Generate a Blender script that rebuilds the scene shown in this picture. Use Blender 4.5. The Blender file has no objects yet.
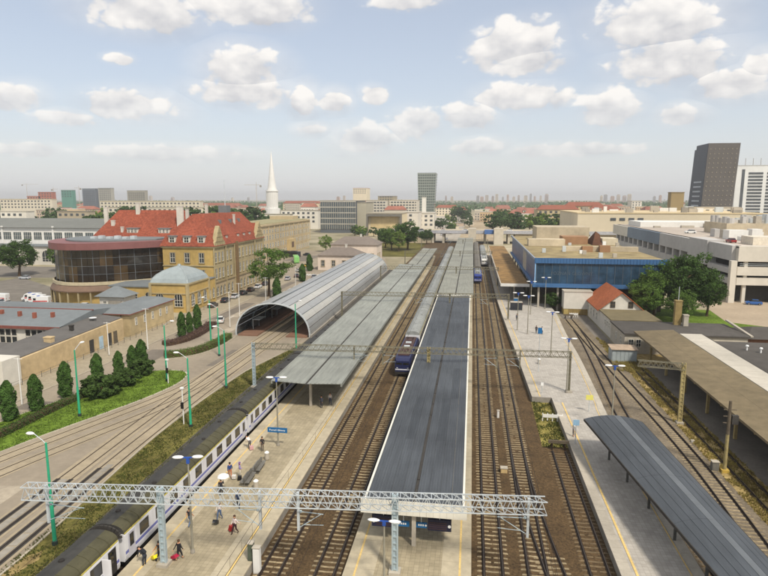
import bpy, bmesh, math, random
from mathutils import Vector, Matrix
random.seed(11)
R = math.radians
S = bpy.context.scene
COL = S.collection

# ------------------------------------------------------------------ camera
cam_d = bpy.data.cameras.new('camera'); cam = bpy.data.objects.new('camera', cam_d); COL.objects.link(cam)
cam_d.sensor_width = 36.0; cam_d.lens = 36.0 * 589 / 768; cam_d.clip_start = .5; cam_d.clip_end = 30000
cam.location = (0, 0, 30.0); cam.rotation_euler = (R(90 - 8.69), 0, R(8.49))
S.camera = cam

# ------------------------------------------------------------------ sky
SUN_EL, SUN_AZ = R(52), R(142)          # azimuth clockwise from +Y: behind the camera, to the right
W = bpy.data.worlds.new('World'); S.world = W; W.use_nodes = True
nt = W.node_tree; N = nt.nodes; L = nt.links; N.clear()
def nd(t, **k):
    n = N.new(t)
    for a, b in k.items(): setattr(n, a, b)
    return n
def mth(op, a, b=None, clamp=False):
    n = nd('ShaderNodeMath', operation=op, use_clamp=clamp)
    for i, q in enumerate((a, b)):
        if q is None: continue
        if isinstance(q, (int, float)): n.inputs[i].default_value = q
        else: L.new(q, n.inputs[i])
    return n.outputs[0]
def vmt(op, a, b, out=0):
    n = nd('ShaderNodeVectorMath', operation=op)
    for i, q in enumerate((a, b)):
        if q is None: continue
        if isinstance(q, (tuple, list)): n.inputs[i].default_value = q
        else: L.new(q, n.inputs[i])
    return n.outputs[out]
sky = nd('ShaderNodeTexSky', sky_type='NISHITA', sun_disc=False, sun_elevation=SUN_EL, sun_rotation=SUN_AZ,
         air_density=1.0, dust_density=1.2, ozone_density=1.0, altitude=80)
tc = nd('ShaderNodeTexCoord')
D = vmt('NORMALIZE', tc.outputs['Generated'], None)
sx = nd('ShaderNodeSeparateXYZ'); L.new(D, sx.inputs[0])
az = mth('ARCTAN2', sx.outputs[0], sx.outputs[1]); el = mth('ARCSINE', sx.outputs[2])
ae = nd('ShaderNodeCombineXYZ'); L.new(az, ae.inputs[0]); L.new(el, ae.inputs[1])
def noise(vec, scale, det=6, rough=.55):
    n = nd('ShaderNodeTexNoise'); n.inputs['Scale'].default_value = scale; n.inputs['Detail'].default_value = det
    n.inputs['Roughness'].default_value = rough; L.new(vec, n.inputs['Vector']); return n.outputs['Fac']
dstr = vmt('MULTIPLY', D, (1, 1, 1.5))
n1 = noise(dstr, 16, 6, .6)
n1up = noise(vmt('ADD', dstr, (.012, -.010, .026)), 16, 2, .5)
n2 = noise(D, 3.2, 2, .5)
# cumulus seen in the photograph: azimuth, elevation, half width, half height in degrees
CL = [(-29.4, 15.5, 4.3, 1.64), (-20.6, 16.6, 5.2, 1.38), (-21.7, 11.2, 3.0, 1.99), (-21.3, 9.5, 4.1, 1.11), (-30.7, 7.9, 3.6, 1.23), (-39.4, 8.0, 1.8, 1.07), (-16.0, 8.9, 1.2, 1.22), (-13.0, 8.9, 1.4, 0.88), (-9.4, 9.5, 1.2, 0.79), (-10.2, 5.4, 2.7, 1.27), (-15.3, 6.3, 1.4, 0.54), (-28.5, 4.0, 5.7, 0.61), (3.2, 13.4, 3.5, 1.94), (4.4, 12.0, 3.0, 1.15), (15.0, 14.5, 4.3, 2.08), (16.0, 11.2, 3.9, 1.7), (21.3, 9.1, 2.7, 1.07), (22.9, 10.3, 1.1, 0.96), (12.0, 7.8, 2.4, 1.5), (4.0, 9.1, 3.7, 1.2), (-5.6, 7.0, 2.3, 1.43), (-0.4, 7.5, 2.4, 1.15), (17.3, 7.0, 1.7, 0.81), (0.7, 4.8, 2.2, 0.72), (-36.4, 6.6, 2.3, 0.64), (-6.6, 17.2, 3.1, 0.78), (-31.8, 11.6, 1.0, 0.39), (8.6, 4.3, 5.1, 0.62), (-38.9, 3.9, 2.9, 0.56)]
fall = None; hrel = None
for a, e, w, h in CL:
    loc = vmt('MULTIPLY', vmt('SUBTRACT', ae.outputs[0], (R(a), R(e), 0)), (1 / R(w), 1 / R(h), 0))
    q = mth('SUBTRACT', 1.0, vmt('LENGTH', loc, None, 1))
    sp = nd('ShaderNodeSeparateXYZ'); L.new(loc, sp.inputs[0])
    if fall is None: fall, hrel = q, sp.outputs[1]
    else:
        g = mth('GREATER_THAN', q, fall); mxn = nd('ShaderNodeMix', data_type='FLOAT'); L.new(g, mxn.inputs[0]); L.new(hrel, mxn.inputs[2]); L.new(sp.outputs[1], mxn.inputs[3])
        hrel = mxn.outputs[0]; fall = mth('MAXIMUM', fall, q)
# the same kind of cumulus goes on over the rest of the sky
azc = mth('ABSOLUTE', mth('ADD', az, R(8.5)))
away = mth('MULTIPLY', mth('SUBTRACT', mth('MAXIMUM', azc, mth('MULTIPLY', el, 1.9)), R(40)), 6.0, True)
gen = mth('MULTIPLY', mth('SUBTRACT', n2, .52), 5.0)
gen = mth('SUBTRACT', mth('MULTIPLY', mth('ADD', gen, 1.5), away), 1.5)
fall = mth('MAXIMUM', fall, gen)
fall = mth('MAXIMUM', fall, -1.5)
pb = noise(dstr, 21, 2, .5)
pf = mth('SUBTRACT', mth('MULTIPLY', mth('ABSOLUTE', mth('SUBTRACT', pb, .5)), 2.6), .24)
dens = mth('ADD', mth('ADD', mth('ADD', mth('MULTIPLY', fall, 1.05), .28), mth('MULTIPLY', pf, .9)), mth('MULTIPLY', mth('SUBTRACT', n1, .5), 1.7))
mr = nd('ShaderNodeMapRange', interpolation_type='SMOOTHSTEP'); L.new(dens, mr.inputs[0])
mr.inputs[1].default_value = .0; mr.inputs[2].default_value = .42
wisp = nd('ShaderNodeMapRange', interpolation_type='SMOOTHSTEP'); L.new(mth('ADD', mth('MULTIPLY', fall, .8), mth('MULTIPLY', mth('SUBTRACT', n2, .5), 2.2)), wisp.inputs[0]); wisp.inputs[1].default_value = -.7; wisp.inputs[2].default_value = .5; wisp.inputs[4].default_value = .38
lit = mth('ADD', mth('ADD', .66, mth('MULTIPLY', mth('MAXIMUM', mth('MINIMUM', hrel, 1.0), -1.0), .30)), mth('ADD', mth('MULTIPLY', mth('SUBTRACT', n1, n1up), 1.6), mth('MULTIPLY', pf, .55)), True)
cr = nd('ShaderNodeMixRGB'); L.new(lit, cr.inputs[0])
cr.inputs[1].default_value = (.56, .565, .60, 1); cr.inputs[2].default_value = (1.04, 1.0, .95, 1)
veil = nd('ShaderNodeMixRGB'); vf = mth('POWER', 2.718, mth('MULTIPLY', mth('MAXIMUM', el, 0.0), -8.0)); L.new(mth('ADD', .40, mth('MULTIPLY', vf, .56)), veil.inputs[0])
skm = nd('ShaderNodeMixRGB', blend_type='MULTIPLY'); skm.inputs[0].default_value = 1; skm.inputs[2].default_value = (.15, .15, .15, 1)
L.new(sky.outputs[0], skm.inputs[1]); L.new(skm.outputs[0], veil.inputs[1])
veil.inputs[2].default_value = (.76, .765, .785, 1)
mx = nd('ShaderNodeMixRGB'); L.new(mth('MAXIMUM', mth('MULTIPLY', mr.outputs[0], mth('MINIMUM', .93, mth('ADD', .25, mth('MULTIPLY', el, 4.2)))), wisp.outputs[0]), mx.inputs[0]); L.new(veil.outputs[0], mx.inputs[1]); L.new(cr.outputs[0], mx.inputs[2])
bg = nd('ShaderNodeBackground'); bg.inputs[1].default_value = 1.0; L.new(mx.outputs[0], bg.inputs[0])
W.cycles.sampling_method = 'MANUAL'; W.cycles.sample_map_resolution = 256
wo = nd('ShaderNodeOutputWorld'); L.new(bg.outputs[0], wo.inputs[0])

# ------------------------------------------------------------------ sun
sl = bpy.data.lights.new('sun', 'SUN'); sl.energy = 4.0; sl.angle = R(7); sl.color = (1, .93, .82)
so = bpy.data.objects.new('sun', sl); COL.objects.link(so)
sd = Vector((math.sin(SUN_AZ) * math.cos(SUN_EL), math.cos(SUN_AZ) * math.cos(SUN_EL), math.sin(SUN_EL)))
so.rotation_euler = sd.to_track_quat('Z', 'Y').to_euler(); so.location = (60, -60, 120)
S.view_settings.view_transform = 'Standard'; S.view_settings.look = 'None'; S.view_settings.gamma = 1
S.view_settings.exposure = 0.0; S.view_settings.use_curve_mapping = False
S.render.engine = 'CYCLES'; S.cycles.max_bounces = 5; S.cycles.diffuse_bounces = 3; S.cycles.glossy_bounces = 2
S.cycles.transparent_max_bounces = 6; S.cycles.transmission_bounces = 4; S.cycles.volume_bounces = 0
S.cycles.use_denoising = True

# ------------------------------------------------------------------ materials
def lin(c):
    if isinstance(c, str):
        c = [int(c[i:i + 2], 16) / 255 for i in (0, 2, 4)]
        c = [x / 12.92 if x <= .04045 else ((x + .055) / 1.055) ** 2.4 for x in c]
    return tuple(c)
MATS = {}
def M(name, col, rough=.8, var=.18, scale=1.2, metal=0., bump=0., bscale=30., spec=.3, col2=None, big=.12, trans=0., det=5, streak=None):
    if name in MATS: return MATS[name]
    m = bpy.data.materials.new(name); m.use_nodes = True; t = m.node_tree; n = t.nodes; l = t.links
    b = n['Principled BSDF']; c = lin(col)
    b.inputs['Roughness'].default_value = rough; b.inputs['Metallic'].default_value = metal
    b.inputs['Specular IOR Level'].default_value = spec
    g = n.new('ShaderNodeNewGeometry')
    no = n.new('ShaderNodeTexNoise'); no.inputs['Scale'].default_value = scale; no.inputs['Detail'].default_value = det; no.inputs['Roughness'].default_value = .65
    pos = g.outputs['Position']
    if streak:
        mp = n.new('ShaderNodeMapping'); mp.inputs['Scale'].default_value = streak; l.new(pos, mp.inputs[0]); pos = mp.outputs[0]
    l.new(pos, no.inputs['Vector'])
    cr = n.new('ShaderNodeValToRGB'); c2 = lin(col2) if col2 else c
    cr.color_ramp.elements[0].position = .3; cr.color_ramp.elements[1].position = .7
    cr.color_ramp.elements[0].color = (*[x * (1 - var) for x in c], 1); cr.color_ramp.elements[1].color = (*[min(1, x * (1 + var)) for x in c2], 1)
    l.new(no.outputs['Fac'], cr.inputs[0])
    out = cr.outputs[0]
    if big:
        n2 = n.new('ShaderNodeTexNoise'); n2.inputs['Scale'].default_value = scale * .09; n2.inputs['Detail'].default_value = 4
        l.new(g.outputs['Position'], n2.inputs['Vector'])
        r2 = n.new('ShaderNodeMapRange'); r2.inputs[1].default_value = .3; r2.inputs[2].default_value = .7
        r2.inputs[3].default_value = 1 - big; r2.inputs[4].default_value = 1 + big; l.new(n2.outputs['Fac'], r2.inputs[0])
        mx = n.new('ShaderNodeMixRGB'); mx.blend_type = 'MULTIPLY'; mx.inputs[0].default_value = 1
        l.new(out, mx.inputs[1]); l.new(r2.outputs[0], mx.inputs[2]); out = mx.outputs[0]
    l.new(out, b.inputs['Base Color'])
    if bump:
        nb = n.new('ShaderNodeTexNoise'); nb.inputs['Scale'].default_value = bscale; nb.inputs['Detail'].default_value = 3
        l.new(g.outputs['Position'], nb.inputs['Vector'])
        bp = n.new('ShaderNodeBump'); bp.inputs['Strength'].default_value = bump; bp.inputs['Distance'].default_value = .05
        l.new(nb.outputs['Fac'], bp.inputs['Height']); l.new(bp.outputs[0], b.inputs['Normal'])
    if trans:
        tr = n.new('ShaderNodeBsdfTranslucent'); l.new(out, tr.inputs[0])
        ms = n.new('ShaderNodeMixShader'); ms.inputs[0].default_value = trans
        l.new(b.outputs[0], ms.inputs[1]); l.new(tr.outputs[0], ms.inputs[2]); l.new(ms.outputs[0], n['Material Output'].inputs[0])
    MATS[name] = m; return m
def brickmat(name, c1, c2, cm, scale, w=.5, h=.25, mortar=.02, rough=.85, rot=0, offs=.5, wear=.25):
    m = M(name, c1, rough, .1, .6, bump=.15)
    t = m.node_tree; n = t.nodes; l = t.links; b = n['Principled BSDF']
    g = n.new('ShaderNodeNewGeometry'); mp = n.new('ShaderNodeMapping'); mp.inputs['Rotation'].default_value = (0, 0, rot)
    l.new(g.outputs['Position'], mp.inputs[0])
    br = n.new('ShaderNodeTexBrick'); br.offset = offs; br.inputs['Scale'].default_value = scale; br.inputs['Mortar Size'].default_value = mortar
    br.inputs['Brick Width'].default_value = w; br.inputs['Row Height'].default_value = h
    br.inputs[1].default_value = (*lin(c1), 1); br.inputs[2].default_value = (*lin(c2), 1); br.inputs[3].default_value = (*lin(cm), 1)
    l.new(mp.outputs[0], br.inputs[0])
    no = n.new('ShaderNodeTexNoise'); no.inputs['Scale'].default_value = .45; no.inputs['Detail'].default_value = 8; no.inputs['Roughness'].default_value = .7
    l.new(g.outputs['Position'], no.inputs[0])
    r2 = n.new('ShaderNodeMapRange'); r2.inputs[1].default_value = .3; r2.inputs[2].default_value = .7; r2.inputs[3].default_value = 1 - wear; r2.inputs[4].default_value = 1 + wear * .6
    l.new(no.outputs[0], r2.inputs[0])
    mx = n.new('ShaderNodeMixRGB'); mx.blend_type = 'MULTIPLY'; mx.inputs[0].default_value = 1
    l.new(br.outputs[0], mx.inputs[1]); l.new(r2.outputs[0], mx.inputs[2]); l.new(mx.outputs[0], b.inputs['Base Color'])
    return m
def glassmat(name, col, rough=.08, spec=.8, var=.3):
    m = M(name, col, rough, var, .35, spec=spec, big=0); return m

BALLAST = M('ballast', '40321f', .95, .5, 5.5, bump=.9, bscale=22, col2='57452d', big=.22, det=9)
BALLAST2 = M('dark_ballast', '4a4741', .95, .28, 4, bump=.6, bscale=22, big=.2, det=8)
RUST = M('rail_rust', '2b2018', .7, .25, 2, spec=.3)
STEEL = M('rail_top', '4d463f', .42, .15, 3, metal=.55)
SLEEP = M('sleeper_concrete', '83745a', .9, .34, 3.1, bump=.3, col2='938467', big=.3)
SLEEP2 = M('sleeper_worn', '6d5d45', .9, .34, 3.3, bump=.3, big=.2)
CONC = M('concrete', 'aaa293', .88, .12, 1.6, bump=.15, big=.14)
CONCD = M('concrete_dark', '8d877c', .88, .16, 1.6, bump=.2, big=.16)
SLABM = M('edge_slab_concrete', 'ada28a', .88, .16, 1.3, bump=.12, big=.14, det=8)
PAVE = brickmat('platform_paving', 'a4987e', '968b72', '786e58', 1.25, .5, .5, .012, offs=0, wear=.3)
PAVEL = brickmat('pale_platform_paving', 'b0aaa0', 'a29c92', '8a847a', 1.25, .5, .5, .012, offs=0, wear=.2)
YEL = M('yellow_paint', 'cfb272', .8, .18, 4)
SIDING = M('siding_gravel', '6b6153', .95, .3, 4, bump=.6, bscale=22, big=.25, det=8, col2='756a58')
ASPH = M('asphalt', '706a61', .92, .14, 3, bump=.25, bscale=60, big=.18)
STREET = M('street_paving', '8c8170', .9, .10, 1.1, bump=.2, bscale=40, big=.16, det=8)
WALK = brickmat('sidewalk', 'a0957f', '958a75', '7f7563', 1.4, .5, .5, .012, offs=0, wear=.16)
TRAMSLAB = M('tram_slab', '988b74', .9, .13, 1.3, bump=.15, big=.12)
DARKGAP = M('groove', '5a4d3f', .9, .2, 3)
DRYG = M('half_dry_grass', '5f6428', .95, .36, .9, bump=.7, bscale=14, col2='8a7c48', big=.3, det=8, spec=.1)
GRASS = M('grass', '4c611f', .95, .36, 2.3, bump=.7, bscale=14, col2='647a2c', big=.2, det=8, spec=.1)
VERGE = M('verge_grass', '4d4e24', .95, .38, 1.4, bump=.7, bscale=14, col2='665f33', big=.35, det=8, spec=.1)
DRY = M('dry_ground', '8a7650', .95, .32, 1.1, bump=.6, bscale=14, col2='9d8a5c', big=.3, det=9, spec=.1)
CITY = M('city_ground', '6a6a48', .95, .3, .022, bump=0, col2='a59a84', big=.25, det=9, spec=.1)
ROOFD = M('roof_sheet_dark', '464a4e', .55, .2, 1.4, spec=.3, big=.25, streak=(1.6, .12, 1), det=8)
ROOFP = M('roof_sheet_patch', '3d4145', .55, .2, 1.4, spec=.3, big=.2, streak=(1.6, .12, 1), det=8)
ROOFG = M('roof_sheet_grey', '85877f', .6, .2, 1.2, spec=.3, big=.2, streak=(1.6, .15, 1), det=8)
ROOFL = M('roof_sheet_pale', '86867b', .6, .2, 1.2, spec=.3, big=.2, streak=(1.6, .15, 1), det=8)
GUT = M('gutter_dark', '3d3a36', .8, .25, 2)
WHITE = M('white_paint', 'd8d6cf', .6, .06, 1, big=.06)
FASCIA = M('fascia_white', 'd6d2c4', .6, .07, 1.5, big=.06)
GALV = M('galvanised', 'c2c8c9', .5, .1, 3, metal=.25, spec=.4)
GALVB = M('galvanised_blue', 'a7b5b9', .5, .1, 3, metal=.2, spec=.4)
OLDIRON = M('weathered_mast', '9d8f62', .8, .25, 2.5)
LATT = M('lattice_old', '77725f', .75, .2, 2.5)
GREENP = M('green_pole', '2f9c74', .5, .08, 2)
BLUEP = M('blue_bracket', '2a4f9c', .5, .08, 2)
SIGNB = M('sign_blue', '1d6092', .5, .05, 2)
BOARD = M('board_dark', '20233a', .4, .1, 2)
LAMPW = M('lamp_white', 'e6e6e2', .4, .03, 2, big=0)
WOODD = M('weathered_wood', '5f5546', .9, .25, 3)
TYRE = M('tyre', '1c1c1d', .9, .1, 5); RIM = M('rim', '9a9da0', .4, .1, 5, metal=.6)
GLASS = glassmat('window_glass', '2c3134'); GLASSB = glassmat('blue_glass', '24405e', .12)
GLASSG = glassmat('grey_glass', '4a5458', .12); CARGL = glassmat('car_glass', '15191c', .08, .8, .1)
TLIGHT = M('tail_lamp', 'a01d18', .3, .05, 3); HLIGHT = M('head_lamp', 'e0e2e0', .2, .03, 3)
BARK = M('bark', '54432f', .95, .25, 3, bump=.5)
LEAF = [M('leaf_a', '5d7636', .8, .5, 2.6, spec=.12, trans=.35, big=.3), M('leaf_b', '48602e', .8, .5, 2.6, spec=.12, trans=.35, big=.3),
        M('leaf_c', '748a42', .8, .5, 2.6, spec=.12, trans=.35, big=.3), M('thuja', '45602c', .85, .4, 1.5, spec=.1, trans=.2, big=.2),
        M('dark_bush', '45592c', .85, .35, 1.5, spec=.1, trans=.2, big=.2), M('purple_hedge', '54403c', .85, .35, 1.5, spec=.1, trans=.2, big=.2),
        M('far_leaf', '4a5f38', .9, .35, .25, spec=.05, trans=.2, big=.3)]

# ------------------------------------------------------------------ mesh helpers
KIDS = {}
def setp(o, p):
    o.parent = p
    if p is not None: KIDS.setdefault(p.name, []).append(o)
def org(p):
    v = Vector((0, 0, 0))
    while p is not None: v += p.location; p = p.parent
    return v
class MB:
    def __init__(s): s.v = []; s.f = []; s.m = []
    def add(s, vs, fs, mi=0):
        o = len(s.v); s.v += [tuple(q) for q in vs]
        for f in fs: s.f.append([i + o for i in f]); s.m.append(mi)
        return s
    def box(s, x0, x1, y0, y1, z0, z1, mi=0):
        return s.add([(x0, y0, z0), (x1, y0, z0), (x1, y1, z0), (x0, y1, z0), (x0, y0, z1), (x1, y0, z1), (x1, y1, z1), (x0, y1, z1)],
                     [(0, 3, 2, 1), (4, 5, 6, 7), (0, 1, 5, 4), (1, 2, 6, 5), (2, 3, 7, 6), (3, 0, 4, 7)], mi)
    def prism(s, poly, z0, z1, mi=0, mtop=None):
        n = len(poly); a = sum(poly[i][0] * poly[(i + 1) % n][1] - poly[(i + 1) % n][0] * poly[i][1] for i in range(n))
        if a < 0: poly = poly[::-1]
        s.add([(x, y, z0) for x, y in poly] + [(x, y, z1) for x, y in poly], [tuple(range(n))[::-1]] + [(i, (i + 1) % n, n + (i + 1) % n, n + i) for i in range(n)], mi)
        o = len(s.v) - n; s.f.append([o + i for i in range(n)]); s.m.append(mi if mtop is None else mtop); return s
    def sheet(s, poly, z, mi=0):
        n = len(poly); a = sum(poly[i][0] * poly[(i + 1) % n][1] - poly[(i + 1) % n][0] * poly[i][1] for i in range(n))
        if a < 0: poly = poly[::-1]
        return s.add([(x, y, z) for x, y in poly], [tuple(range(n))], mi)
    def bar(s, p, q, w, h=None, mi=0, up=(0, 0, 1)):
        h = h or w; p = Vector(p); q = Vector(q); d = (q - p).normalized(); u = Vector(up)
        if abs(d.dot(u)) > .99: u = Vector((0, 1, 0))
        r = d.cross(u).normalized() * (w / 2); t = r.cross(d).normalized() * (h / 2)
        return s.add([p - r - t, p + r - t, p + r + t, p - r + t, q - r - t, q + r - t, q + r + t, q - r + t],
                     [(0, 3, 2, 1), (4, 5, 6, 7), (0, 1, 5, 4), (1, 2, 6, 5), (2, 3, 7, 6), (3, 0, 4, 7)][::1], mi)
    def tube(s, p, q, r0, r1=None, n=8, mi=0, cap=True):
        r1 = r0 if r1 is None else r1; p = Vector(p); q = Vector(q); d = (q - p).normalized()
        u = Vector((0, 0, 1)) if abs(d.z) < .9 else Vector((1, 0, 0)); a = d.cross(u).normalized(); b = d.cross(a)
        vs = [c + (a * math.cos(k * 2 * math.pi / n) + b * math.sin(k * 2 * math.pi / n)) * r for c, r in ((p, r0), (q, r1)) for k in range(n)]
        fs = [(k, n + k, n + (k + 1) % n, (k + 1) % n) for k in range(n)]
        if cap: fs += [tuple(range(n)), tuple(range(n, 2 * n))[::-1]]
        return s.add(vs, fs, mi)
    def path(s, pts, r, n=6, mi=0):
        for a, b in zip(pts, pts[1:]): s.tube(a, b, r, r, n, mi)
        return s
    def lathe(s, prof, n=12, c=(0, 0, 0), mi=0, sx=1, sy=1):
        vs = [(c[0] + r * math.cos(k * 2 * math.pi / n) * sx, c[1] + r * math.sin(k * 2 * math.pi / n) * sy, c[2] + z) for r, z in prof for k in range(n)]
        fs = [(i * n + k, i * n + (k + 1) % n, (i + 1) * n + (k + 1) % n, (i + 1) * n + k) for i in range(len(prof) - 1) for k in range(n)]
        fs += [tuple(range(n))[::-1], tuple((len(prof) - 1) * n + k for k in range(n))]
        return s.add(vs, fs, mi)
    def sweep(s, pts, prof, mi=0, closed=True, mis=None):
        """prof: (offset to the right, z) list; pts: (x, y) list"""
        n = len(prof); vs = []
        for i, (x, y) in enumerate(pts):
            a = pts[max(0, i - 1)]; b = pts[min(len(pts) - 1, i + 1)]
            d = Vector((b[0] - a[0], b[1] - a[1])).normalized()
            for o, z in prof: vs.append((x + d.y * o, y - d.x * o, z))
        o = len(s.v); s.v += vs; k = n if closed else n - 1
        for i in range(len(pts) - 1):
            for j in range(k):
                s.f.append([o + i * n + j, o + i * n + (j + 1) % n, o + (i + 1) * n + (j + 1) % n, o + (i + 1) * n + j]); s.m.append(mis[j] if mis else mi)
        if closed:
            s.f.append([o + j for j in range(n)][::-1]); s.m.append(mi); s.f.append([o + (len(pts) - 1) * n + j for j in range(n)]); s.m.append(mi)
        return s
    def gable(s, x0, x1, y0, y1, z0, z1, axis='x', mi=0, over=0., th=.25):
        """pitched roof; ridge along axis"""
        if axis == 'x':
            ym = (y0 + y1) / 2; k = (z1 - z0) / (ym - y0); ya, yb = y0 - over, y1 + over; za = z0 - k * over; xa, xb = x0 - over, x1 + over
            pr = [(ya, za), (ym, z1), (yb, za), (yb, za + th), (ym, z1 + th), (ya, za + th)]
            vs = [(x, y, z) for x in (xa, xb) for y, z in pr]
        else:
            xm = (x0 + x1) / 2; k = (z1 - z0) / (xm - x0); a, b = x0 - over, x1 + over; za = z0 - k * over
            pr = [(a, za), (xm, z1), (b, za), (b, za + th), (xm, z1 + th), (a, za + th)]
            vs = [(x, y, z) for y in (y1 + over, y0 - over) for x, z in pr]
        fs = [(i, (i + 1) % 6, 6 + (i + 1) % 6, 6 + i) for i in range(6)] + [(0, 5, 4, 1), (1, 4, 3, 2), (6, 7, 10, 11), (7, 8, 9, 10)]
        return s.add(vs, fs, mi)
    def hip(s, x0, x1, y0, y1, z0, z1, inset, axis='x', mi=0):
        xm, ym = (x0 + x1) / 2, (y0 + y1) / 2
        rd = [(x0 + inset, ym, z1), (x1 - inset, ym, z1)] if axis == 'x' else [(xm, y0 + inset, z1), (xm, y1 - inset, z1)]
        vs = [(x0, y0, z0), (x1, y0, z0), (x1, y1, z0), (x0, y1, z0)] + rd
        fs = [(0, 1, 5, 4), (1, 2, 5), (2, 3, 4, 5), (3, 0, 4), (3, 2, 1, 0)] if axis == 'x' else [(0, 1, 4), (1, 2, 5, 4), (2, 3, 5), (3, 0, 4, 5), (3, 2, 1, 0)]
        return s.add(vs, fs, mi)
    def mesh(s, name, mats, off=(0, 0, 0), smooth=False):
        me = bpy.data.meshes.new(name); o = Vector(off)
        me.from_pydata([(v[0] - o.x, v[1] - o.y, v[2] - o.z) for v in s.v], [], s.f)
        for m in (mats if isinstance(mats, (list, tuple)) else [mats]): me.materials.append(m)
        if len(me.materials) > 1: me.polygons.foreach_set('material_index', s.m)
        if smooth: me.polygons.foreach_set('use_smooth', [True] * len(s.f))
        me.update(); return me
    def build(s, name, mats, parent=None, smooth=False, kind=None):
        me = s.mesh(name, mats, org(parent), smooth)
        o = bpy.data.objects.new(name, me); COL.objects.link(o); setp(o, parent)
        if kind: o['kind'] = kind
        return o
def inst(name, me, parent=None, loc=(0, 0, 0), rz=0., sc=None):
    o = bpy.data.objects.new(name, me); COL.objects.link(o); setp(o, parent); o.location = loc; o.rotation_euler = (0, 0, rz)
    if sc: o.scale = sc
    return o
def tag(o, label, cat, group=None):
    o['label'] = label; o['category'] = cat
    if group: o['group'] = group
    return o
def thing(name, label, cat, loc=(0, 0, 0), rz=0., group=None):
    o = bpy.data.objects.new(name, None); COL.objects.link(o); o.location = loc; o.rotation_euler = (0, 0, rz); o.empty_display_size = .3
    return tag(o, label, cat, group)
def struct(name, mb, mats): return mb.build(name, mats, None, kind='structure')
def copy_tree(o, parent=None):
    c = o.copy(); COL.objects.link(c); setp(c, parent)
    for ch in KIDS.get(o.name, []): copy_tree(ch, c)
    return c
def dup(o, label, loc, rz=0., group=None, sc=None):
    c = copy_tree(o); c['label'] = label; c.location = loc; c.rotation_euler = (0, 0, rz)
    if group: c['group'] = group
    if sc: c.scale = (sc, sc, sc) if isinstance(sc, (int, float)) else sc
    return c
def spline(ctrl, step):
    """Catmull-Rom through ctrl, resampled"""
    P = [Vector(c) for c in ctrl]; P = [2 * P[0] - P[1]] + P + [2 * P[-1] - P[-2]]; pts = []
    for i in range(1, len(P) - 2):
        a, b, c, d = P[i - 1:i + 3]
        for k in range(24):
            t = k / 24; pts.append(.5 * (2 * b + (c - a) * t + (2 * a - 5 * b + 4 * c - d) * t * t + (3 * b - a - 3 * c + d) * t ** 3))
    pts.append(P[-2]); out = [pts[0]]; acc = 0.
    for a, b in zip(pts, pts[1:]):
        seg = (b - a).length
        while acc + seg >= step:
            a = a + (b - a).normalized() * (step - acc); seg = (b - a).length; acc = 0.; out.append(a.copy())
        acc += seg
    return [tuple(q) for q in out]
def ordinal(n):
    one = ['first', 'second', 'third', 'fourth', 'fifth', 'sixth', 'seventh', 'eighth', 'ninth', 'tenth', 'eleventh', 'twelfth', 'thirteenth', 'fourteenth',
           'fifteenth', 'sixteenth', 'seventeenth', 'eighteenth', 'nineteenth', 'twentieth']
    if n < 20: return one[n]
    t, u = divmod(n + 1, 10)
    return ['twenty', 'thirty', 'forty'][t - 2] + '-' + one[u - 1] if u else ['twentieth', 'thirtieth', 'fortieth'][t - 2]
# ================================================================== SETTING
struct('ground', MB().sheet([(-7000, -300), (7000, -300), (7000, 9000), (-7000, 9000)], 0), CITY)
def sheet(name, poly, z, mat): return struct(name, MB().sheet(poly, z), mat)
sheet('street', [(-72.2, 5), (-36.9, 5), (-36.9, 40), (-38.3, 55), (-39.2, 66), (-39.4, 80), (-38.6, 95), (-34.4, 118), (-34.4, 245), (-50, 330), (-98, 330), (-98, 255), (-72.2, 215)], .012, STREET)
sheet('sidewalk', [(-73.2, 70), (-66.5, 70), (-65.5, 100), (-65.5, 215), (-73.2, 215)], .022, WALK)
sheet('car_park', [(-170, 118), (-85, 118), (-88, 150), (-95, 165), (-128, 170), (-170, 200)], .014, ASPH)
sheet('fair_forecourt', [(-300, 185), (-120, 205), (-120, 232), (-300, 236)], .014, ASPH)
sheet('verge', [(-39.0, 5), (-34.1, 5), (-34.1, 44), (-34.7, 70), (-34.9, 95), (-34.4, 116), (-38.6, 95), (-39.4, 80), (-39.2, 66), (-38.3, 55), (-36.9, 40), (-36.9, 5)][1:], .02, VERGE)
sheet('dirt_patch', [(-36.7, 37.6), (-35.9, 38.4), (-35.3, 40.6), (-35.9, 41.8), (-36.6, 41.0), (-36.9, 39.2)], .028, DRY)
sheet('gravel_strip', [(-34.1, 5), (-29.9, 5), (-29.9, 245), (-34.4, 245), (-34.4, 116), (-34.9, 95), (-34.7, 70), (-34.1, 44)], .032, BALLAST2)
struct('ballast_bed', MB().prism([(-30.0, 5), (12.2, 5), (12.2, 70), (9.0, 70), (9.2, 86), (8.7, 110), (7.8, 150), (7.4, 190), (7.4, 410), (-30, 410)], .0, .09), BALLAST)
struct('siding_bed', MB().prism([(18.4, 5), (27.6, 5), (27.6, 100), (26.8, 150), (21.7, 150), (20.5, 128), (20.0, 109), (18.9, 86), (18.4, 76)], .0, .085), SIDING)
sheet('notch_grass', [(9.0, 70), (12.2, 70), (12.2, 86), (9.2, 86)], .12, DRYG)
sheet('weedy_ground', [(27.6, 5), (45, 5), (45, 118), (29.5, 118), (27.2, 135), (27.6, 100)], .03, DRY)
sheet('service_yard', [(24.5, 118), (29.4, 112), (29.6, 162), (22.6, 162), (23, 150), (26.9, 150), (27.0, 128)], .04, ASPH)
sheet('depot_platform_paving', [(31.2, 5), (45, 5), (45, 110), (31.2, 110)], .05, ASPH)
sheet('garden_grass', [(36, 126), (78, 126), (90, 150), (80, 168), (40, 168)], .016, GRASS)
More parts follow.
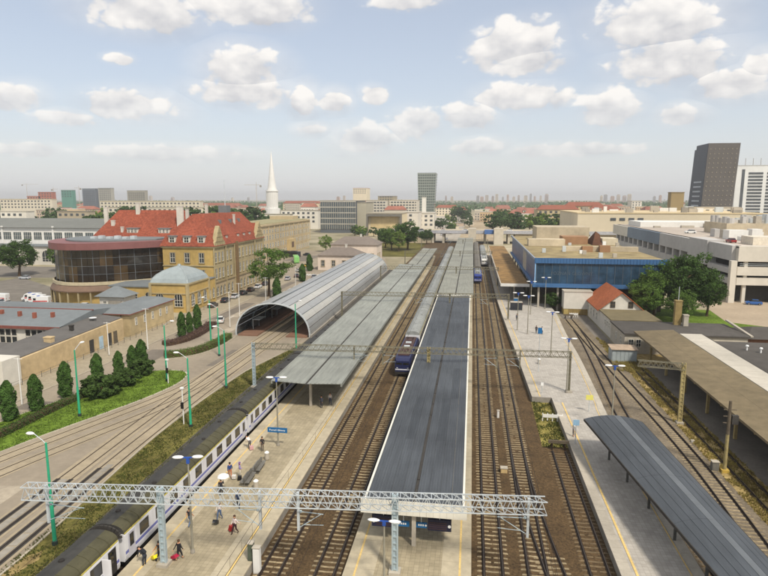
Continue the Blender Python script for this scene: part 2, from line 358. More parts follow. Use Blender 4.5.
sheet('garage_forecourt', [(62, 152), (110, 120), (140, 182), (66, 184)], .022, M('forecourt', 'a3937d', .9, .1, 1, big=.1))
sheet('grass_bank', [(-80, 300), (-26, 300), (-24, 395), (-60, 395)], .02, VERGE)
sheet('far_street', [(-60, 412), (-10, 412), (-6, 900), (-12, 1500), (-60, 1500), (-66, 800)], .02, M('far_asphalt', 'a0988b', .9, .2, .08, big=.2))
sheet('far_rail_yard', [(-10, 410), (24, 410), (20, 900), (-4, 900)], .03, M('far_yard', '9c8c72', .9, .25, .15, big=.2))

KERB = M('kerb_granite', 'a39a88', .85, .15, 2)
struct('kerb', MB().sweep(spline([(-66.6, 70), (-65.9, 90), (-65.5, 105), (-65.4, 150), (-65.4, 215)], 2.0), [(-.12, 0), (.12, 0), (.12, .13), (-.12, .13)]), KERB)
struct('kerb', MB().sweep(spline([(-57.6, 99.5), (-53.4, 101.8), (-50.9, 107), (-50.2, 113), (-50.6, 119.6)], 1.0), [(-.12, 0), (.12, 0), (.12, .12), (-.12, .12)]), KERB)
struct('kerb', MB().sweep(spline([(-36.95, 22), (-36.95, 40), (-38.35, 55), (-39.25, 66), (-39.45, 80), (-38.65, 95), (-36.2, 108)], 1.5), [(-.1, 0), (.1, 0), (.1, .1), (-.1, .1)]), KERB)
PATCH = M('asphalt_patch', '6f675c', .92, .14, 2, big=.2); PATCH2 = M('worn_patch', '9d9280', .92, .14, 2, big=.2)
for x0, x1, y0, y1, mt in ((-63, -58, 96, 107, PATCH), (-64.5, -61, 136, 160, PATCH), (-61, -56, 140, 150, PATCH2), (-60, -54.5, 44, 49, PATCH), (-49, -45.5, 45.5, 52, PATCH2), (-56, -53.6, 120, 139, PATCH2), (-64.8, -60.5, 72, 76, PATCH), (-47, -45.2, 97, 109, PATCH), (-64.8, -62, 180, 204, PATCH), (-90, -78, 272, 300, PATCH)):
    sheet('road_patch', [(x0, y0), (x1, y0 + .6), (x1 - .3, y1), (x0 + .2, y1 - .4)], .018, mt)
for k in range(9): sheet('crossing_stripe', [(-64.6 + k * 1.1, 222), (-64.05 + k * 1.1, 222), (-64.05 + k * 1.1, 226), (-64.6 + k * 1.1, 226)], .02, WHITE)
for k in range(16): sheet('lane_dash', [(-60.1, 138 + k * 6), (-59.95, 138 + k * 6), (-59.95, 141 + k * 6), (-60.1, 141 + k * 6)], .026, WHITE)
# grass island with a kerb
ISL = [(-55.4, 57.5), (-53.9, 62.8), (-52.5, 67), (-50.2, 73.3), (-48, 80.1), (-46.9, 86.2), (-47.2, 90.2), (-48.6, 92.9), (-51.2, 93.6), (-54.7, 92.4), (-57.2, 86), (-59.5, 80), (-61.5, 72), (-63.5, 62), (-64, 57.5)]
isl = [tuple(q) for q in spline([(x, y) for x, y in ISL] + [ISL[0]], 1.0)]
struct('traffic_island', MB().prism(isl, .0, .14, 0), M('kerb_stone', 'b5ad9c', .85, .12, 2))
cx = sum(q[0] for q in isl) / len(isl); cy = sum(q[1] for q in isl) / len(isl)
struct('island_grass', MB().sheet([(cx + (x - cx) * .975, cy + (y - cy) * .985) for x, y in isl], .15), GRASS)

# ------------------------------------------------------------------ platforms
def platform(poly, mat):
    return struct('platform', MB().prism(poly, .0, .95, 0, 1), [CONCD, mat])
P_L = platform([(-26.7, 5), (-17.0, 5), (-17.0, 250), (-18.2, 300), (-20.8, 300), (-26, 215), (-26.7, 140)], PAVE)
P_C = platform([(-9.4, 5), (.5, 5), (.5, 385), (-9.2, 385)], PAVE)
P_R = platform([(12.1, 5), (18.5, 5), (18.5, 76), (19, 86), (20.1, 109), (20.6, 128), (21.6, 150), (21.6, 166), (16.8, 166), (16.8, 320), (7.5, 320), (7.5, 190), (7.9, 150), (8.8, 110), (9.3, 86), (12.1, 86)], PAVEL)
slab_me = {}
def edge_slabs(plat, pts, side, w, y_parts, mat=SLABM, line=.9, lw=.16):
    """kerb slabs along a platform edge: single slabs near the camera, joined beyond"""
    P = spline(pts, 2.0); far = MB()
    for i, ((x, y), (x2, y2)) in enumerate(zip(P, P[1:])):
        a = math.atan2(-(x2 - x), y2 - y); dz = random.uniform(-.004, .004)
        if y < y_parts:
            k = (w, side, mat.name)
            if k not in slab_me:
                m = MB()
                m.box(min(0, side * w), max(0, side * w), .012, 1.988, -.10, .022)
                slab_me[k] = m.mesh('edge_slab', mat)
            o = inst('edge_slab', slab_me[k], plat, (x, y, .95 + dz), a)
        else:
            n = Vector((math.cos(a), math.sin(a))) * (side * w)
            far.prism([(x, y), (x2, y2), (x2 + n.x, y2 + n.y), (x + n.x, y + n.y)], .85, .972)
    if far.v: far.build('edge_slabs', mat, plat, kind='stuff')
    pr = [(side * line - lw / 2, .978), (side * line + lw / 2, .978)]
    pr = [(side * line - lw / 2, .96), (side * line + lw / 2, .96), (side * line + lw / 2, .982), (side * line - lw / 2, .982)]
    MB().sweep(P, pr).build('warning_line', YEL, plat)
edge_slabs(P_L, [(-26.72, 30), (-26.72, 90), (-26.7, 140), (-26.02, 215)], 1, 2.1, 90, line=1.3)
edge_slabs(P_L, [(-16.98, 30), (-16.98, 100), (-16.98, 180), (-16.98, 250)], -1, 2.6, 90, line=1.3)
edge_slabs(P_C, [(-9.42, 30), (-9.42, 100), (-9.4, 200), (-9.22, 300)], 1, 2.4, 80)
edge_slabs(P_C, [(.52, 30), (.52, 100), (.52, 200), (.52, 385)], -1, 2.35, 80)
edge_slabs(P_R, [(12.08, 30), (12.08, 60), (12.08, 86)], 1, .9, 90, mat=CONC, line=1.25, lw=.2)
edge_slabs(P_R, [(9.28, 86.2), (8.78, 110), (7.88, 150), (7.48, 190), (7.48, 315)], 1, 1.0, 110, mat=CONC, line=1.2)
edge_slabs(P_R, [(18.52, 30), (18.52, 76), (19.02, 86), (20.1, 109), (20.6, 128), (21.6, 149)], -1, .8, 110, mat=CONC, line=1.0, lw=.1)

# ------------------------------------------------------------------ railway tracks
sl_me = {}
def sleeper_mesh(mat, ln=2.6):
    k = (mat.name, ln)
    if k not in sl_me:
        h = ln / 2; prof = [(-h, .0, .12), (-h + .12, .0, .16), (-.95, .0, .165), (-.55, .0, .15), (0, 0, .13), (.55, 0, .15), (.95, 0, .165), (h - .12, 0, .16), (h, 0, .12)]
        vs = []; n = len(prof)
        for x, _, z in prof: vs += [(x, -.13, 0), (x, -.10, z), (x, .10, z), (x, .13, 0)]
        fs = [(i * 4 + j, (i + 1) * 4 + j, (i + 1) * 4 + j + 1, i * 4 + j + 1) for i in range(n - 1) for j in range(3)]
        fs += [(0, 1, 2, 3), tuple((n - 1) * 4 + j for j in (3, 2, 1, 0))]
        sl_me[k] = MB().add(vs, fs).mesh('sleeper', mat)
    return sl_me[k]
def track(label, ctrl, mat, y_parts=95, y_far=260, y0s=-1e9, spacing=.66, ln=2.6, rails=True, zoff=0.):
    root = thing('railway_track', label, 'railway track', (ctrl[0][0], ctrl[0][1], -.035 + zoff), group='railway tracks')
    P = spline(ctrl, spacing); me = sleeper_mesh(mat, ln); far = MB(); o0 = org(root)
    for i, (x, y) in enumerate(P[:-1]):
        if y > y_far or y < y0s: continue
        x2, y2 = P[i + 1]; a = math.atan2(-(x2 - x), y2 - y) + random.gauss(0, .006)
        if y < y_parts:
            inst('sleeper', me, root, (x - o0.x + random.gauss(0, .02), y - o0.y + random.gauss(0, .015), random.uniform(-.012, .006)), a)
        else:
            c, s_ = math.cos(a) * ln / 2, math.sin(a) * ln / 2; n = Vector((-math.sin(a), math.cos(a))) * .11
            far.prism([(x - c - n.x, y - s_ - n.y), (x + c - n.x, y + s_ - n.y), (x + c + n.x, y + s_ + n.y), (x - c + n.x, y - s_ + n.y)], .03, .125 + zoff)
    if far.v: far.build('far_sleepers', mat, root, kind='stuff')
    RP = spline(ctrl, 1.2); z = -.035 + .166 + zoff
    for sgn in (-1, 1):
        c = sgn * .755
        pr = [(c - .15, z - .03), (c + .15, z - .03), (c + .15, z + .012), (c + .02, z + .04), (c + .02, z + .12), (c + .036, z + .13), (c + .036, z + .172), (c - .036, z + .172), (c - .036, z + .13), (c - .02, z + .12), (c - .02, z + .04), (c - .15, z + .012)]  # wide dark foot: fastenings and oil, plus the rail's shadow built into its shape
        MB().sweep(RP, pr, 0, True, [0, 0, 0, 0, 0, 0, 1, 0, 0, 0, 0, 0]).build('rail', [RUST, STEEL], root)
    return root
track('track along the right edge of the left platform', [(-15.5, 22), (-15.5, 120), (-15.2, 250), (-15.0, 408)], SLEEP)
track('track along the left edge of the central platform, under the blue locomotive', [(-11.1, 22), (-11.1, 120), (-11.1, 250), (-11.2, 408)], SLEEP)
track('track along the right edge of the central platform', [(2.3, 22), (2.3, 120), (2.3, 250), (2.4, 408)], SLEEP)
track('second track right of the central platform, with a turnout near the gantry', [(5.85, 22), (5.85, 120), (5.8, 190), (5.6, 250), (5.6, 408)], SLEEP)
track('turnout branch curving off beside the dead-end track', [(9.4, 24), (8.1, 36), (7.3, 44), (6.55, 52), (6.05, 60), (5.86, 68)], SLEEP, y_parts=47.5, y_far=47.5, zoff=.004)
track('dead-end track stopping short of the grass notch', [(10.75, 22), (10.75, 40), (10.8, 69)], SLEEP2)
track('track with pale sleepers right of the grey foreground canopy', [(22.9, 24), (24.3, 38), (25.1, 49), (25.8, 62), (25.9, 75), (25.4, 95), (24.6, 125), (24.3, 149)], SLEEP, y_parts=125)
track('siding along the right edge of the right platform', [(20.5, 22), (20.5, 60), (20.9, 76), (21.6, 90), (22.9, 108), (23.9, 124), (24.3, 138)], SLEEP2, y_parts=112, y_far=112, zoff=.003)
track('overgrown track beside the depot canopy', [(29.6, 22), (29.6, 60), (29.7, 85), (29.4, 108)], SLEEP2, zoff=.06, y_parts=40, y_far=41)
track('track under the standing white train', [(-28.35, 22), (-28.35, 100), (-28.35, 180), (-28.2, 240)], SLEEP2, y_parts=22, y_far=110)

# buffer stops
def buffer_stop(label, x, y, z=.1):
    r = thing('buffer_stop', label, 'buffer stop', (x, y, z), group='buffer stops')
    for s_ in (-.75, .75): MB().bar((x + s_, y, z), (x + s_, y, z + 1.1), .16).bar((x + s_, y + 1.2, z), (x + s_, y, z + 1.0), .12).build('frame', RUST, r)
    MB().box(x - 1.2, x + 1.2, y - .12, y + .12, z + .85, z + 1.2).build('beam', WOODD, r)
buffer_stop('dark buffer stop at the head of the dead-end track', 10.8, 69.3)
buffer_stop('buffer stop at the end of the track beside the service yard', 24.3, 149.6)
# red and white warning barrier in the notch grass
def barrier(label, x, y, z, w=2.6):
    r = thing('warning_barrier', label, 'barrier', (x, y, z), group='white end-of-line barriers')
    MB().box(x - w / 2, x + w / 2, y - .03, y + .03, z + .55, z + 1.0).build('board', WHITE, r)
    for k in range(5):
        xx = x - w / 2 + w * k / 4
        MB().box(xx - .06, xx + .06, y + .035, y + .12, z, z + 1.12).build('post', WHITE, r)
barrier('low white barrier standing in the notch grass', 11.3, 78.5, .12)
barrier('small white barrier at the yard end of the siding', 26.0, 152.5, .04, 2.0)

# ------------------------------------------------------------------ tram tracks set in concrete slabs
def tram(label, ctrl, w=2.3, zz=.03, gw=.09, open_y=0):
    root = thing('tram_track', label, 'tram track', (ctrl[0][0], ctrl[0][1], 0), group='tram tracks')
    P = spline(ctrl, 1.0)
    MB().sweep(P, [(-w / 2, .0), (w / 2, .0), (w / 2, zz), (-w / 2, zz)]).build('track_slab', TRAMSLAB, root)
    for sgn in (-1, 1):
        c = sgn * .73
        MB().sweep(P, [(c - gw, zz - .01), (c + gw, zz - .01), (c + gw, zz + .006), (c - gw, zz + .006)]).build('rail_groove', DARKGAP, root)
        MB().sweep(P, [(c - .045, zz), (c + .045, zz), (c + .045, zz + .016), (c - .045, zz + .016)]).build('rail', RUST, root)
        if open_y:
            Q = [q for q in P if q[1] < open_y]
            MB().sweep(Q, [(c - .26, zz), (c + .26, zz), (c + .26, zz + .010), (c - .26, zz + .010)]).build('open_groove', GUT, root)
            MB().sweep(Q, [(c - .05, zz + .005), (c + .05, zz + .005), (c + .05, zz + .05), (c - .05, zz + .05)]).build('open_rail', RUST, root)
    if open_y:
        for i, (x, y) in enumerate(Q[:-1]):
            if i % 2 == 0:
                x2, y2 = Q[i + 1]; a = math.atan2(-(x2 - x), y2 - y); m = MB().box(-.36, .36, .04, 1.9, 0, .03).mesh('concrete_panel', CONCD) if 'cp' not in sl_me else sl_me['cp']
                sl_me['cp'] = m; inst('concrete_panel', m, root, tuple(Vector((x, y, zz)) - org(root)), a)
tram('outer tram track curving round the grass island', [(-60, 40), (-55.4, 51.5), (-53.2, 58.5), (-50.6, 66.4), (-48.2, 73.6), (-46.2, 80.4), (-44.9, 87), (-44.5, 96), (-44.5, 118), (-44.5, 240)], zz=.03)
tram('inner tram track beside the one round the island', [(-56.5, 39), (-52.0, 50.5), (-50.0, 57), (-47.4, 65), (-45, 72.4), (-43, 79.4), (-41.7, 87), (-41.2, 96), (-41.2, 118), (-41.2, 240)], zz=.034)
tram('straight tram track next to the grass verge', [(-38.6, 22), (-38.7, 36), (-39.4, 48), (-40.4, 64), (-40.9, 80), (-41.2, 96)], zz=.042, w=2.6, open_y=57)
tram('straight tram track further from the verge', [(-42.0, 22), (-42.0, 36), (-42.5, 48), (-43.4, 64), (-44.1, 80), (-44.5, 96)], zz=.038, w=2.6, open_y=54)
# ================================================================== CANOPIES
def ribbed_panel(w, ln, mat, rib=.22, h=.035, name='roof_panel'):
    """trapezoid sheet: ribs run along its length (local +y)"""
    m = MB(); n = max(2, int(w / rib)); xs = []
    for i in range(n):
        x = w * i / n; d = w / n
        xs += [(x, 0), (x + d * .62, 0), (x + d * .70, h), (x + d * .92, h)]
    xs.append((w, 0)); k = len(xs)
    vs = [(x, y, z) for y in (.008, ln - .008) for x, z in xs]
    m.add(vs, [(i, i + 1, k + i + 1, k + i) for i in range(k - 1)])
    m.box(.004, w - .004, .008, ln - .008, -.06, -.004)
    return m.mesh(name, mat)
def butterfly(label, xa, xb, y0, y1, ze, zv, mat, npan, ln, base=.95, rib=.22, cols=True, colsp=12., fascia=True, patches=(), gutmat=GUT, mats2=None, fh=.95):
    """platform roof of two slopes meeting in a gutter"""
    xm = (xa + xb) / 2; r = thing('platform_canopy', label, 'canopy', (xm, y0, base)); o0 = org(r)
    pw = (xm - xa - .14) / npan; sl = math.atan2(ze - zv, xm - xa - .14)
    me = ribbed_panel(pw / math.cos(sl) - .012, ln, mat, rib); me2 = ribbed_panel(pw / math.cos(sl) - .012, ln, ROOFP, rib) if patches else None
    ny = int(round((y1 - y0) / ln)); last = []
    for j in range(ny):
        for i in range(npan):
            for sd in (0, 1):
                x = (xa + i * pw) if sd == 0 else (xm + .14 + i * pw)
                zz = ze + (zv - ze) * (i / npan) if sd == 0 else zv + (ze - zv) * (i / npan)
                q = me2 if (sd, i, j) in patches else me
                p = inst('roof_panel', q, r, (x - o0.x, y0 + j * ln - o0.y, zz - o0.z + random.uniform(-.004, .004)))
                p.rotation_euler = (0, sl if sd == 0 else -sl, 0)
    ye = y0 + ny * ln
    g = MB().box(xm - .15, xm + .15, y0 + .02, ye, zv - .16, zv - .07)
    for k in range(int((ye - y0) / 4)):
        if random.random() < .75: g.box(xm - .10, xm + .10, y0 + k * 4 + random.random(), y0 + k * 4 + 2 + random.random() * 2, zv - .065, zv - .02)
    g.build('gutter', gutmat, r)
    for x in (xa, xb):
        MB().box(x - .09, x + .09, y0, ye, ze - .42, ze + .06).build('eaves_board', FASCIA if fascia else mat, r)
    if fascia:
        n = 16; xa, xb = xa - .45, xb + .4; w = (xb - xa - .2) / n
        for yy in (y0 - .06, ye + .02):
            for i in range(n if yy < y0 else 1):
                x = xa + .1 + i * w; ww = w if yy < y0 else xb - xa - .2
                MB().box(x + .006, x + ww - .006, yy, yy + .05, ze - fh, ze + .1).build('fascia_board', FASCIA, r)
    if cols:
        y = y0 + (.5 if fascia else 2.2)
        while y < ye - 1:
            MB().box(xm - .17, xm + .17, y - .17, y + .17, base, zv - .16).build('column', CONC, r)
            b = MB().bar((xm, y, zv - .42), (xa + .8, y, ze - .24), .16, .24).bar((xm, y, zv - .42), (xb - .8, y, ze - .24), .16, .24)
            b.build('bracket_beam', GALV, r); y += colsp
    return r
pt = {(0, 2, 1), (1, 1, 1), (1, 2, 2), (0, 1, 4), (1, 3, 5), (0, 3, 6)}
canC = butterfly('long dark grey canopy with white front fascia on the central platform', -8.4, -.2, 45.35, 152, 5.05, 4.85, ROOFD, 4, 13.3, patches=pt, fh=1.15)
canF = butterfly('pale far half of the central canopy running up to the bridge', -8.5, .6, 153.0, 378, 5.15, 4.95, ROOFL, 4, 15.0, fascia=False, colsp=24)
canL = butterfly('grey-green canopy over the left platform', -26.9, -17.1, 75.2, 222, 5.1, 4.9, ROOFG, 4, 14.7, fascia=False, colsp=14, rib=.6)
canL2 = butterfly('narrow far end of the left platform canopy', -24.0, -17.2, 222.6, 296, 5.1, 4.9, ROOFL, 3, 14.6, fascia=False, colsp=24, rib=.6)

# vaulted foreground canopy on the right platform; it tapers towards the camera
def vault_canopy():
    r = thing('platform_canopy', 'low vaulted grey canopy in the right foreground', 'canopy', (17, 67.5, .95))
    NS, LN = 8, 6
    def edge(y):
        t = (68.3 - y) / (68.3 - 39.6); return 13.4 + (17.1 - 13.4) * t, 19.8 + (21.6 - 19.8) * t
    def pt(u, y, dz=0.):
        a, b = edge(y); return (a + (b - a) * u, y, 4.55 + .62 * (1 - (2 * u - 1) ** 2) + dz)
    for j in range(LN):
        ya, yb = 68.3 - j * 7.4 - .012, 68.3 - (j + 1) * 7.4 + .012
        for i in range(NS):
            u0, u1 = i / NS + .003, (i + 1) / NS - .003; dz = random.uniform(-.004, .004)
            m = MB(); n = 6
            for lvl in (0, -.07):
                for y in (ya, yb):
                    for k in range(n + 1): m.v.append(pt(u0 + (u1 - u0) * k / n, y, dz + lvl + (.012 if lvl == 0 and k in (0, n) else 0)))
            q = n + 1
            for k in range(n):
                m.f.append([k, q + k, q + k + 1, k + 1]); m.f.append([2 * q + k, 2 * q + k + 1, 3 * q + k + 1, 3 * q + k])
                m.f.append([k, k + 1, 2 * q + k + 1, 2 * q + k]); m.f.append([q + k, 3 * q + k, 3 * q + k + 1, q + k + 1])
            m.f.append([0, 2 * q, 3 * q, q]); m.f.append([n, q + n, 3 * q + n, 2 * q + n]); m.m = [0] * len(m.f)
            m.build('roof_panel', M('roof_sheet_light', '5e6265', .55, .12, .9, spec=.3) if i == 4 else ROOFD, r)
    MB().sweep([pt(0, y)[:2] for y in (68.3, 54, 39.6, 24)], [(-.06, 4.3), (.06, 4.3), (.06, 4.56), (-.06, 4.56)]).build('gutter', GUT, r)
    MB().sweep([pt(1, y)[:2] for y in (68.3, 54, 39.6, 24)], [(-.06, 4.3), (.06, 4.3), (.06, 4.56), (-.06, 4.56)]).build('gutter', GUT, r)
    y = 65.5
    while y > 24:
        a, b = edge(y); m = MB()
        m.bar((a + .15, y, 4.42), ((a + b) / 2, y, 4.95), .12, .2).bar((b - .15, y, 4.42), ((a + b) / 2, y, 4.95), .12, .2).build('rafter', GUT, r)
        for x in (a + 2.0, b - 2.0): MB().bar((x, y, .95), (x, y, 4.6), .2).build('column', M('dark_column', '4b4a46', .7), r)
        y -= 5.2
vault_canopy()
# brown canopy beside the blue building
r = thing('platform_canopy', 'rusty brown flat canopy beside the blue station building', 'canopy', (12.3, 168, .95))
BROWN = M('felt_brown', '6e5637', .9, .3, .35, col2='85693f', big=.35)
for j in range(9):
    for i in range(2):
        x0 = 8.5 + i * 3.8; MB().box(x0 + .01, x0 + 3.79, 168.3 + j * 15, 168.3 + j * 15 + 14.98, 5.7, 6.0).build('roof_panel', BROWN, r)
MB().box(8.3, 16.3, 167.9, 168.27, 5.3, 6.1).build('fascia_board', WHITE, r)
MB().box(8.2, 8.48, 168.3, 303, 5.4, 6.08).build('eaves_board', CONC, r)
for j in range(11):
    MB().bar((12.2, 170 + j * 13, .95), (12.2, 170 + j * 13, 5.7), .35).build('column', CONC, r)
# depot canopy on the far right
r = thing('depot_canopy', 'wide brown-grey depot canopy along the right edge', 'canopy', (31, 116, 0))
DEPR = M('depot_roof', '6b6049', .9, .13, .6, big=.16, col2='74674f', det=8)
for j in range(10):
    for i, (xa, xb, za, zb) in enumerate([(31.0, 34.6, 4.85, 5.1), (34.6, 38.1, 5.1, 5.3)]):
        y0, y1 = 116 - (j + 1) * 9 + .015, 116 - j * 9
        m = MB().add([(xa + .01, y0, za), (xb - .01, y0, zb), (xb - .01, y1, zb), (xa + .01, y1, za), (xa + .01, y0, za - .3), (xb - .01, y0, zb - .3), (xb - .01, y1, zb - .3), (xa + .01, y1, za - .3)],
                     [(0, 1, 2, 3), (7, 6, 5, 4), (0, 4, 5, 1), (1, 5, 6, 2), (2, 6, 7, 3), (3, 7, 4, 0)])
        m.build('roof_panel', DEPR, r)
for j in range(30):
    MB().box(38.15, 41.9, 112.6 - j * 3 - 2.96, 112.6 - j * 3, 5.0, 5.38).build('rooflight_panel', M('rooflight', 'b8b1a2', .6, .08, 1), r)
MB().box(41.95, 68, 26, 110, 4.2, 4.75).build('tar_roof', M('tar_roof', '4c4843', .9, .18, .5, big=.2), r)
MB().box(41.95, 42.3, 26, 110.3, 4.75, 5.3).build('upstand', GUT, r)
MB().box(39, 41.8, 26, 113, 0, 4.98).build('wall', CONCD, r)
for j in range(10):
    m = MB().bar((33.2, 112 - j * 9, .1), (33.2, 112 - j * 9, 4.7), .35)
    m.bar((31.2, 112 - j * 9, 4.45), (38, 112 - j * 9, 4.75), .25, .35); m.build('column', M('timber_tan', '9d8a5c', .85, .15, 2), r)
for x, y in ((46, 104), (47.5, 102.5), (50.5, 104), (51, 101), (48, 90), (55, 98), (60, 105)):
    MB().tube((x, y, 4.74), (x, y, 5.3 + random.random() * .4), .12, .12, 8).lathe([(.05, .5), (.28, .55), (.2, .75)], 8, (x, y, 4.9)).build('roof_vent', LAMPW, r)

# ================================================================== ARCHED TRAM SHED
r = thing('arched_tram_shed', 'long barrel-vaulted grey glass tram shed left of the platforms', 'tram shed', (-42.8, 120, 0))
SHX, SHW, SHH = -42.8, 8.4, 7.3
def arc(u, k=1.0): 
    a = math.pi * (1 - u); return (SHX + SHW * k * math.cos(a), SHH * k * math.sin(a) ** .85 if math.sin(a) > 0 else 0)
GREYP = M('shed_sheet', '8f908e', .4, .07, .5, spec=.5, big=.1); GREYQ = M('shed_sheet_pale', 'a5a39b', .4, .07, .5, spec=.5, big=.1)
SHGL = glassmat('shed_glass', '474c4c', .12, .6)
NA, NL, LL = 14, 13, 9.0
for j in range(NL):
    y0, y1 = 121.2 + j * LL + .03, 121.2 + (j + 1) * LL - .03
    for i in range(NA):
        if i in (6,) : mt = GUT if False else SHGL
        else: mt = (GREYP, GREYQ)[i in (9, 11)] if i > 2 else SHGL
        u0, u1 = i / NA + .003, (i + 1) / NA - .003
        w = 1.0
        if i == 6: u0, u1 = u0 + .045, u1 - .004
        m = MB(); c = [arc(u) for u in (u0, (u0 + u1) / 2, u1)]; d = [arc(u, .985) for u in (u0, (u0 + u1) / 2, u1)]
        for y in (y0, y1): m.v += [(x, y, z) for x, z in c] + [(x, y, z) for x, z in d]
        m.f = [[0, 1, 7, 6], [1, 2, 8, 7], [3, 9, 10, 4], [4, 10, 11, 5], [0, 3, 4, 1], [1, 4, 5, 2], [6, 7, 10, 9], [7, 8, 11, 10], [0, 6, 9, 3], [2, 5, 11, 8]]; m.m = [0] * 10
        m.build('roof_panel', mt, r)
        if i == 6:
            m = MB(); u2, u3 = i / NA + .003, i / NA + .047; c = [arc(u2), arc(u3)]; d = [arc(u2, .985), arc(u3, .985)]
            m.add([(x, y, z) for y in (y0, y1) for x, z in c + d], [(0, 1, 5, 4), (2, 6, 7, 3), (0, 2, 3, 1), (4, 5, 7, 6), (0, 4, 6, 2), (1, 3, 7, 5)]).build('roof_panel', GREYP, r)
for j in range(NL + 1):
    y = 121.2 + j * LL; pts = [arc(i / 28, .975 if 0 < j < NL else 1.0) for i in range(29)]
    m = MB(); rr = .13 if 0 < j < NL else .26
    for (xa, za), (xb, zb) in zip(pts, pts[1:]): m.bar((xa, y, za), (xb, y, zb), rr, rr, up=(0, 1, 0))
    m.build('arch_rib', GALV if j == 0 else GALVB, r)
for i in (0, 3, 6, 9, 11, NA):
    x, z = arc(i / NA, .97); MB().box(x - .07, x + .07, 121.2, 121.2 + NL * LL, max(0, z - .09), z + .05).build('purlin', GALVB, r)
MB().box(SHX + SHW + .05, SHX + SHW + .5, 121, 238, 0, .55).build('base_wall', CONCD, r)
MB().box(SHX - SHW - .5, SHX - SHW - .05, 121, 238, 0, .55).build('base_wall', CONCD, r)
for x0, x1 in ((-50.6, -46.1), (-39.6, -35.0)):
    struct('tram_platform', MB().box(x0, x1, 120.6, 238, 0, .3), M('reddish_paving', '7b5d4b', .85, .12, 1.2, big=.12))
for k in range(8):
    x, y = (-48.3, 128 + k * 13)
    rr = thing('tram_shelter', 'glass waiting shelter under the arch, %s from its open end' % ordinal(k), 'shelter', (x, y, .3), group='shelters inside the tram shed')
    MB().box(x - .9, x + .9, y - 2, y + 2, 2.5, 2.6).build('roof', GALV, rr); MB().box(x - .95, x - .9, y - 2, y + 2, .5, 2.4).build('pane', SHGL, rr)
    for yy in (-1.9, 1.9): MB().bar((x - .8, y + yy, .3), (x - .8, y + yy, 2.5), .1).build('post', GALV, rr)

# ================================================================== OVERHEAD LINE GANTRIES
def truss(m, a, b, h, w, n, r=.035, mi=0, lat=.022):
    a = Vector(a); b = Vector(b); d = (b - a); u = d.normalized(); s = Vector((-u.y, u.x, 0)) * (w / 2); up = Vector((0, 0, h))
    for off in (s, -s, s - up, -s - up): m.bar(a + off, b + off, r * 2, r * 2, mi)
    for i in range(n):
        p, q = a + d * (i / n), a + d * ((i + 1) / n); mid = (p + q) / 2
        for o in (s, -s):
            m.bar(p + o - up, mid + o, lat * 2, lat * 2, mi); m.bar(mid + o, q + o - up, lat * 2, lat * 2, mi)
        for z in (Vector((0, 0, 0)), -up):
            m.bar(p + s + z, p - s + z, lat * 2, lat * 2, mi); m.bar(p + s + z, q - s + z, lat * 2, lat * 2, mi)
def cantilever(root, x, y, zt, dx, mat):
    m = MB(); m.tube((x, y, zt), (x + dx, y, zt - .1), .035, .035, 6).tube((x, y, zt - 1.4), (x + dx * .9, y, zt - .12), .03, .03, 6).tube((x + dx * .2, y, zt - 1.1), (x + dx, y, zt - 1.0), .022, .022, 6)
    m.lathe([(.03, 0), (.09, .02), (.09, .06), (.04, .1), (.09, .14), (.09, .18), (.03, .2)], 8, (x + dx * .1, y, zt - .1)); m.build('cantilever', mat, root)
def gantry(label, a, b, zt, h, w, n, masts, drops, mat, mast_mat, mw=.38, mz=.1, slim=()):
    """a, b: beam ends (x, y); masts and drops: x positions"""
    r = thing('catenary_gantry', label, 'gantry', (a[0], a[1], 0), group='overhead line gantries')
    f = lambda x: a[1] + (b[1] - a[1]) * (x - a[0]) / (b[0] - a[0])
    m = MB(); truss(m, (a[0], a[1], zt), (b[0], b[1], zt), h, w, n); m.build('truss_beam', mat, r)
    for x, z0 in masts:
        q = MB(); y = f(x); c = mw / 2 if x not in slim else .1
        for dx in (-c, c): q.box(x + dx - .06, x + dx + .06, y - .14, y + .14, z0, zt + .12)
        z = z0 + .3
        while z < zt: q.box(x - c + .065, x + c - .065, y - .13, y + .13, z, z + .12); z += .55
        q.box(x - .16, x + .16, y - .05, y + .05, z0, zt)
        q.build('mast', (mat if x in slim else GALVB if x == a[0] else mast_mat), r); MB().box(x - .45, x + .45, y - .45, y + .45, z0 - .05, z0 + .25).build('footing', CONC, r)
    for x, dx in drops:
        y = f(x); MB().box(x - .09, x + .09, y - .09, y + .09, 4.3, zt + .05).build('drop_post', mat, r); cantilever(r, x, y, 5.9, dx, GALVB)
    return r
gantry('near pale lattice gantry across the bottom of the view', (-34.8, 39.2), (6.0, 43.0), 7.45, 1.05, .9, 52, [(-23.8, .95), (-5.4, .95)], [(-33.0, 3.2), (-15.0 - .9, -2.0), (-12.9, 2.0), (4.7, -2.3)], GALV, GALVB)
gantry('second gantry, crossing the left and central canopies', (-34.0, 87.0), (15.2, 89.0), 7.2, .85, .7, 56, [(-34.0, 0), (-6.2, .95), (15.0, .95)], [(-13.3, 2.0), (-17.8, 2.2), (4.2, -2.0), (7.6, -2.0)], LATT, OLDIRON, slim=(15.0,))
gantry('third gantry beyond the arched shed front', (-31.5, 140), (9.2, 142), 7.2, .85, .7, 46, [(-31.4, 0), (-5.0, .95), (9.0, .95)], [(-13.3, 2.0), (4.2, -2.0)], LATT, LATT, mw=.26)
gantry('fourth gantry above the middle of the platforms', (-30.5, 196), (9.0, 198), 7.2, .85, .7, 46, [(-30.4, 0), (-5.0, .95), (8.8, .95)], [(-13.3, 2.0), (4.2, -2.0)], LATT, LATT, mw=.26)
gantry('fifth gantry far along the platforms', (-29, 256), (8.8, 258), 7.2, .85, .7, 44, [(-28.9, 0), (-5.0, .95), (8.6, .95)], [(-13.3, 2.0)], LATT, LATT, mw=.26)
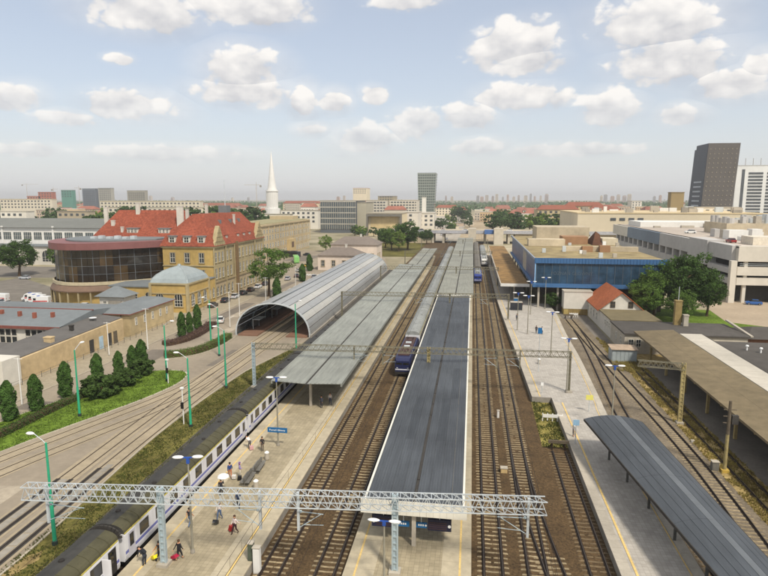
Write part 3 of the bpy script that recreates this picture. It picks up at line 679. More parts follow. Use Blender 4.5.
gantry('farthest gantry just before the bridge', (-28, 330), (8.8, 332), 7.2, .85, .7, 44, [(-27.9, 0), (-5.0, .95), (8.6, .95)], [(-13.3, 2.0)], LATT, LATT, mw=.26)
gantry('short yellowed gantry arm over the weedy siding', (22.6, 81.6), (28.3, 80.6), 8.3, .8, .6, 9, [(28.15, .03)], [], LATT, OLDIRON, mw=.42)
for nm, x in (('left platform track', -15.5), ('standing white train', -28.35), ('blue locomotive track', -11.1), ('track right of the central platform', 2.3), ('second track right of the central platform', 5.85)):
    rw = thing('overhead_wire', 'thin overhead wire above the ' + nm, 'wire', (x, 30, 5.2), group='overhead wires')
    MB().tube((x, 22, 5.25), (x, 400, 5.25), .016, .016, 5).build('contact_wire', RUST, rw)
    m = MB(); sp = [22, 42.3, 88, 141, 197, 257, 331, 400]; dr = MB()
    for y0, y1 in zip(sp, sp[1:]):
        n = 10; pr = None
        for k in range(n + 1):
            t = k / n; p = (x, y0 + (y1 - y0) * t, 6.55 - 2.6 * t * (1 - t) * min(1, (y1 - y0) / 55) * .9)
            if pr: m.tube(pr, p, .014, .014, 4)
            if 0 < k < n: dr.tube(p, (x, p[1], 5.25), .008, .008, 4)
            pr = p
    if x in (-15.5, 2.3):
        MB().tube((x + 1.6, 22, 8.05), (x + 1.6, 400, 7.75), .016, .016, 5).build('feeder_wire', RUST, rw)
    m.build('messenger_wire', RUST, rw); dr.build('droppers', RUST, rw, kind='stuff')
# ================================================================== TRAINS
TW = M('coach_white', 'd0d0d2', .4, .1, 1.2, spec=.45, big=.08, streak=(1, 2.5, .25), det=8); TL = M('coach_lilac', '5f66a6', .42, .05, .8, spec=.45); TG = M('coach_grey', 'b7b7c0', .42, .06, .8, spec=.45)
TROOF = M('coach_roof_olive', '4a4734', .75, .18, 1.2, big=.25); TRTOP = M('coach_roof_soot', '3b3a37', .75, .18, 1.2, big=.25); TDARK = M('underframe', '2c2926', .85, .2, 2); TYL = M('cornice_yellow', 'c2b452', .6, .1, 2)
TBLUE = M('loco_blue', '1a2148', .4, .08, 1, spec=.5); TRED = M('loco_roof_red', '4b3733', .7, .15, 1.5); TROOFG = M('coach_roof_grey', '8a8c88', .6, .16, 1, big=.2)
cw = {}
def cwin(w, h, glass=None):
    k = (w, h)
    if k not in cw:
        m = MB(); b = .05 # faces +x; a rubber rim with a recessed pane
        m.box(-.01, .016, -w / 2, w / 2, -h / 2, -h / 2 + b, 1).box(-.01, .016, -w / 2, w / 2, h / 2 - b, h / 2, 1).box(-.01, .016, -w / 2, -w / 2 + b, -h / 2 + b, h / 2 - b, 1).box(-.01, .016, w / 2 - b, w / 2, -h / 2 + b, h / 2 - b, 1)
        m.box(-.01, .006, -w / 2 + b, w / 2 - b, -h / 2 + b, h / 2 - b, 0); cw[k] = m.mesh('window', [glass or CARGL, TDARK])
    return cw[k]
def coach(root, x, y0, y1, roofm=TROOF, windows=True, body=TW, stripe=True, green_end=False, zb=.34):
    """one coach between y0 and y1, rail top at zb; body is a mesh whose children are its pieces"""
    hw = 1.42; prof = [(-hw + .06, zb + .75), (-hw, zb + 1.0), (-hw, zb + 2.95), (-hw + .05, zb + 3.12), (hw - .05, zb + 3.12), (hw, zb + 2.95), (hw, zb + 1.0), (hw - .06, zb + .75)]
    b = MB().sweep([(x, y0), (x, y1)], prof).build('coach', body, root)
    rp = [(hw - .02, zb + 3.1)] + [(hw * math.cos(t * math.pi / 12) * .99, zb + 3.13 + .78 * math.sin(t * math.pi / 12) ** .8) for t in range(1, 12)] + [(-hw + .02, zb + 3.1)]
    MB().sweep([(x, y0 + .05), (x, y1 - .05)], rp, 1, True, [0] * 5 + [1] * 8).build('roof', [roofm, TRTOP if roofm is TROOF else roofm], b)
    if windows:
        ribs = MB(); n = int((y1 - y0) / 1.1)
        for k in range(1, n):
            y = y0 + (y1 - y0) * k / n
            for t in range(0, 5):
                a, c = [(x + hw * math.cos(q * math.pi / 12) * 1.0, y, zb + 3.145 + .78 * math.sin(q * math.pi / 12) ** .8) for q in (t, t + 1)]
                ribs.bar(a, c, .05, .03, up=(0, 1, 0))
        ribs.build('roof_ribs', roofm, b, kind='stuff')
        MB().box(x + hw - .03, x + hw + .012, y0 + .1, y1 - .1, zb + 3.08, zb + 3.17).build('cornice', TYL, b)
        if stripe:
            MB().box(x + hw, x + hw + .006, y0 + .1, y1 - .1, zb + 1.32, zb + 1.58).build('stripe', TL, b)
            MB().box(x + hw - .02, x + hw + .007, y0 + .1, y1 - .1, zb + 1.02, zb + 1.2).build('stripe', TG, b)
        for e in (0, 1):
            yy = y0 + 1.0 if e == 0 else y1 - 1.0
            d = MB().box(x + hw - .03, x + hw + .02, yy - .48, yy + .48, zb + .82, zb + 2.92).build('door', TG, b)
            inst('door_window', cwin(.55, 1.05), b, (x + hw + .022 - org(b).x, yy - org(b).y, zb + 2.2 - org(b).z))
        n = 9; a0, a1 = y0 + 2.9, y1 - 2.9
        for k in range(n):
            yy = a0 + (a1 - a0) * k / (n - 1)
            inst('window', cwin(1.35, 1.05), b, (x + hw + .002 - org(b).x, yy - org(b).y, zb + 2.28 - org(b).z))
        for k in range(5): MB().lathe([(.22, 0), (.2, .1), (.05, .12)], 8, (x + random.uniform(-.4, .4), y0 + 2 + k * 5, zb + 3.9)).build('roof_vent', TDARK if roofm is TROOF else roofm, b)
    MB().box(x - hw + .2, x + hw - .2, y0 + .3, y1 - .3, zb + .35, zb + .76).build('underframe', TDARK, b)
    for yy in (y0 + 3.4, y1 - 3.4):
        m = MB().box(x - 1.05, x + 1.05, yy - 1.7, yy + 1.7, zb + .35, zb + .62)
        for dy in (-1.25, 1.25):
            for s_ in (-.75, .75): m.tube((x + s_ - .06, yy + dy, zb + .46), (x + s_ + .06, yy + dy, zb + .46), .46, .46, 16)
        m.build('bogie', TDARK, b)
    return b
def gangway(root, x, y0, y1, zb=.34):
    MB().box(x - .5, x + .5, y0, y1, zb + .9, zb + 3.2).build('gangway', TDARK, root)
tr = thing('passenger_train', 'white and lilac passenger train standing at the left platform', 'train', (-28.35, 14, .34))
e = [13.0, 39.2, 39.9, 65.9, 66.6, 92.6, 93.3, 119.3]
for a, b in zip(e[::2], e[1::2]): coach(tr, -28.35, a, b)
for a, b in zip(e[1::2], e[2::2]): gangway(tr, -28.35, a - .05, b + .05)
for a, b in zip(e[1::2], e[2::2]):
    m = MB()
    for t in range(12):
        p, q = [(-28.35 + 1.2 * math.cos(s_ * math.pi / 12), (a + b) / 2, .34 + 3.0 + .72 * math.sin(s_ * math.pi / 12)) for s_ in (t, t + 1)]
        m.bar(p, q, .6, .12, up=(0, 1, 0))
    m.build('gangway_hood', GUT, tr)
# open entrance door of the nearest coach
MB().box(-26.92, -26.2, 37.0, 37.06, 1.15, 3.2).build('open_door', TW, tr)
MB().box(-26.95, -26.905, 37.75, 38.75, 1.15, 3.2).build('entrance', TDARK, tr)

# blue electric locomotive with pale coaches on the second track
lt = thing('locomotive_train', 'blue electric locomotive with pale coaches beside the central canopy', 'train', (-11.1, 95.4, .34))
def loco(root, x, y0, y1, body, roofm, nose=True, zb=.34):
    hw = 1.45; ys = [(y0, .86, 2.55), (y0 + .5, .97, 2.95), (y0 + 1.5, 1, 3.1), (y1 - 1.5, 1, 3.1), (y1 - .5, .97, 2.95), (y1, .86, 2.55)]
    m = MB(); vs = []
    for y, k, zt in ys: vs += [(x - hw * k, y, zb + .7), (x - hw * k, y, zb + zt - .45), (x - hw * k * .86, y, zb + zt), (x + hw * k * .86, y, zb + zt), (x + hw * k, y, zb + zt - .45), (x + hw * k, y, zb + .7)]
    fs = [(i * 6 + j, i * 6 + (j + 1) % 6, (i + 1) * 6 + (j + 1) % 6, (i + 1) * 6 + j) for i in range(5) for j in range(6)] + [(0, 1, 2, 3, 4, 5)[::-1], tuple(30 + j for j in range(6))]
    b = m.add(vs, fs).build('locomotive_body', body, root)
    for s_ in (-1, 1):
        MB().add([(x + s_ * .08, y0 - .012, zb + 1.9), (x + s_ * 1.1, y0 - .012, zb + 1.9), (x + s_ * 1.05, y0 + .02 - .012, zb + 2.48), (x + s_ * .08, y0 + .02 - .012, zb + 2.48),
                  (x + s_ * .08, y0 + .05, zb + 1.9), (x + s_ * 1.1, y0 + .05, zb + 1.9), (x + s_ * 1.05, y0 + .05, zb + 2.48), (x + s_ * .08, y0 + .05, zb + 2.48)],
                 [(0, 1, 2, 3), (7, 6, 5, 4), (0, 4, 5, 1), (1, 5, 6, 2), (2, 6, 7, 3), (3, 7, 4, 0)]).build('windscreen', CARGL, b)
        MB().lathe([(.13, 0), (.13, .05)], 10, (x + s_ * .9, y0 - .02, zb + 1.35)).build('headlight', HLIGHT, b)
    MB().box(x - 1.22, x + 1.22, y0 - .03, y0 + .04, zb + 1.0, zb + 1.18).build('front_stripe', M('lining', 'c9c9d0', .5), b)
    MB().box(x - 1.3, x + 1.3, y0 - .12, y0 + .3, zb + .3, zb + .72).build('buffer_beam', TDARK, b)
    rf = MB().box(x - 1.0, x + 1.0, y0 + 1.6, y1 - 1.6, zb + 3.05, zb + 3.3).build('roof_deck', roofm, b)
    for yy in (y0 + 3.2, y1 - 3.2):
        p = MB(); z = zb + 3.32
        for s_ in (-.5, .5): p.tube((x + s_, yy - .8, z), (x + s_, yy + .8, z + .12), .05, .05, 6).tube((x + s_, yy + .8, z + .12), (x + s_ * .8, yy - .7, z + .28), .04, .04, 6)
        p.bar((x - .8, yy - .7, z + .32), (x + .8, yy - .7, z + .32), .07); p.build('pantograph', RUST, b)
    for k in range(5): MB().box(x - .5, x + .5, y0 + 5 + k * 1.4, y0 + 5.9 + k * 1.4, zb + 3.3, zb + 3.5).build('roof_box', [roofm, GALV][k % 2], b)
    for yy in (y0 + 3.6, y1 - 3.6):
        m = MB().box(x - 1.2, x + 1.2, yy - 1.8, yy + 1.8, zb + .3, zb + .68)
        for dy in (-1.4, 1.4):
            for s_ in (-.75, .75): m.tube((x + s_ - .07, yy + dy, zb + .55), (x + s_ + .07, yy + dy, zb + .55), .6, .6, 16)
        m.build('bogie', TDARK, b)
loco(lt, -11.1, 95.4, 111.6, TBLUE, TRED)
y = 112.2
for k in range(8):
    coach(lt, -11.1, y, y + 25.4, TROOFG, windows=True, stripe=k % 2 == 0); gangway(lt, -11.1, y + 25.35, y + 26.05); y += 26.0
# two more trains far along the right-hand tracks
t3 = thing('multiple_unit_train', 'dark blue train far along the track right of the central canopy', 'train', (2.3, 208, .34)); loco(t3, 2.3, 208, 226, M('unit_blue', '2e3f86', .4), TROOFG)
y = 226.6
for k in range(5): coach(t3, 2.3, y, y + 25.4, M('coach_roof_dim', '6a655c', .7), windows=False, body=M('unit_side', '3a4470', .5)); gangway(t3, 2.3, y + 25.3, y + 26.1); y += 26
t4 = thing('multiple_unit_train', 'white train far along the track beside the brown canopy', 'train', (5.65, 262, .34)); loco(t4, 5.6, 262, 280, M('unit_white', 'cfcdc6', .4), TROOFG)
coach(t4, 5.6, 280.6, 306, TROOFG, windows=False); coach(t4, 5.6, 306.6, 332, TROOFG, windows=False); gangway(t4, 5.6, 279.9, 280.7); gangway(t4, 5.6, 305.9, 306.7)

# ================================================================== LAMPS, SIGNS, BENCHES
def lamp_double(h=8.4):
    r = thing('platform_lamp', 'x', 'lamp post', group='double-headed platform lamps')
    MB().tube((0, 0, 0), (0, 0, h - .5), .11, .06, 10).build('pole', M('lamp_pole_grey', '8b8778', .6, .12, 2), r)
    MB().lathe([(.2, 0), (.2, .12), (.1, .4)], 10).build('base', CONCD, r)
    m = MB().box(-.12, .12, -.1, .1, h - .55, h - .05); m.bar((-.5, 0, h - .06), (.5, 0, h - .06), .1); m.build('bracket', BLUEP, r)
    for s_ in (-1, 1):
        vs = MB().lathe([(.02, -.12), (.16, -.1), (.22, 0), (.16, .08), (.03, .1)], 12, (s_ * .78, 0, h), sx=2.2); vs.build('lamp_head', LAMPW, r, smooth=True)
    return r
LD = lamp_double()
spots = [((-22.3, 42.1), 'double-headed lamp among the walking people near the gantry mast', 12), ((-22.2, 63.7), 'double-headed lamp carrying the blue name sign on the left platform', 8),
         ((14.9, 109.4), 'double-headed lamp in the middle of the right platform beside the yard', 0), ((14.6, 88.6), 'double-headed lamp on the right platform behind the yellow notice', 0),
         ((18.0, 74.6), 'double-headed lamp rising behind the vaulted foreground canopy', 0), ((10.4, 131.1), 'lamp nearest the track on the far right platform', 0),
         ((15.0, 149.8), 'lamp by the blue building corner on the right platform', 0), ((12.3, 127.5), 'lamp standing beside the two people on the right platform', 0),
         ((-5.9, 39.6), 'double-headed lamp in front of the departure boards on the central platform', 0), ((19.5, 158), 'lamp under the front of the blue building', 0)]
for i, (q, lb, rz) in enumerate(spots):
    zz = .95
    if i == 0: LD.location = (*q, zz); LD.rotation_euler = (0, 0, R(rz)); LD['label'] = lb
    else: c = dup(LD, lb, (*q, zz), R(rz))
    if i == 8: c.scale = (1, 1, .68)
def street_lamp(h=9.4):
    r = thing('street_lamp', 'x', 'street lamp', group='green street lamps')
    MB().tube((0, 0, 0), (0, 0, h * .45), .17, .15, 12).tube((0, 0, h * .45), (0, 0, h), .115, .09, 12).build('pole', GREENP, r)
    MB().lathe([(.24, 0), (.24, .35), (.17, .4)], 12).build('collar', M('collar_dark', '2c3a36', .7), r)
    pts = [(0, 0, h - .1)] + [(-1.1 * t / 6 * (1.6 - .1 * t), 0, h + .75 * math.sin(t / 6 * 1.5)) for t in range(1, 7)]
    MB().path(pts, .035).build('arm', GALV, r)
    x, _, z = pts[-1]; MB().lathe([(.03, -.1), (.16, -.07), (.2, .02), (.12, .12), (.02, .13)], 10, (x - .3, 0, z), sx=2.1).build('lamp_head', LAMPW, r, smooth=True)
    return r
SLM = street_lamp()
gl = [((-35.5, 42.8), 'green street lamp on the verge crossed by the near gantry', 0), ((-53.2, 70.9), 'green pole standing in the island grass between columnar trees', -100), ((-49.2, 87.4), 'green pole at the rounded tip of the grass island', 180),
      ((-36.3, 69.8), 'green lamp on the verge beside the white train', 10), ((-38.3, 85.9), 'green pole on the verge left of the second gantry', 30), ((-52.8, 111.9), 'green pole behind the curved green hedge', 60),
      ((-34.2, 110.5), 'green pole between the arched shed and the left canopy', 150), ((-47.5, 104), 'green lamp in front of the shed beside the hedge end', 20)]
for i, (q, lb, rz) in enumerate(gl):
    if i == 0: SLM.location = (*q, 0); SLM['label'] = lb
    else: dup(SLM, lb, (*q, .14 if i in (1, 2) else 0), R(rz))
def white_pole(label, x, y, h, z=0.):
    r = thing('white_pole', label, 'pole', (x, y, z), group='white street poles'); MB().tube((x, y, z), (x, y, z + h), .10, .06, 8).build('pole', WHITE, r)
    MB().bar((x - .7, y, z + h - .15), (x + .7, y, z + h - .15), .06).build('cross_arm', WHITE, r); MB().lathe([(.16, 0), (.16, .2), (.1, .25)], 8, (x, y, z)).build('base', CONCD, r)
for lb, x, y, h in [('white pole before the columnar tree nearest the left edge', -64.5, 73.8, 7.2), ('white pole against the yellow wall beside the blue door', -68.5, 101, 6.6), ('tall white pole on the sidewalk before the slate-roofed house', -63.4, 106, 8.5),
                    ('white pole left of the arched shed mouth', -55.5, 128, 8.5), ('white pole beside the shed roof under the big tree', -54.6, 150, 9), ('white pole in front of the parked cars', -58, 140, 8.8), ('white pole further along the shed flank', -54.2, 176, 9)]:
    white_pole(lb, x, y, h)
def signal(label, x, y, h, z=.0):
    r = thing('traffic_signal', label, 'traffic signal', (x, y, z), group='tram signals'); MB().tube((x, y, z), (x, y, z + h), .08, .07, 8).build('pole', WHITE, r)
    MB().box(x - .16, x + .16, y - .32, y - .1, z + h * .45, z + h * .45 + .85).build('signal_box', M('signal_black', '181818', .5), r); MB().box(x - .22, x + .22, y - .14, y + .14, z + h - .1, z + h + .12).build('cap', LAMPW, r)
signal('white tram signal post at the island tip', -48.4, 86.3, 4.0, .14); signal('white tram signal post beside the green verge lamp', -37.7, 70.6, 5.0)
MB_ = MB
# signs
def text_mesh(txt, size, mat, loc, rz, parent, name='lettering', ex=.01):
    cu = bpy.data.curves.new('t', 'FONT'); cu.body = txt; cu.size = size; cu.extrude = ex; cu.align_x = 'CENTER'; cu.align_y = 'CENTER'; cu.resolution_u = 2
    o = bpy.data.objects.new('t', cu); COL.objects.link(o); dg = bpy.context.evaluated_depsgraph_get(); me = bpy.data.meshes.new_from_object(o.evaluated_get(dg))
    bpy.data.objects.remove(o); me.materials.clear(); me.materials.append(mat)
    q = inst(name, me, parent, tuple(Vector(loc) - org(parent))); q.rotation_euler = (R(90), 0, rz); return q
r = thing('station_sign', 'blue name sign fixed to the lamp pole on the left platform', 'sign', (-22.2, 63.55, 3.0))
MB().box(-23.4, -21.0, 63.5, 63.58, 2.65, 3.25).build('sign_panel', SIGNB, r); MB().box(-22.35, -22.05, 63.585, 63.7, 2.85, 3.05).build('clamp', GALV, r)
text_mesh('Poznań Główny', .3, LAMPW, (-22.2, 63.49, 2.95), 0, r)
for lb, x, sgn in (('departure board with a clock at its left, under the central canopy', -6.9, -1), ('departure board with a clock at its right, under the central canopy', -2.15, 1)):
    r = thing('departure_board', lb, 'display board', (x, 45.95, 2.45), group='departure boards')
    MB().box(x - .98, x + .98, 45.85, 46.1, 2.42, 3.42).build('case', BOARD, r)
    for k in range(4): MB().box(x - .9 + (0 if sgn > 0 else .3), x + .9 - (.3 if sgn > 0 else 0), 45.835, 45.855, 2.55 + k * .18, 2.65 + k * .18).build('screen_row', M('screen_row', '3a2b30', .4), r)
    cx_ = x + sgn * .82; m = MB().tube((cx_, 45.86, 2.9), (cx_, 45.82, 2.9), .13, .13, 16); m.build('clock', LAMPW, r)
    MB().bar((x, 45.97, 3.41), (x, 45.97, 4.6), .07).build('hanger', GALV, r)
for lb, x, t in (('small blue direction sign left of the canopy column', -5.2, '◄ 3'), ('small blue direction sign right of the canopy column', -3.7, '3 ►')):
    r = thing('direction_sign', lb, 'sign', (x, 46.0, 2.5), group='blue direction signs under the canopy'); MB().box(x - .5, x + .5, 46.0, 46.07, 2.5, 3.0).build('sign_panel', SIGNB, r)
    for k in range(3): MB().box(x - .25 + k * .18, x - .13 + k * .18, 45.988, 46.002, 2.68, 2.84).build('pictogram', LAMPW, r)
    MB().tube((x + (.4 if '►' in t else -.4), 46.01, 2.75), (x + (.4 if '►' in t else -.4), 45.985, 2.75), .09, .09, 12).build('number_disc', LAMPW, r)
    MB().bar((x, 46.04, 2.99), (x, 46.04, 4.6), .05).build('hanger', GALV, r)
def post_sign(label, x, y, z, h, w, hh, mat, name='notice_board'):
    r = thing(name, label, 'sign', (x, y, z)); MB().tube((x, y, z), (x, y, z + h), .05, .05, 8).build('post', GALV, r); MB().box(x - w / 2, x + w / 2, y - .09, y - .05, z + h - hh, z + h).build('sign_panel', mat, r); return r
post_sign('yellow notice board on the right platform near the vaulted canopy', 16.4, 80.8, .95, 2.4, .95, .7, M('notice_yellow', 'd6cf6c', .6, .06, 3))
post_sign('blue and white sign on the right platform edge by the notch', 12.75, 69.5, .95, 3.0, .7, .7, M('sign_pale_blue', '8fb3cc', .5, .1, 6))
post_sign('blue sign on a tall post in the middle of the right platform', 11.6, 99.2, .95, 7.6, .7, 1.0, SIGNB)
post_sign('small sign on the right platform beyond the notch', 10.9, 87.8, .95, 1.7, .4, .5, LAMPW)
# benches on the left platform
def bench(label, x, y, ln, rz):
    r = thing('platform_bench', label, 'bench', group='metal benches'); SB = M('bench_metal', '7d7a72', .5, .1, 4, metal=.3)
    n = 5
    for s_ in (-1, 1):
        for k in range(4): MB().box(s_ * (.12 + k * .11) - .045, s_ * (.12 + k * .11) + .045, -ln / 2, ln / 2, .43, .47).build('seat_slat', SB, r)
        for k in range(3): MB().box(s_ * .06 - .012, s_ * .06 + .012, -ln / 2, ln / 2, .55 + k * .13, .64 + k * .13).build('back_slat', SB, r)
    for k in range(n):
        yy = -ln / 2 + .2 + (ln - .4) * k / (n - 1); MB().box(-.5, .5, yy - .03, yy + .03, .38, .425).box(-.04, .04, yy - .03, yy + .03, 0, .9).box(-.35, .35, yy - .04, yy + .04, 0, .04).build('leg', SB, r)
    r.location = (x, y, .98); r.rotation_euler = (0, 0, rz)
bench('double-sided metal bench on the left platform, half nearer the gantry', -22.4, 54.6, 2.5, R(3)); bench('double-sided metal bench on the left platform, half nearer the name sign', -22.3, 57.4, 2.5, R(3))
def litter_bin(label, x, y, z=.98):
    r = thing('litter_bin', label, 'bin', (x, y, z), group='litter bins'); MB().lathe([(.2, 0), (.24, .1), (.24, .8), (.2, .82)], 12, (x, y, z)).build('body', CONC, r); MB().lathe([(.26, .8), (.26, .88), (.1, 1.0)], 12, (x, y, z)).build('lid', LAMPW, r)
litter_bin('pale litter bin just beyond the platform benches', -22.2, 59.8); litter_bin('litter bin behind the benches near the train', -21.0, 53.2); litter_bin('litter bin near the right platform lamp', 12.2, 104)
# small trackside cabinets and posts
def cabinet(label, x, y, z, w, d, h, mat, name='trackside_cabinet'):
    r = thing(name, label, 'cabinet', (x, y, z)); MB().box(x - w / 2, x + w / 2, y - d / 2, y + d / 2, z, z + h).build('body', mat, r); MB().box(x - w / 2 - .05, x + w / 2 + .05, y - d / 2 - .05, y + d / 2 + .05, z + h, z + h + .07).build('lid', CONC, r)
    MB().box(x - w / 2 + .06, x + w / 2 - .06, y - d / 2 - .02, y - d / 2 + .005, z + .1, z + h - .1).build('door', mat, r)
cabinet('pale concrete box between the rails right of the central platform', 4.05, 62.5, .09, .7, .6, .5, M('tan_box', 'c2a878', .85)); cabinet('small white post box between the right-hand tracks', 4.1, 79, .09, .3, .3, 1.0, WHITE)
cabinet('white relay post at the bottom edge beside the left platform track', -17.25 + .7, 41.6, .09, .55, .4, 2.2, WHITE); cabinet('dark relay box beside the white relay post', -16.9 - .25, 41.9, .95, .4, .5, 1.5, M('relay_green', '4e5648', .7))
cabinet('dark telephone box on the grass by the overgrown track', 27.3, 66.6, .03, .7, .6, 1.0, M('box_grey', '6d6a62', .8)); cabinet('tiny white marker box by the pale sleepers', 27.6, 74.2, .03, .3, .2, .25, WHITE)
cabinet('dark kiosk box near the brown canopy on the right platform', 11.9, 156, .95, 3.0, 2.0, 2.0, M('kiosk_dark', '2e3136', .5), 'platform_kiosk')
cabinet('dark bench-like machine on the right platform by the canopy front', 12.4, 164, .95, 1.2, .8, 1.7, SIGNB, 'ticket_machine')
# utility pole with a dark upper half
r = thing('utility_pole', 'weathered pole with dark top beside the depot canopy', 'pole', (28.2, 66.3, 0)); MB().tube((28.2, 66.3, 0), (28.2, 66.3, 4.4), .2, .17, 10).build('lower_pole', OLDIRON, r)
MB().tube((28.2, 66.3, 4.4), (28.2, 66.3, 8.2), .2, .16, 8).build('upper_pole', WOODD, r)
for k in range(3): MB().bar((27.6, 66.3, 5.7 + k * .75), (28.9, 66.3, 5.7 + k * .75), .09).build('cross_arm', WOODD, r)
MB().box(28.45, 29.1, 66.1, 66.5, 5.6, 6.6).build('transformer', GUT, r); MB().box(27.8, 28.6, 65.9, 66.7, 0, .35).build('footing', M('footing_yellow', 'b79b4a', .8), r)
# ================================================================== BUILDINGS
YP = M('yellow_plaster', 'b0955a', .85, .14, .8, big=.16, det=8); CP = M('cream_plaster', 'a0926f', .85, .16, .8, big=.16, det=8); STONE = M('base_stone', 'a8977a', .85, .14, 1.2)
REDT = M('red_tiles', '7a3d2b', .85, .25, 1.6, bump=.3, bscale=9, col2='8a4a36', big=.14); WPL = M('white_plaster', 'c6c1b5', .85, .08, .8, big=.12)
SLATE = M('slate_roof', '6f7475', .75, .1, .8, big=.12); MAROON = M('maroon_sheet', '7d5350', .55, .08, .8); FRAMEW = M('window_frame', 'd9d5c8', .6, .05, 2); ZINC = M('zinc_dome', '99a2a2', .5, .1, .9, metal=.2)
BRN = M('brown_sheet', '6b5748', .7, .12, .8); SUR = M('stone_surround', '8f7f60', .85, .1, 1.5)
wm = {}
def win(root, x, y, z, w, h, rz=0., arched=False, fm=None, gm=None, surround=None, nx=2, ny=2, name='window'):
    """window on a wall: (x, y) on the wall face, z its sill; rz=0 faces -y, 90 deg faces +x"""
    k = (round(w, 2), round(h, 2), arched, (fm or FRAMEW).name, (gm or GLASS).name, surround.name if surround else None, nx, ny)
    if k not in wm:
        m = MB(); t = .07; pts = [(-w / 2, 0), (w / 2, 0), (w / 2, h)] + ([] if arched else []) + [(-w / 2, h)]
        hh = h - w / 2 if arched else h; d = -.09
        if surround:
            b = .16
            m.box(-w / 2 - b, -w / 2, d - .05, .02, 0, hh, 1).box(w / 2, w / 2 + b, d - .05, .02, 0, hh, 1).box(-w / 2 - b - .06, w / 2 + b + .06, d - .1, .02, -.18, 0, 1)
            if not arched: m.box(-w / 2 - b, w / 2 + b, d - .05, .02, h, h + b, 1)
        if arched:
            n = 8
            for i in range(n):
                a0, a1 = math.pi * i / n, math.pi * (i + 1) / n
                m.bar((math.cos(a0) * w / 2, d / 2 - .02, hh + math.sin(a0) * w / 2), (math.cos(a1) * w / 2, d / 2 - .02, hh + math.sin(a1) * w / 2), .14 if surround else .09, .1, 1 if surround else 0, up=(0, 1, 0))
        m.box(-w / 2, -w / 2 + t, d, .01, 0, hh).box(w / 2 - t, w / 2, d, .01, 0, hh).box(-w / 2 + t, w / 2 - t, d, .01, 0, t)
        if not arched: m.box(-w / 2 + t, w / 2 - t, d, .01, h - t, h)
        for i in range(1, nx): m.box(-w / 2 + w * i / nx - t / 2, -w / 2 + w * i / nx + t / 2, d + .01, -.02, t, hh - t + (w / 2 if arched else 0))
        for j in range(1, ny): m.box(-w / 2 + t, w / 2 - t, d + .012, -.022, hh * j / ny - t / 2, hh * j / ny + t / 2)
        g = MB(); pp = [(-w / 2 + .02, .01), (w / 2 - .02, .01), (w / 2 - .02, hh - .01)] + ([(math.cos(math.pi * i / 8) * (w / 2 - .02), hh + math.sin(math.pi * i / 8) * (w / 2 - .02)) for i in range(1, 8)] if arched else []) + [(-w / 2 + .02, hh - .01)]
        n = len(pp); g.add([(a, -.03, c) for a, c in pp] + [(a, -.005, c) for a, c in pp], [tuple(range(n)), tuple(range(n, 2 * n))[::-1]] + [(i, n + i, n + (i + 1) % n, (i + 1) % n) for i in range(n)])
        wm[k] = (m.mesh(name, [fm or FRAMEW, surround or SUR]), g.mesh('pane', gm or GLASS))
    o = inst(name, wm[k][0], root, tuple(Vector((x, y, z)) - org(root)), rz); inst('pane', wm[k][1], o); return o
E90 = R(90)
def building(name, label, loc, cat='building', group=None): return thing(name, label, cat, loc, 0, group)
def chimney(par, x, y, z0, z1, w=.9, d=.7, mat=None):
    c = MB().box(x - w / 2, x + w / 2, y - d / 2, y + d / 2, z0, z1).box(x - w / 2 - .08, x + w / 2 + .08, y - d / 2 - .08, y + d / 2 + .08, z1, z1 + .22).build('chimney', mat or WPL, par); return c

# ---- old station building, yellow with a red roof
r = building('old_station_building', 'yellow old station building with steep red tiled roof and gables', (-82, 182, 0))
MB().box(-90, -74.4, 161.5, 203, 0, 16).build('wall', YP, r)
MB().box(-74.395, -74.38, 161.6, 202.9, 5.61, 15.59).build('east_facade', CP, r)
MB().box(-74.39, -74.2, 161.3, 203, 0, 5.2).build('plinth_wall', STONE, r)
MB().box(-74.39, -74.0, 161.2, 203.1, 5.2, 5.6).build('string_course', SUR, r); MB().box(-90.3, -73.95, 161.1, 203.3, 15.6, 16.1).build('cornice', CP, r)
MB().box(-90.1, -74.0, 161.25, 161.49, 10.2, 10.5).build('string_course', CP, r)
rf = MB()
vs = [(-90.6, 160.9, 16.05), (-73.8, 160.9, 16.05), (-73.8, 203.6, 16.05), (-90.6, 203.6, 16.05), (-89.6, 162.6, 18.8), (-75.4, 162.6, 18.8), (-75.4, 202, 18.8), (-89.6, 202, 18.8), (-84, 169.5, 25.2), (-80.5, 169.5, 25.2), (-80.5, 198, 25.2), (-84, 198, 25.2)]
fs = [(0, 1, 5, 4), (1, 2, 6, 5), (2, 3, 7, 6), (3, 0, 4, 7), (4, 5, 9, 8), (5, 6, 10, 9), (6, 7, 11, 10), (7, 4, 8, 11), (8, 9, 10, 11), (3, 2, 1, 0)]
roof = rf.add(vs, fs).build('roof', REDT, r)
for x in (-86.9, -82.4, -77.9):
    d = MB().box(x - 1.1, x + 1.1, 161.6, 165.5, 16.9, 18.9).build('dormer', WPL, r); MB().box(x - 1.3, x + 1.3, 161.3, 166, 18.9, 19.1).build('dormer_roof', SLATE, d)
    win(r, x, 161.58, 17.1, 1.5, 1.6)
for x in (-86.9, -82.4, -77.9):
    for z in (11.2, 6.2, 1.5): win(r, x, 161.48, z, 1.5, 2.9 if z > 5 else 2.4, surround=SUR)
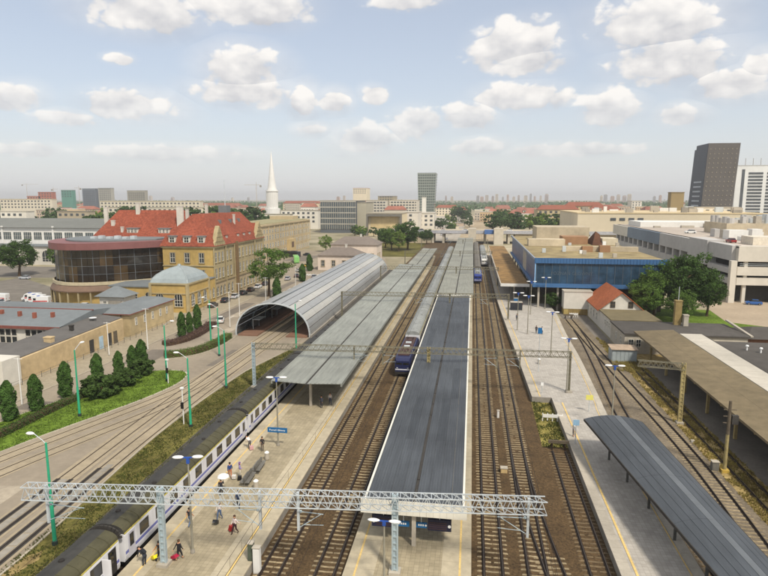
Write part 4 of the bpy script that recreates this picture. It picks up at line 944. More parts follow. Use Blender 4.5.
def gable_front(y0, y1, za):
    ym = (y0 + y1) / 2; m = MB(); x0, x1 = -75.2, -73.9
    po = [(y0, 16.1), (y1, 16.1), (y1 - .6, 17.2), (y1 - 1.5, 17.6), (ym + .8, za - .6), (ym, za + .5), (ym - .8, za - .6), (y0 + 1.5, 17.6), (y0 + .6, 17.2)]
    n = len(po); m.add([(x1, y, z) for y, z in po] + [(x0, y, z) for y, z in po], [tuple(range(n)), tuple(range(n, 2 * n))[::-1]] + [(i, n + i, n + (i + 1) % n, (i + 1) % n) for i in range(n)])
    g = m.build('gable', CP, r)
    b = MB()
    for t in (.2, .45, .7): b.box(-73.88, -73.82, y0 + (ym - y0) * t * .75 + .4, y1 - (ym - y0) * t * .75 - .4, 16.2 + (za - 16.2) * t, 16.35 + (za - 16.2) * t)
    for t in (-.5, 0, .5): b.box(-73.88, -73.81, ym + t * (ym - y0) * .8 - .1, ym + t * (ym - y0) * .8 + .1, 16.2, 16.4 + (za - 16.4) * (.85 - abs(t)))
    b.build('timber', SUR, g)
    MB().add([(-75.2, y0 + .2, 16.5), (-75.2, y1 - .2, 16.5), (-75.2, ym, za), (-82, ym, za)], [(0, 1, 2), (1, 3, 2), (0, 2, 3), (0, 3, 1)]).build('gable_roof', REDT, g)
gable_front(161.6, 169.6, 21.4); gable_front(194.8, 202.9, 21.4)
MB().box(-74.39, -73.7, 177.2, 179.0, 0, 16.5).build('stair_turret', M('turret_brown', '7a6344', .8), r)
for y in (163.2, 165.6, 168.0, 171.3, 174.0, 181.2, 184.0, 187.0, 190.0, 192.8, 196.0, 198.8, 201.4):
    win(r, -74.37, y, 11.2, 1.25, 2.9, E90, surround=CP); win(r, -74.37, y, 6.4, 1.25, 3.0, E90, surround=CP); win(r, -74.19, y, 1.2, 1.5, 3.0, E90, arched=True, surround=CP)
for y in (161.5, 170, 176.6, 179.4, 194.4, 202.9): MB().box(-74.19, -73.95, y - .22, y + .22, 0, 15.6).build('pilaster', CP, r)
for y in (173, 182, 187, 192):
    d = MB().box(-77.2, -74.9, y - .7, y + .7, 17, 18.6).build('dormer', WPL, r); MB().box(-77.6, -74.7, y - .9, y + .9, 18.6, 18.8).build('dormer_roof', REDT, d); win(r, -74.88, y, 17.1, 1.0, 1.2, E90)
for y in (176, 184, 191):
    d = MB().box(-79.6, -78.0, y - .5, y + .5, 22, 23.2).build('roof_dormer', SLATE, r)
chimney(r, -87, 172, 20, 26.5); chimney(r, -83.5, 178, 23, 28, .8); chimney(r, -77.8, 186, 20, 24.5, .6, .6)
MB().box(-84, -81, 188, 191, 25, 27.5).build('roof_box', SLATE, r); MB().tube((-82, 189, 27.4), (-82, 189, 36), .12, .06, 6).build('mast', GALV, r)
# west wing of the old building
r = building('station_wing', 'long red-roofed wing behind the curved glass hall', (-106, 184, 0)); MB().box(-122, -90.05, 178, 192, 0, 17.5).build('wall', CP, r)
rf = MB().hip(-123, -89.5, 177, 193, 17.55, 26, 5, 'x').build('roof', REDT, r)
for x, y, z0, z1, w in ((-121.5, 183, 19, 26.8, 1.3), (-110.5, 184, 23, 28.3, 1.3), (-117.5, 180.5, 18, 22.5, 1.2), (-93.5, 180, 19, 27.2, 2.2), (-113.2, 178.6, 17.5, 20.5, .8)): chimney(r, x, y, z0, z1, w)
for x in (-109.5, -98.5):
    d = MB().box(x - 1.9, x + 1.9, 178.2, 181.5, 18.6, 20.2).build('dormer', WPL, r); MB().box(x - 2.1, x + 2.1, 177.9, 181.8, 20.2, 20.4).build('dormer_roof', SLATE, d)
    for k in (-1.2, 0, 1.2): win(r, x + k, 178.18, 18.8, .8, 1.2)
for k in range(8):
    for z in (12.5, 7.5): win(r, -120 + k * 4, 177.98, z, 1.5, 2.4, surround=SUR)

# ---- domed pavilion
r = building('domed_pavilion', 'yellow corner pavilion with grey zinc dome', (-78.5, 150, 0)); MB().box(-84, -73.6, 143.5, 156, 0, 7.4).build('wall', YP, r); MB().box(-84.3, -73.3, 143.2, 156.3, 7.4, 7.8).build('cornice', CP, r)
MB().box(-84.2, -73.4, 143.3, 156.2, 4.9, 5.15).build('string_course', CP, r)
pr = [(1.0, 0), (.93, 1.0), (.78, 2.0), (.55, 2.9), (.30, 3.5), (.06, 3.9), (.03, 4.4)]; m = MB(); vs = []
for k, z in pr: vs += [(-78.8 + sx_ * 5.3 * k, 149.7 + sy_ * 6.2 * k, 7.82 + z) for sx_, sy_ in ((-1, -1), (1, -1), (1, 1), (-1, 1))]
m.add(vs, [(i * 4 + j, i * 4 + (j + 1) % 4, (i + 1) * 4 + (j + 1) % 4, (i + 1) * 4 + j) for i in range(len(pr) - 1) for j in range(4)] + [(0, 3, 2, 1), tuple(24 + j for j in range(4))]); dm = m.build('dome', ZINC, r)
for j in range(4):
    m = MB()
    for (k, z), (k2, z2) in zip(pr, pr[1:]):
        s_ = ((-1, -1), (1, -1), (1, 1), (-1, 1))[j]; m.bar((-78.8 + s_[0] * 5.3 * k, 149.7 + s_[1] * 6.2 * k, 7.84 + z), (-78.8 + s_[0] * 5.3 * k2, 149.7 + s_[1] * 6.2 * k2, 7.84 + z2), .16)
    m.build('dome_rib', ZINC, dm)
for x in (-81.5, -76.2): win(r, x, 143.48, 1.6, 2.2, 3.6, arched=True, surround=CP, nx=3, ny=3)
for y in (146.2, 149.8, 153.4): win(r, -73.58, y, 1.4, 2.0, 3.4, E90, arched=True, surround=CP, nx=3, ny=3)
for x, y in ((-84, 143.5), (-73.6, 143.5), (-73.6, 156)): MB().box(x - .35, x + .35, y - .35, y + .35, 0, 7.39).build('pilaster', CP, r)
MB().box(-84, -74.0, 156.05, 161.45, 0, 7.0).build('link_wall', YP, r); MB().box(-84.2, -73.8, 156.35, 161.1, 7.0, 7.3).build('link_roof', SLATE, r)
for y in (157.4, 159.8): win(r, -73.98, y, 1.4, 1.2, 3.0, E90, arched=True, surround=CP)
# yellow annex with dark roof left of it
r = building('yellow_annex', 'low yellow annex with flat dark roof left of the domed pavilion', (-91, 152, 0)); MB().box(-98, -84.4, 147, 158, 0, 6.0).build('wall', YP, r); MB().box(-98.3, -84.35, 146.7, 158.3, 6.0, 6.35).build('roof', SLATE, r)
for x in (-95, -90.8, -86.8): win(r, x, 146.98, 2.8, 1.6, 1.9, arched=True, surround=CP)
MB().box(-87.5, -86, 152, 153.5, 6.36, 7.6).build('roof_unit', LAMPW, r)
# grey pyramid-roofed pavilion
r = building('pyramid_roof_pavilion', 'small white pavilion with grey pyramid roof by the ambulances', (-89.5, 137, 0)); MB().box(-93, -86.3, 134.8, 140, 0, 5.4).build('wall', WPL, r); MB().hip(-94, -85.6, 134, 140.8, 5.42, 7.7, 3.6, 'x').build('roof', SLATE, r); win(r, -91.5, 134.78, 3.0, .9, 1.3); MB().box(-90.5, -87, 134.6, 134.79, .1, 4.4).build('shutter', CONCD, r)
# slate-roofed house on the street
r = building('slate_roofed_house', 'beige single-storey house with grey roof and five narrow street windows', (-77, 124, 0)); MB().box(-81.5, -73.2, 116, 135, 0, 5.1).build('wall', M('beige_plaster', 'b3a07a', .85, .18, .7, big=.2, det=9), r)
MB().add([(-82, 115.5, 5.12), (-72.8, 115.5, 5.12), (-72.8, 135.4, 5.12), (-82, 135.4, 5.12), (-80.4, 118, 5.9), (-76, 118, 5.9), (-76, 134, 5.9), (-80.4, 134, 5.9)], [(0, 1, 5, 4), (1, 2, 6, 5), (2, 3, 7, 6), (3, 0, 4, 7), (4, 5, 6, 7), (3, 2, 1, 0)]).build('roof', SLATE, r)
MB().sweep([(-82.05, 115.42), (-72.72, 115.42), (-72.72, 135.45)], [(-.06, 4.95), (.06, 4.95), (.06, 5.11), (-.06, 5.11)]).build('eaves_board', M('red_eaves', '7d4a40', .7), r)
for y in (118.3, 121.8, 125.2, 128.6, 131.6): win(r, -73.18, y, 2.2, .8, 1.7, E90)
win(r, -77.5, 115.98, 2.4, .7, 1.5); MB().tube((-75.2, 115.9, 0), (-75.2, 115.9, 5), .07, .07, 6).build('downpipe', RUST, r)
# yellow street wall building
r = building('street_wall_building', 'long low beige wall building with sloping dark roof beside the street', (-76, 98, 0)); YW = M('beige_wall', 'b8a27c', .85, .2, .6, big=.22, det=9)
MB().add([(-79.5, 83.6, 0), (-73.2, 83.6, 0), (-73.2, 113.5, 0), (-79.5, 113.5, 0), (-79.5, 83.6, 4.4), (-73.2, 83.6, 3.7), (-73.2, 113.5, 4.6), (-79.5, 113.5, 5.2)], [(0, 1, 5, 4), (1, 2, 6, 5), (2, 3, 7, 6), (3, 0, 4, 7), (4, 5, 6, 7), (3, 2, 1, 0)]).build('wall', YW, r)
MB().add([(-79.8, 83.8, 4.46), (-73.6, 83.8, 3.78), (-73.6, 113.8, 4.68), (-79.8, 113.8, 5.28), (-79.8, 83.8, 4.6), (-73.6, 83.8, 3.92), (-73.6, 113.8, 4.82), (-79.8, 113.8, 5.42)], [(0, 1, 5, 4), (1, 2, 6, 5), (2, 3, 7, 6), (3, 0, 4, 7), (4, 5, 6, 7), (3, 2, 1, 0)]).build('roof', M('tar_grey', '5f5c58', .85, .12, .6, big=.15), r)
MB().box(-79.0, -72.6, 79.8, 83.55, 0, 4.6).build('white_front', WPL, r); win(r, -75.8, 79.78, 2.3, 1.2, .8)
for i, (y, mt) in enumerate(((102.6, GUT), (105.6, M('door_blue', '9fb4c0', .6)), (108.4, GUT), (110.4, WOODD))): MB().box(-73.19, -73.08, y - .6, y + .6, .05, 2.6).build('door', mt, r)
chimney(r, -75, 93.5, 4.2, 5.1, 1.4, 1.0, YW); chimney(r, -76, 101, 4.8, 5.6, .6, .6, GUT); MB().lathe([(.05, 0), (.7, .25), (.75, .3), (.0, .2)], 14, (-77, 109, 5.3)).build('satellite_dish', LAMPW, r)
# white workshop with big grid windows
r = building('white_workshop', 'white workshop with grid windows and grey roof at the left edge', (-95, 112, 0)); MB().box(-128, -79.7, 102, 126, 0, 5.1).build('wall', WPL, r)
m = MB().add([(-128, 101.5, 5.12), (-79, 101.5, 5.12), (-79, 112, 6.6), (-128, 112, 6.6), (-79, 126.5, 5.12), (-128, 126.5, 5.12)], [(0, 1, 2, 3), (3, 2, 4, 5), (1, 0, 5, 4), (1, 4, 2), (0, 3, 5)]); m.build('roof', SLATE, r)
MB().box(-128.1, -78.9, 101.3, 101.49, 4.6, 5.15).build('eaves_board', M('red_eaves', '7d4a40', .7), r); MB().box(-128, -78.9, 111.85, 112.15, 6.5, 6.72).build('ridge_cap', M('red_eaves', '7d4a40', .7), r)
for x0 in (-86.9, -93.9, -100.9, -107.9):
    for i in range(4):
        for j in range(2): win(r, x0 + .65 + i * 1.32, 101.98, 1.5 + j * 1.5, 1.2, 1.38, nx=1, ny=1, fm=WPL)
for x, y in ((-92, 107), (-88, 106.2), (-84.5, 107), (-97, 108)): MB().box(x - .3, x + .3, y - .3, y + .3, 5.6, 6.9).build('roof_vent', M('vent_red', '8b5140', .8), r)
# beige gate building bottom-left
r = building('beige_shed', 'beige shed with curved dark roof edge at the left border', (-86, 88, 0)); MB().box(-98, -79.6, 84, 97, 0, 2.6).build('wall', YW, r); MB().box(-98.3, -79.5, 83.7, 97.3, 2.6, 2.85).build('roof', M('tar_grey', '5f5c58', .85), r)

# ---- curved glass hall
r = building('curved_glass_hall', 'curved brown glass hall with maroon roof rim', (-108, 158, 0))
GB = glassmat('brown_glass', '241c14', .08, .7, .5); GB2 = glassmat('amber_glass', '43341f', .1, .7, .4)
ARC = [(-126 + 35 * t / 12, 166 - 15.5 * math.sin(math.pi * (t / 12) ** .85) ** .8 if 0 < t < 12 else (166 if t == 0 else 164)) for t in range(13)]
MB().prism([(x * 1 + .0, y + .6) for x, y in ARC] + [(-91, 176), (-126, 176)], 6.2, 15.6).build('core', M('hall_core', '3a332b', .7, .3, .4), r)
MB().prism([(-108 + (x + 108) * 1.06, 163 + (y - 163) * 1.1 - .8) for x, y in ARC] + [(-90, 177), (-127, 177)], 15.62, 17.5, 0, 0).build('roof_rim', MAROON, r)
MB().prism([(-108 + (x + 108) * .85, 164 + (y - 163) * .75) for x, y in ARC] + [(-93, 174), (-123, 174)], 17.52, 17.9).build('roof', SLATE, r)
for k in range(6): MB().box(-114 + k * 2.6, -112.6 + k * 2.6, 163, 164.5, 17.9, 18.5 + .3 * (k % 2)).build('roof_unit', GALV, r)
for i, ((xa, ya), (xb, yb)) in enumerate(zip(ARC, ARC[1:])):
    d = Vector((xb - xa, yb - ya)); L_ = d.length; a = math.atan2(d.y, d.x)
    for s_ in (0, 1):
        for j in range(4):
            w = L_ / 2 - .08; k = ('gh', round(w, 2))
            z0 = 6.3 + j * 2.32; px_, py_ = xa + d.x * (s_ + .5) / 2, ya + d.y * (s_ + .5) / 2
            o = inst('pane', MB().box(-w / 2, w / 2, -.04, .04, 0, 2.24).mesh('pane', [GB, GB2][(i + s_ * 5 + j // 2) % 4 == 1]), r, (px_ + 108, py_ - .1 - 158, z0), a)
    MB().bar((xa, ya - .16, 6.2), (xa, ya - .16, 15.6), .1).build('mullion', M('mullion_steel', '6a6f72', .5), r)
    for j in range(1, 4): MB().bar((xa, ya - .2, 6.26 + j * 2.32), (xb, yb - .2, 6.26 + j * 2.32), .07).build('transom', M('mullion_steel', '6a6f72', .5), r)
MB().sweep([(-108 + (x + 108) * 1.03, 163 + (y - 163) * 1.06 - .6) for x, y in ARC], [(-.2, 5.6), (.2, 5.6), (.2, 6.5), (-.2, 6.5)]).build('sill_band', M('sill_cream', 'b5a98c', .8), r)
low = [(-108 + (x + 108) * 1.05, 163 + (y - 163) * 1.14 - 1.3) for x, y in ARC]; hi = [(-108 + (x + 108) * 1.03, 163 + (y - 163) * 1.06 - .7) for x, y in ARC]
m = MB(); m.add([(x, y, 4.2) for x, y in low] + [(x, y, 5.5) for x, y in hi] + [(x, y, 3.9) for x, y in low] + [(x, y, 5.2) for x, y in hi], [f for i in range(12) for f in ((i, i + 1, 13 + i + 1, 13 + i), (26 + i, 39 + i, 39 + i + 1, 26 + i + 1), (26 + i, 26 + i + 1, i + 1, i))]); m.build('skirt_roof', BRN, r)
MB().prism([(-108 + (x + 108) * 1.03, 163 + (y - 163) * 1.06 - .2) for x, y in ARC] + [(-91, 174), (-126, 174)], 0, 3.88).build('ground_floor', YP, r)
for i in range(1, 12): x, y = low[i]; MB().bar((x, y + .4, 0), (x, y + .4, 3.95), .35).build('column', CP, r)

# ---- long exhibition hall at the far left
r = building('exhibition_hall', 'long grey-roofed exhibition hall with white glazing band at far left', (-200, 245, 0)); MB().box(-300, -140, 240, 300, 0, 8.2).build('wall', WPL, r); MB().box(-300, -140, 250, 300, 8.2, 16.2).build('clerestory', WHITE, r)
MB().box(-300.5, -139.5, 239.4, 252, 8.22, 8.7).build('lower_roof', SLATE, r)
m = MB().add([(-301, 249, 16.3), (-139, 249, 16.3), (-139, 275, 19.8), (-301, 275, 19.8), (-139, 301, 16.3), (-301, 301, 16.3)], [(0, 1, 2, 3), (3, 2, 4, 5), (1, 0, 5, 4), (1, 4, 2), (0, 3, 5)]); m.build('roof', M('hall_roof', '6f706a', .8, .08, .3, big=.08), r)
for k in range(30): win(r, -297 + k * 5.3, 249.98, 10.6, 4.2, 3.6, nx=4, ny=2, gm=GLASSG)
for k in range(7): MB().box(-300 + k * 26.5, -299 + k * 26.5, 249.6, 249.97, 8.75, 17).build('pier', WHITE, r)
for k in range(19): win(r, -294 + k * 8, 239.98, 1.5, 4.5, 5.2, arched=True, nx=3, ny=3)
# ---- classical cream facade
r = building('cream_office_palace', 'long cream stone building with pilasters and flat roof across the street', (-104, 300, 0)); CST = M('cream_stone', 'b3a281', .85, .08, .5, big=.1)
MB().box(-122, -98.5, 268, 350, 0, 16.5).build('wall', CST, r); MB().box(-122.4, -98.0, 267.5, 350.5, 16.5, 17.3).build('cornice', CST, r); MB().box(-121, -99.2, 269, 349, 17.3, 17.6).build('roof', M('olive_roof', '8f8866', .9), r)
MB().box(-118, -104, 335, 346, 17.6, 19.5).build('penthouse', CST, r)
for k in range(20):
    y = 271 + k * 4.1
    for z in (1.2, 5.6, 9.6, 13): win(r, -98.48, y, z, 1.7, 2.4 if z < 12 else 1.8, E90, gm=GLASSG)
    if k % 2: MB().box(-98.48, -98.1, y + 1.75, y + 2.35, 4.4, 16.4).build('pilaster', CST, r)
for k in range(4): win(r, -119 + k * 5.5, 267.98, 9.6, 1.8, 2.4); win(r, -119 + k * 5.5, 267.98, 5.6, 1.8, 2.4)
MB().box(-98.46, -96.8, 306, 316, 0, 8).build('portal', M('portal_stone', 'b9a377', .85), r); MB().box(-96.79, -96.7, 309, 313, 3.5, 6.5).build('portal_door', BRN, r)
# ---- two small pale houses with grey hip roofs
for lb, x0, x1, y0, y1, ze, zr in (('pale pink house with grey hip roof just behind the arched shed', -64, -46, 240, 252, 6.2, 9.3), ('larger pale house with grey hip roof and tall walls behind the pink one', -66, -44, 272, 288, 8.2, 11.6)):
    r = building('pale_house', lb, ((x0 + x1) / 2, y0, 0), group='pale houses behind the tram shed'); MB().box(x0, x1, y0, y1, 0, ze).build('wall', M('pink_plaster', 'cfc0b0', .85, .08, .8), r); MB().hip(x0 - .6, x1 + .6, y0 - .6, y1 + .6, ze + .02, zr, 5.5, 'x').build('roof', M('grey_brown_roof', '756b62', .8, .1, .8), r)
    for k in range(4): win(r, x0 + 2.2 + k * (x1 - x0 - 4.4) / 3, y0 - .02, 1.6, 1.4, 2.5, surround=SUR)
    for k in range(3): win(r, x1 + .02, y0 + 2.5 + k * 3.4, 1.6, 1.3, 2.4, E90, surround=SUR)
    chimney(r, (x0 + x1) / 2 + 2, (y0 + y1) / 2, zr - 1, zr + 1)

# ---- blue station building on the right
r = building('blue_station_building', 'large blue glass-fronted station building raised on columns', (40, 210, 0)); BLU = M('blue_cladding', '3b628c', .5, .08, 1, big=.08); FELT = M('roof_felt_tan', '857655', .95, .28, .25, big=.3, col2='93845f')
DG = glassmat('dark_front_glass', '2a4358', .15, .6, .5); MUL = M('front_mullion', '4d5a64', .6)
MB().box(17.1, 50, 160.3, 258, 7.0, 13.6).build('core', M('core_dark', '23282c', .7), r); MB().box(16.9, 50.2, 160.1, 258.2, 13.62, 13.9).build('roof', FELT, r)
MB().box(16.6, 50.4, 159.8, 160.09, 12.9, 14.3).build('parapet', BLU, r); MB().box(16.5, 16.89, 160.12, 258.4, 13.55, 14.25).build('parapet', M('parapet_grey', '8a9098', .7), r); MB().box(16.3, 50.4, 159.6, 160.2, 6.5, 7.5).build('lower_band', BLU, r); MB().box(16.4, 17.0, 160.25, 258.4, 6.5, 7.2).build('lower_band', BLU, r)
fin = MB().box(0, .1, -.08, 0, 0, 1.4).mesh('cladding_fin', BLU)
for k in range(42): inst('cladding_fin', fin, r, (16.8 + k * .8 - 40, 159.79 - 210, 12.9))
pm = MB().box(.03, 1.97, -.06, 0, .02, 2.66).mesh('pane', DG); pm2 = MB().box(-.06, 0, .03, 3.97, .02, 2.86).mesh('pane', M('blue_panel', '224f80', .3, .15, .3, spec=.5)); pm3 = MB().box(-.07, 0, .03, 3.97, .02, 2.86).mesh('panel', CONC)
for k in range(17): MB().box(17.15 + k * 2, 17.25 + k * 2, 160.15, 160.29, 7.5, 12.9).build('mullion', MUL, r)
for k in range(16):
    for j in range(2): inst('pane', pm, r, (17.2 + k * 2 - 40, 160.29 - 210, 7.52 + j * 2.68))
for k in range(24):
    for j in range(2): inst('pane' if not 7 <= k < 10 else 'panel', pm3 if 7 <= k < 10 else pm2, r, (17.09 - 40, 161 + k * 4 - 210, 7.22 + j * 2.88))
MB().bar((16.85, 160.1, 7), (16.85, 160.1, 13.2), .3).build('corner_post', M('corner_blue', '7fa5c8', .5), r)
text_mesh('POZNAŃ GŁÓWNY', 1.2, M('neon_letters', '4b5760', .5), (26.3, 160.2, 10.2), 0, r)
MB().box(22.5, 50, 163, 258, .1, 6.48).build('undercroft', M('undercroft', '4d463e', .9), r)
for k in range(7):
    for y in (160.8,): MB().bar((18 + k * 5, y, 0), (18 + k * 5, y, 6.5), .5).build('column', CONC, r)
for k in range(7): MB().bar((17.4, 176 + k * 13, 0), (17.4, 176 + k * 13, 6.5), .5).build('column', CONC, r)
def rbox(x0, x1, y0, y1, z1, mat, z0=13.92): MB().box(x0, x1, y0, y1, z0, z1).build('roof_house', mat, r)
CS = M('stained_concrete', 'b5a88f', .9, .2, .3, big=.25); TER = M('terracotta_render', '957355', .9, .14, .5)
rbox(24, 43, 228, 244, 19.2, CS); rbox(19, 31, 205, 210, 16.2, CS); rbox(31.5, 40, 214, 222, 16.6, TER); rbox(44.5, 49.6, 212, 220, 16.2, M('white_weathered', 'c8bda4', .9, .15, .4)); rbox(28, 49.5, 186, 188, 15.4, CS); rbox(33, 36, 184, 185.9, 15.6, TER); rbox(38, 41, 184, 185.9, 15.9, TER)
MB().add([(41, 211, 13.95), (44.4, 211, 13.95), (44.4, 224, 13.95), (41, 224, 13.95), (43, 217, 18.4), (44.4, 217, 17.4)], [(0, 1, 5, 4), (1, 2, 5), (2, 3, 4, 5), (3, 0, 4), (3, 2, 1, 0)]).build('shed_roof', M('rust_roof', '5a3b28', .9, .25, .6), r)
for k in range(14): x, y = random.uniform(20, 48), random.uniform(165, 250); MB().box(x - .5, x + .5, y - .5, y + .5, 13.92, 14.6 + random.random()).build('roof_unit', random.choice([CONC, LAMPW, GALV]), r)
# ---- white block, railway house with red roof, annexes
r = building('white_block', 'plain white block with yellowed base below the blue building', (27.5, 157, 0)); MB().box(23.9, 31, 155.6, 159.4, 1.6, 6.0).build('wall', WPL, r); MB().box(24.0, 30.9, 155.7, 159.3, 0, 1.6).build('plinth_wall', M('yellow_base', 'a8945c', .9, .2, .8), r); MB().box(23.8, 31.1, 155.5, 159.5, 6.0, 6.2).build('roof', CONC, r)
for k in range(6): MB().box(25.2 + k * .95, 26.1 + k * .95, 155.6, 155.69, .1, 1.5).build('panel', M('board_tan', '8f7a4c', .9), r)
r = building('railway_house', 'white railway house with orange-red tiled gable roof', (34.7, 148, 0))
m = MB(); x0, x1, xm, y0, y1 = 30, 39.6, 34.8, 142, 158; m.add([(x0, y0, 0), (x1, y0, 0), (x1, y0, 4.2), (xm, y0, 8.1), (x0, y0, 4.2), (x0, y1, 0), (x1, y1, 0), (x1, y1, 4.2), (xm, y1, 8.1), (x0, y1, 4.2)], [(0, 1, 2, 3, 4), (9, 8, 7, 6, 5), (0, 4, 9, 5), (1, 6, 7, 2), (4, 3, 8, 9), (3, 2, 7, 8), (5, 6, 1, 0)]); m.build('wall', WPL, r)
MB().gable(x0, x1, y0, y1, 4.25, 8.2, 'y', 0, .5, .2).build('roof', M('orange_tiles', '93502f', .8, .2, 2, bump=.3, bscale=9, col2='a05c3a', big=.12), r)
for x in (32.9, 36.9): win(r, x, 141.98, 4.6, 1.1, 1.5, fm=M('brown_frame', '6b5a44', .7))
for k in range(4): win(r, 29.98, 144.5 + k * 3.4, 1.2, 1.2, 1.8, R(-90))
r = building('white_annex', 'white flat-roofed annex in front of the railway house', (34, 136, 0)); MB().box(30, 40, 129.5, 141.9, 0, 4.0).build('wall', WPL, r); MB().box(29.8, 40.2, 129.3, 141.85, 4.0, 4.25).build('roof', M('olive_felt', '6d6349', .9, .2, .4, big=.2), r)
for k in range(3): win(r, 29.98, 131.3 + k * 1.9, 2.0, 1.1, 1.2, R(-90))
r = building('grey_annex', 'second annex with dark roof next to the depot canopy', (34, 123, 0)); MB().box(29.8, 52, 117.5, 129.2, 0, 3.8).build('wall', M('grey_plaster', 'b0a898', .88, .16, .6, big=.2), r); MB().box(29.6, 52.3, 117.2, 129.25, 3.8, 4.1).build('roof', M('tar_roof', '4c4843', .9), r)
for x in (31, 32.4): win(r, x, 117.48, 1.4, .9, 1.5)
for y in (120, 124): win(r, 29.78, y, 1.4, .9, 1.5, R(-90))
chimney(r, 42.3, 127, 4.1, 9.0, 1.3, 1.0, M('chimney_ochre', '8f7c50', .9, .2, .8)); chimney(r, 43.6, 126, 4.1, 6.2, .9, .9, CONC); MB().tube((42.3, 127, 9.2), (42.3, 127, 12), .06, .06, 6).build('antenna', GALV, r)
r = building('dark_roofed_depot', 'long brick depot wing with black roof behind the depot canopy', (60, 122, 0), group='black-roofed depot wings'); MB().box(52.5, 70, 118.5, 127.5, 0, 3.5).build('wall', M('depot_brick', '7a5640', .9, .15, 1), r)
MB().hip(52, 70.6, 118, 128, 3.52, 5.0, 3, 'x').build('roof', M('tar_roof', '4c4843', .9), r); MB().bar((53, 118.2, 3.9), (52.2, 128, 5.1), .5, .3).build('verge_stone', CONC, r)
r = building('tin_shed', 'small grey tin shed with rusty roof in the weeds', (28, 112, 0)); MB().box(26, 30.4, 110.6, 113.4, 0, 2.4).build('wall', M('tin', '98a0a0', .6, .12, 1), r); MB().add([(25.8, 110.3, 2.42), (30.6, 110.3, 2.42), (30.6, 113.7, 2.62), (25.8, 113.7, 2.62), (25.8, 110.3, 2.5), (30.6, 110.3, 2.5), (30.6, 113.7, 2.7), (25.8, 113.7, 2.7)], [(0, 1, 5, 4), (1, 2, 6, 5), (2, 3, 7, 6), (3, 0, 4, 7), (4, 5, 6, 7), (3, 2, 1, 0)]).build('roof', M('tin_rust', 'a08d78', .7, .25, .9), r)
for k in range(6): MB().box(26.1 + k * .72, 26.75 + k * .72, 110.55, 110.6, .05, 2.35).build('sheet', M('tin', '98a0a0', .6), r)
# ---- parking garage
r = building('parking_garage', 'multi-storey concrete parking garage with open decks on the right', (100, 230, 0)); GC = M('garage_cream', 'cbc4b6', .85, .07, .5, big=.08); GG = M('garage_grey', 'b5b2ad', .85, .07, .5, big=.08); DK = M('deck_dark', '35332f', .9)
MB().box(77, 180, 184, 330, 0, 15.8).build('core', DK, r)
for z0, z1 in ((12.0, 16.4), (8.0, 10.4), (5.2, 7.3)): MB().box(75.5, 180, 181, 183.98, z0, z1).build('deck_slab', GC, r)
for z in (10.8, 11.3): MB().box(76.2, 180, 181.4, 181.5, z, z + .12).build('railing', GALV, r)
for k in range(12): MB().box(77.5 + k * 8.5, 78.4 + k * 8.5, 181.5, 182.4, 0, 12).build('column', GC, r)
MB().box(73.6, 75.2, 180.6, 182.2, 0, 12.2).build('corner_column', GC, r)
for z0, z1 in ((12.0, 16.4), (8.2, 9.8), (5.2, 6.8)): MB().box(74.4, 76.9, 183, 200, z0, z1).build('ramp_slab', GG, r)
MB().box(73.9, 79, 200.1, 216, 9, 16.8).build('stair_box', GG, r)
for y0, y1 in ((216.2, 250), (250.2, 300), (300.2, 330)): MB().box(74.3, 76.98, y0, y1, 11.4, 16.2).build('wall_panel', [GG, M('garage_blue_grey', '75808c', .8, .06, .5), GC][(y0 > 240) + (y0 > 299)], r); MB().box(74.5, 76.9, y0, y1, 5, 8.6).build('wall_panel', GG, r)
for k in range(14): MB().box(74.4, 76.95, 217 + k * 8, 218.5 + k * 8, 8.6, 11.4).build('wall_pier', GG, r)
MB().box(75.5, 180, 181.2, 330, 15.82, 16.2).build('roof_deck', M('deck_pink', 'aca194', .9, .12, .2, big=.15), r)
for k in range(46):
    x, y = 84 + (k % 8) * 11 + random.uniform(0, 3.5), 198 + (k // 8) * 7 + random.uniform(0, 1.5) + (60 if k > 38 else 0); w, d, h = random.uniform(1.5, 7), random.uniform(1.5, 5), random.uniform(.8, 3.2)
    MB().box(x, x + w, y, y + d, 16.22, 16.2 + h).build('roof_unit', random.choice([GALV, WHITE, CONC, CONCD, GG]), r)
for k in range(60):
    x, y = 96.5 + (k % 12) * 4.3 + random.uniform(0, .8), 241.5 + (k // 12) * 4 + random.uniform(0, .8); w, d, h = random.uniform(1, 3.2), random.uniform(1, 3), random.uniform(.8, 3.5)
    if k % 3: MB().box(x, x + w, y, y + d, 20.52, 20.5 + h).build('roof_unit', random.choice([GALV, CONC, CONCD, GG]), r)
    else: MB().tube((x, y, 20.5), (x, y, 20.6 + h), w * .45, w * .45, 10).build('roof_duct', random.choice([GALV, GG]), r)
MB().box(82, 140, 188, 196, 16.22, 18.6).build('roof_house', M('cream_white', 'cfc6b4', .85), r); MB().box(95, 150, 240, 262, 16.22, 20.5).build('roof_house', CS, r); MB().box(80, 130, 300, 322, 16.22, 18.6).build('roof_house', WHITE, r); MB().box(112, 140, 205, 212, 16.22, 18.0).build('roof_house', M('red_awning', '96343a', .7), r)
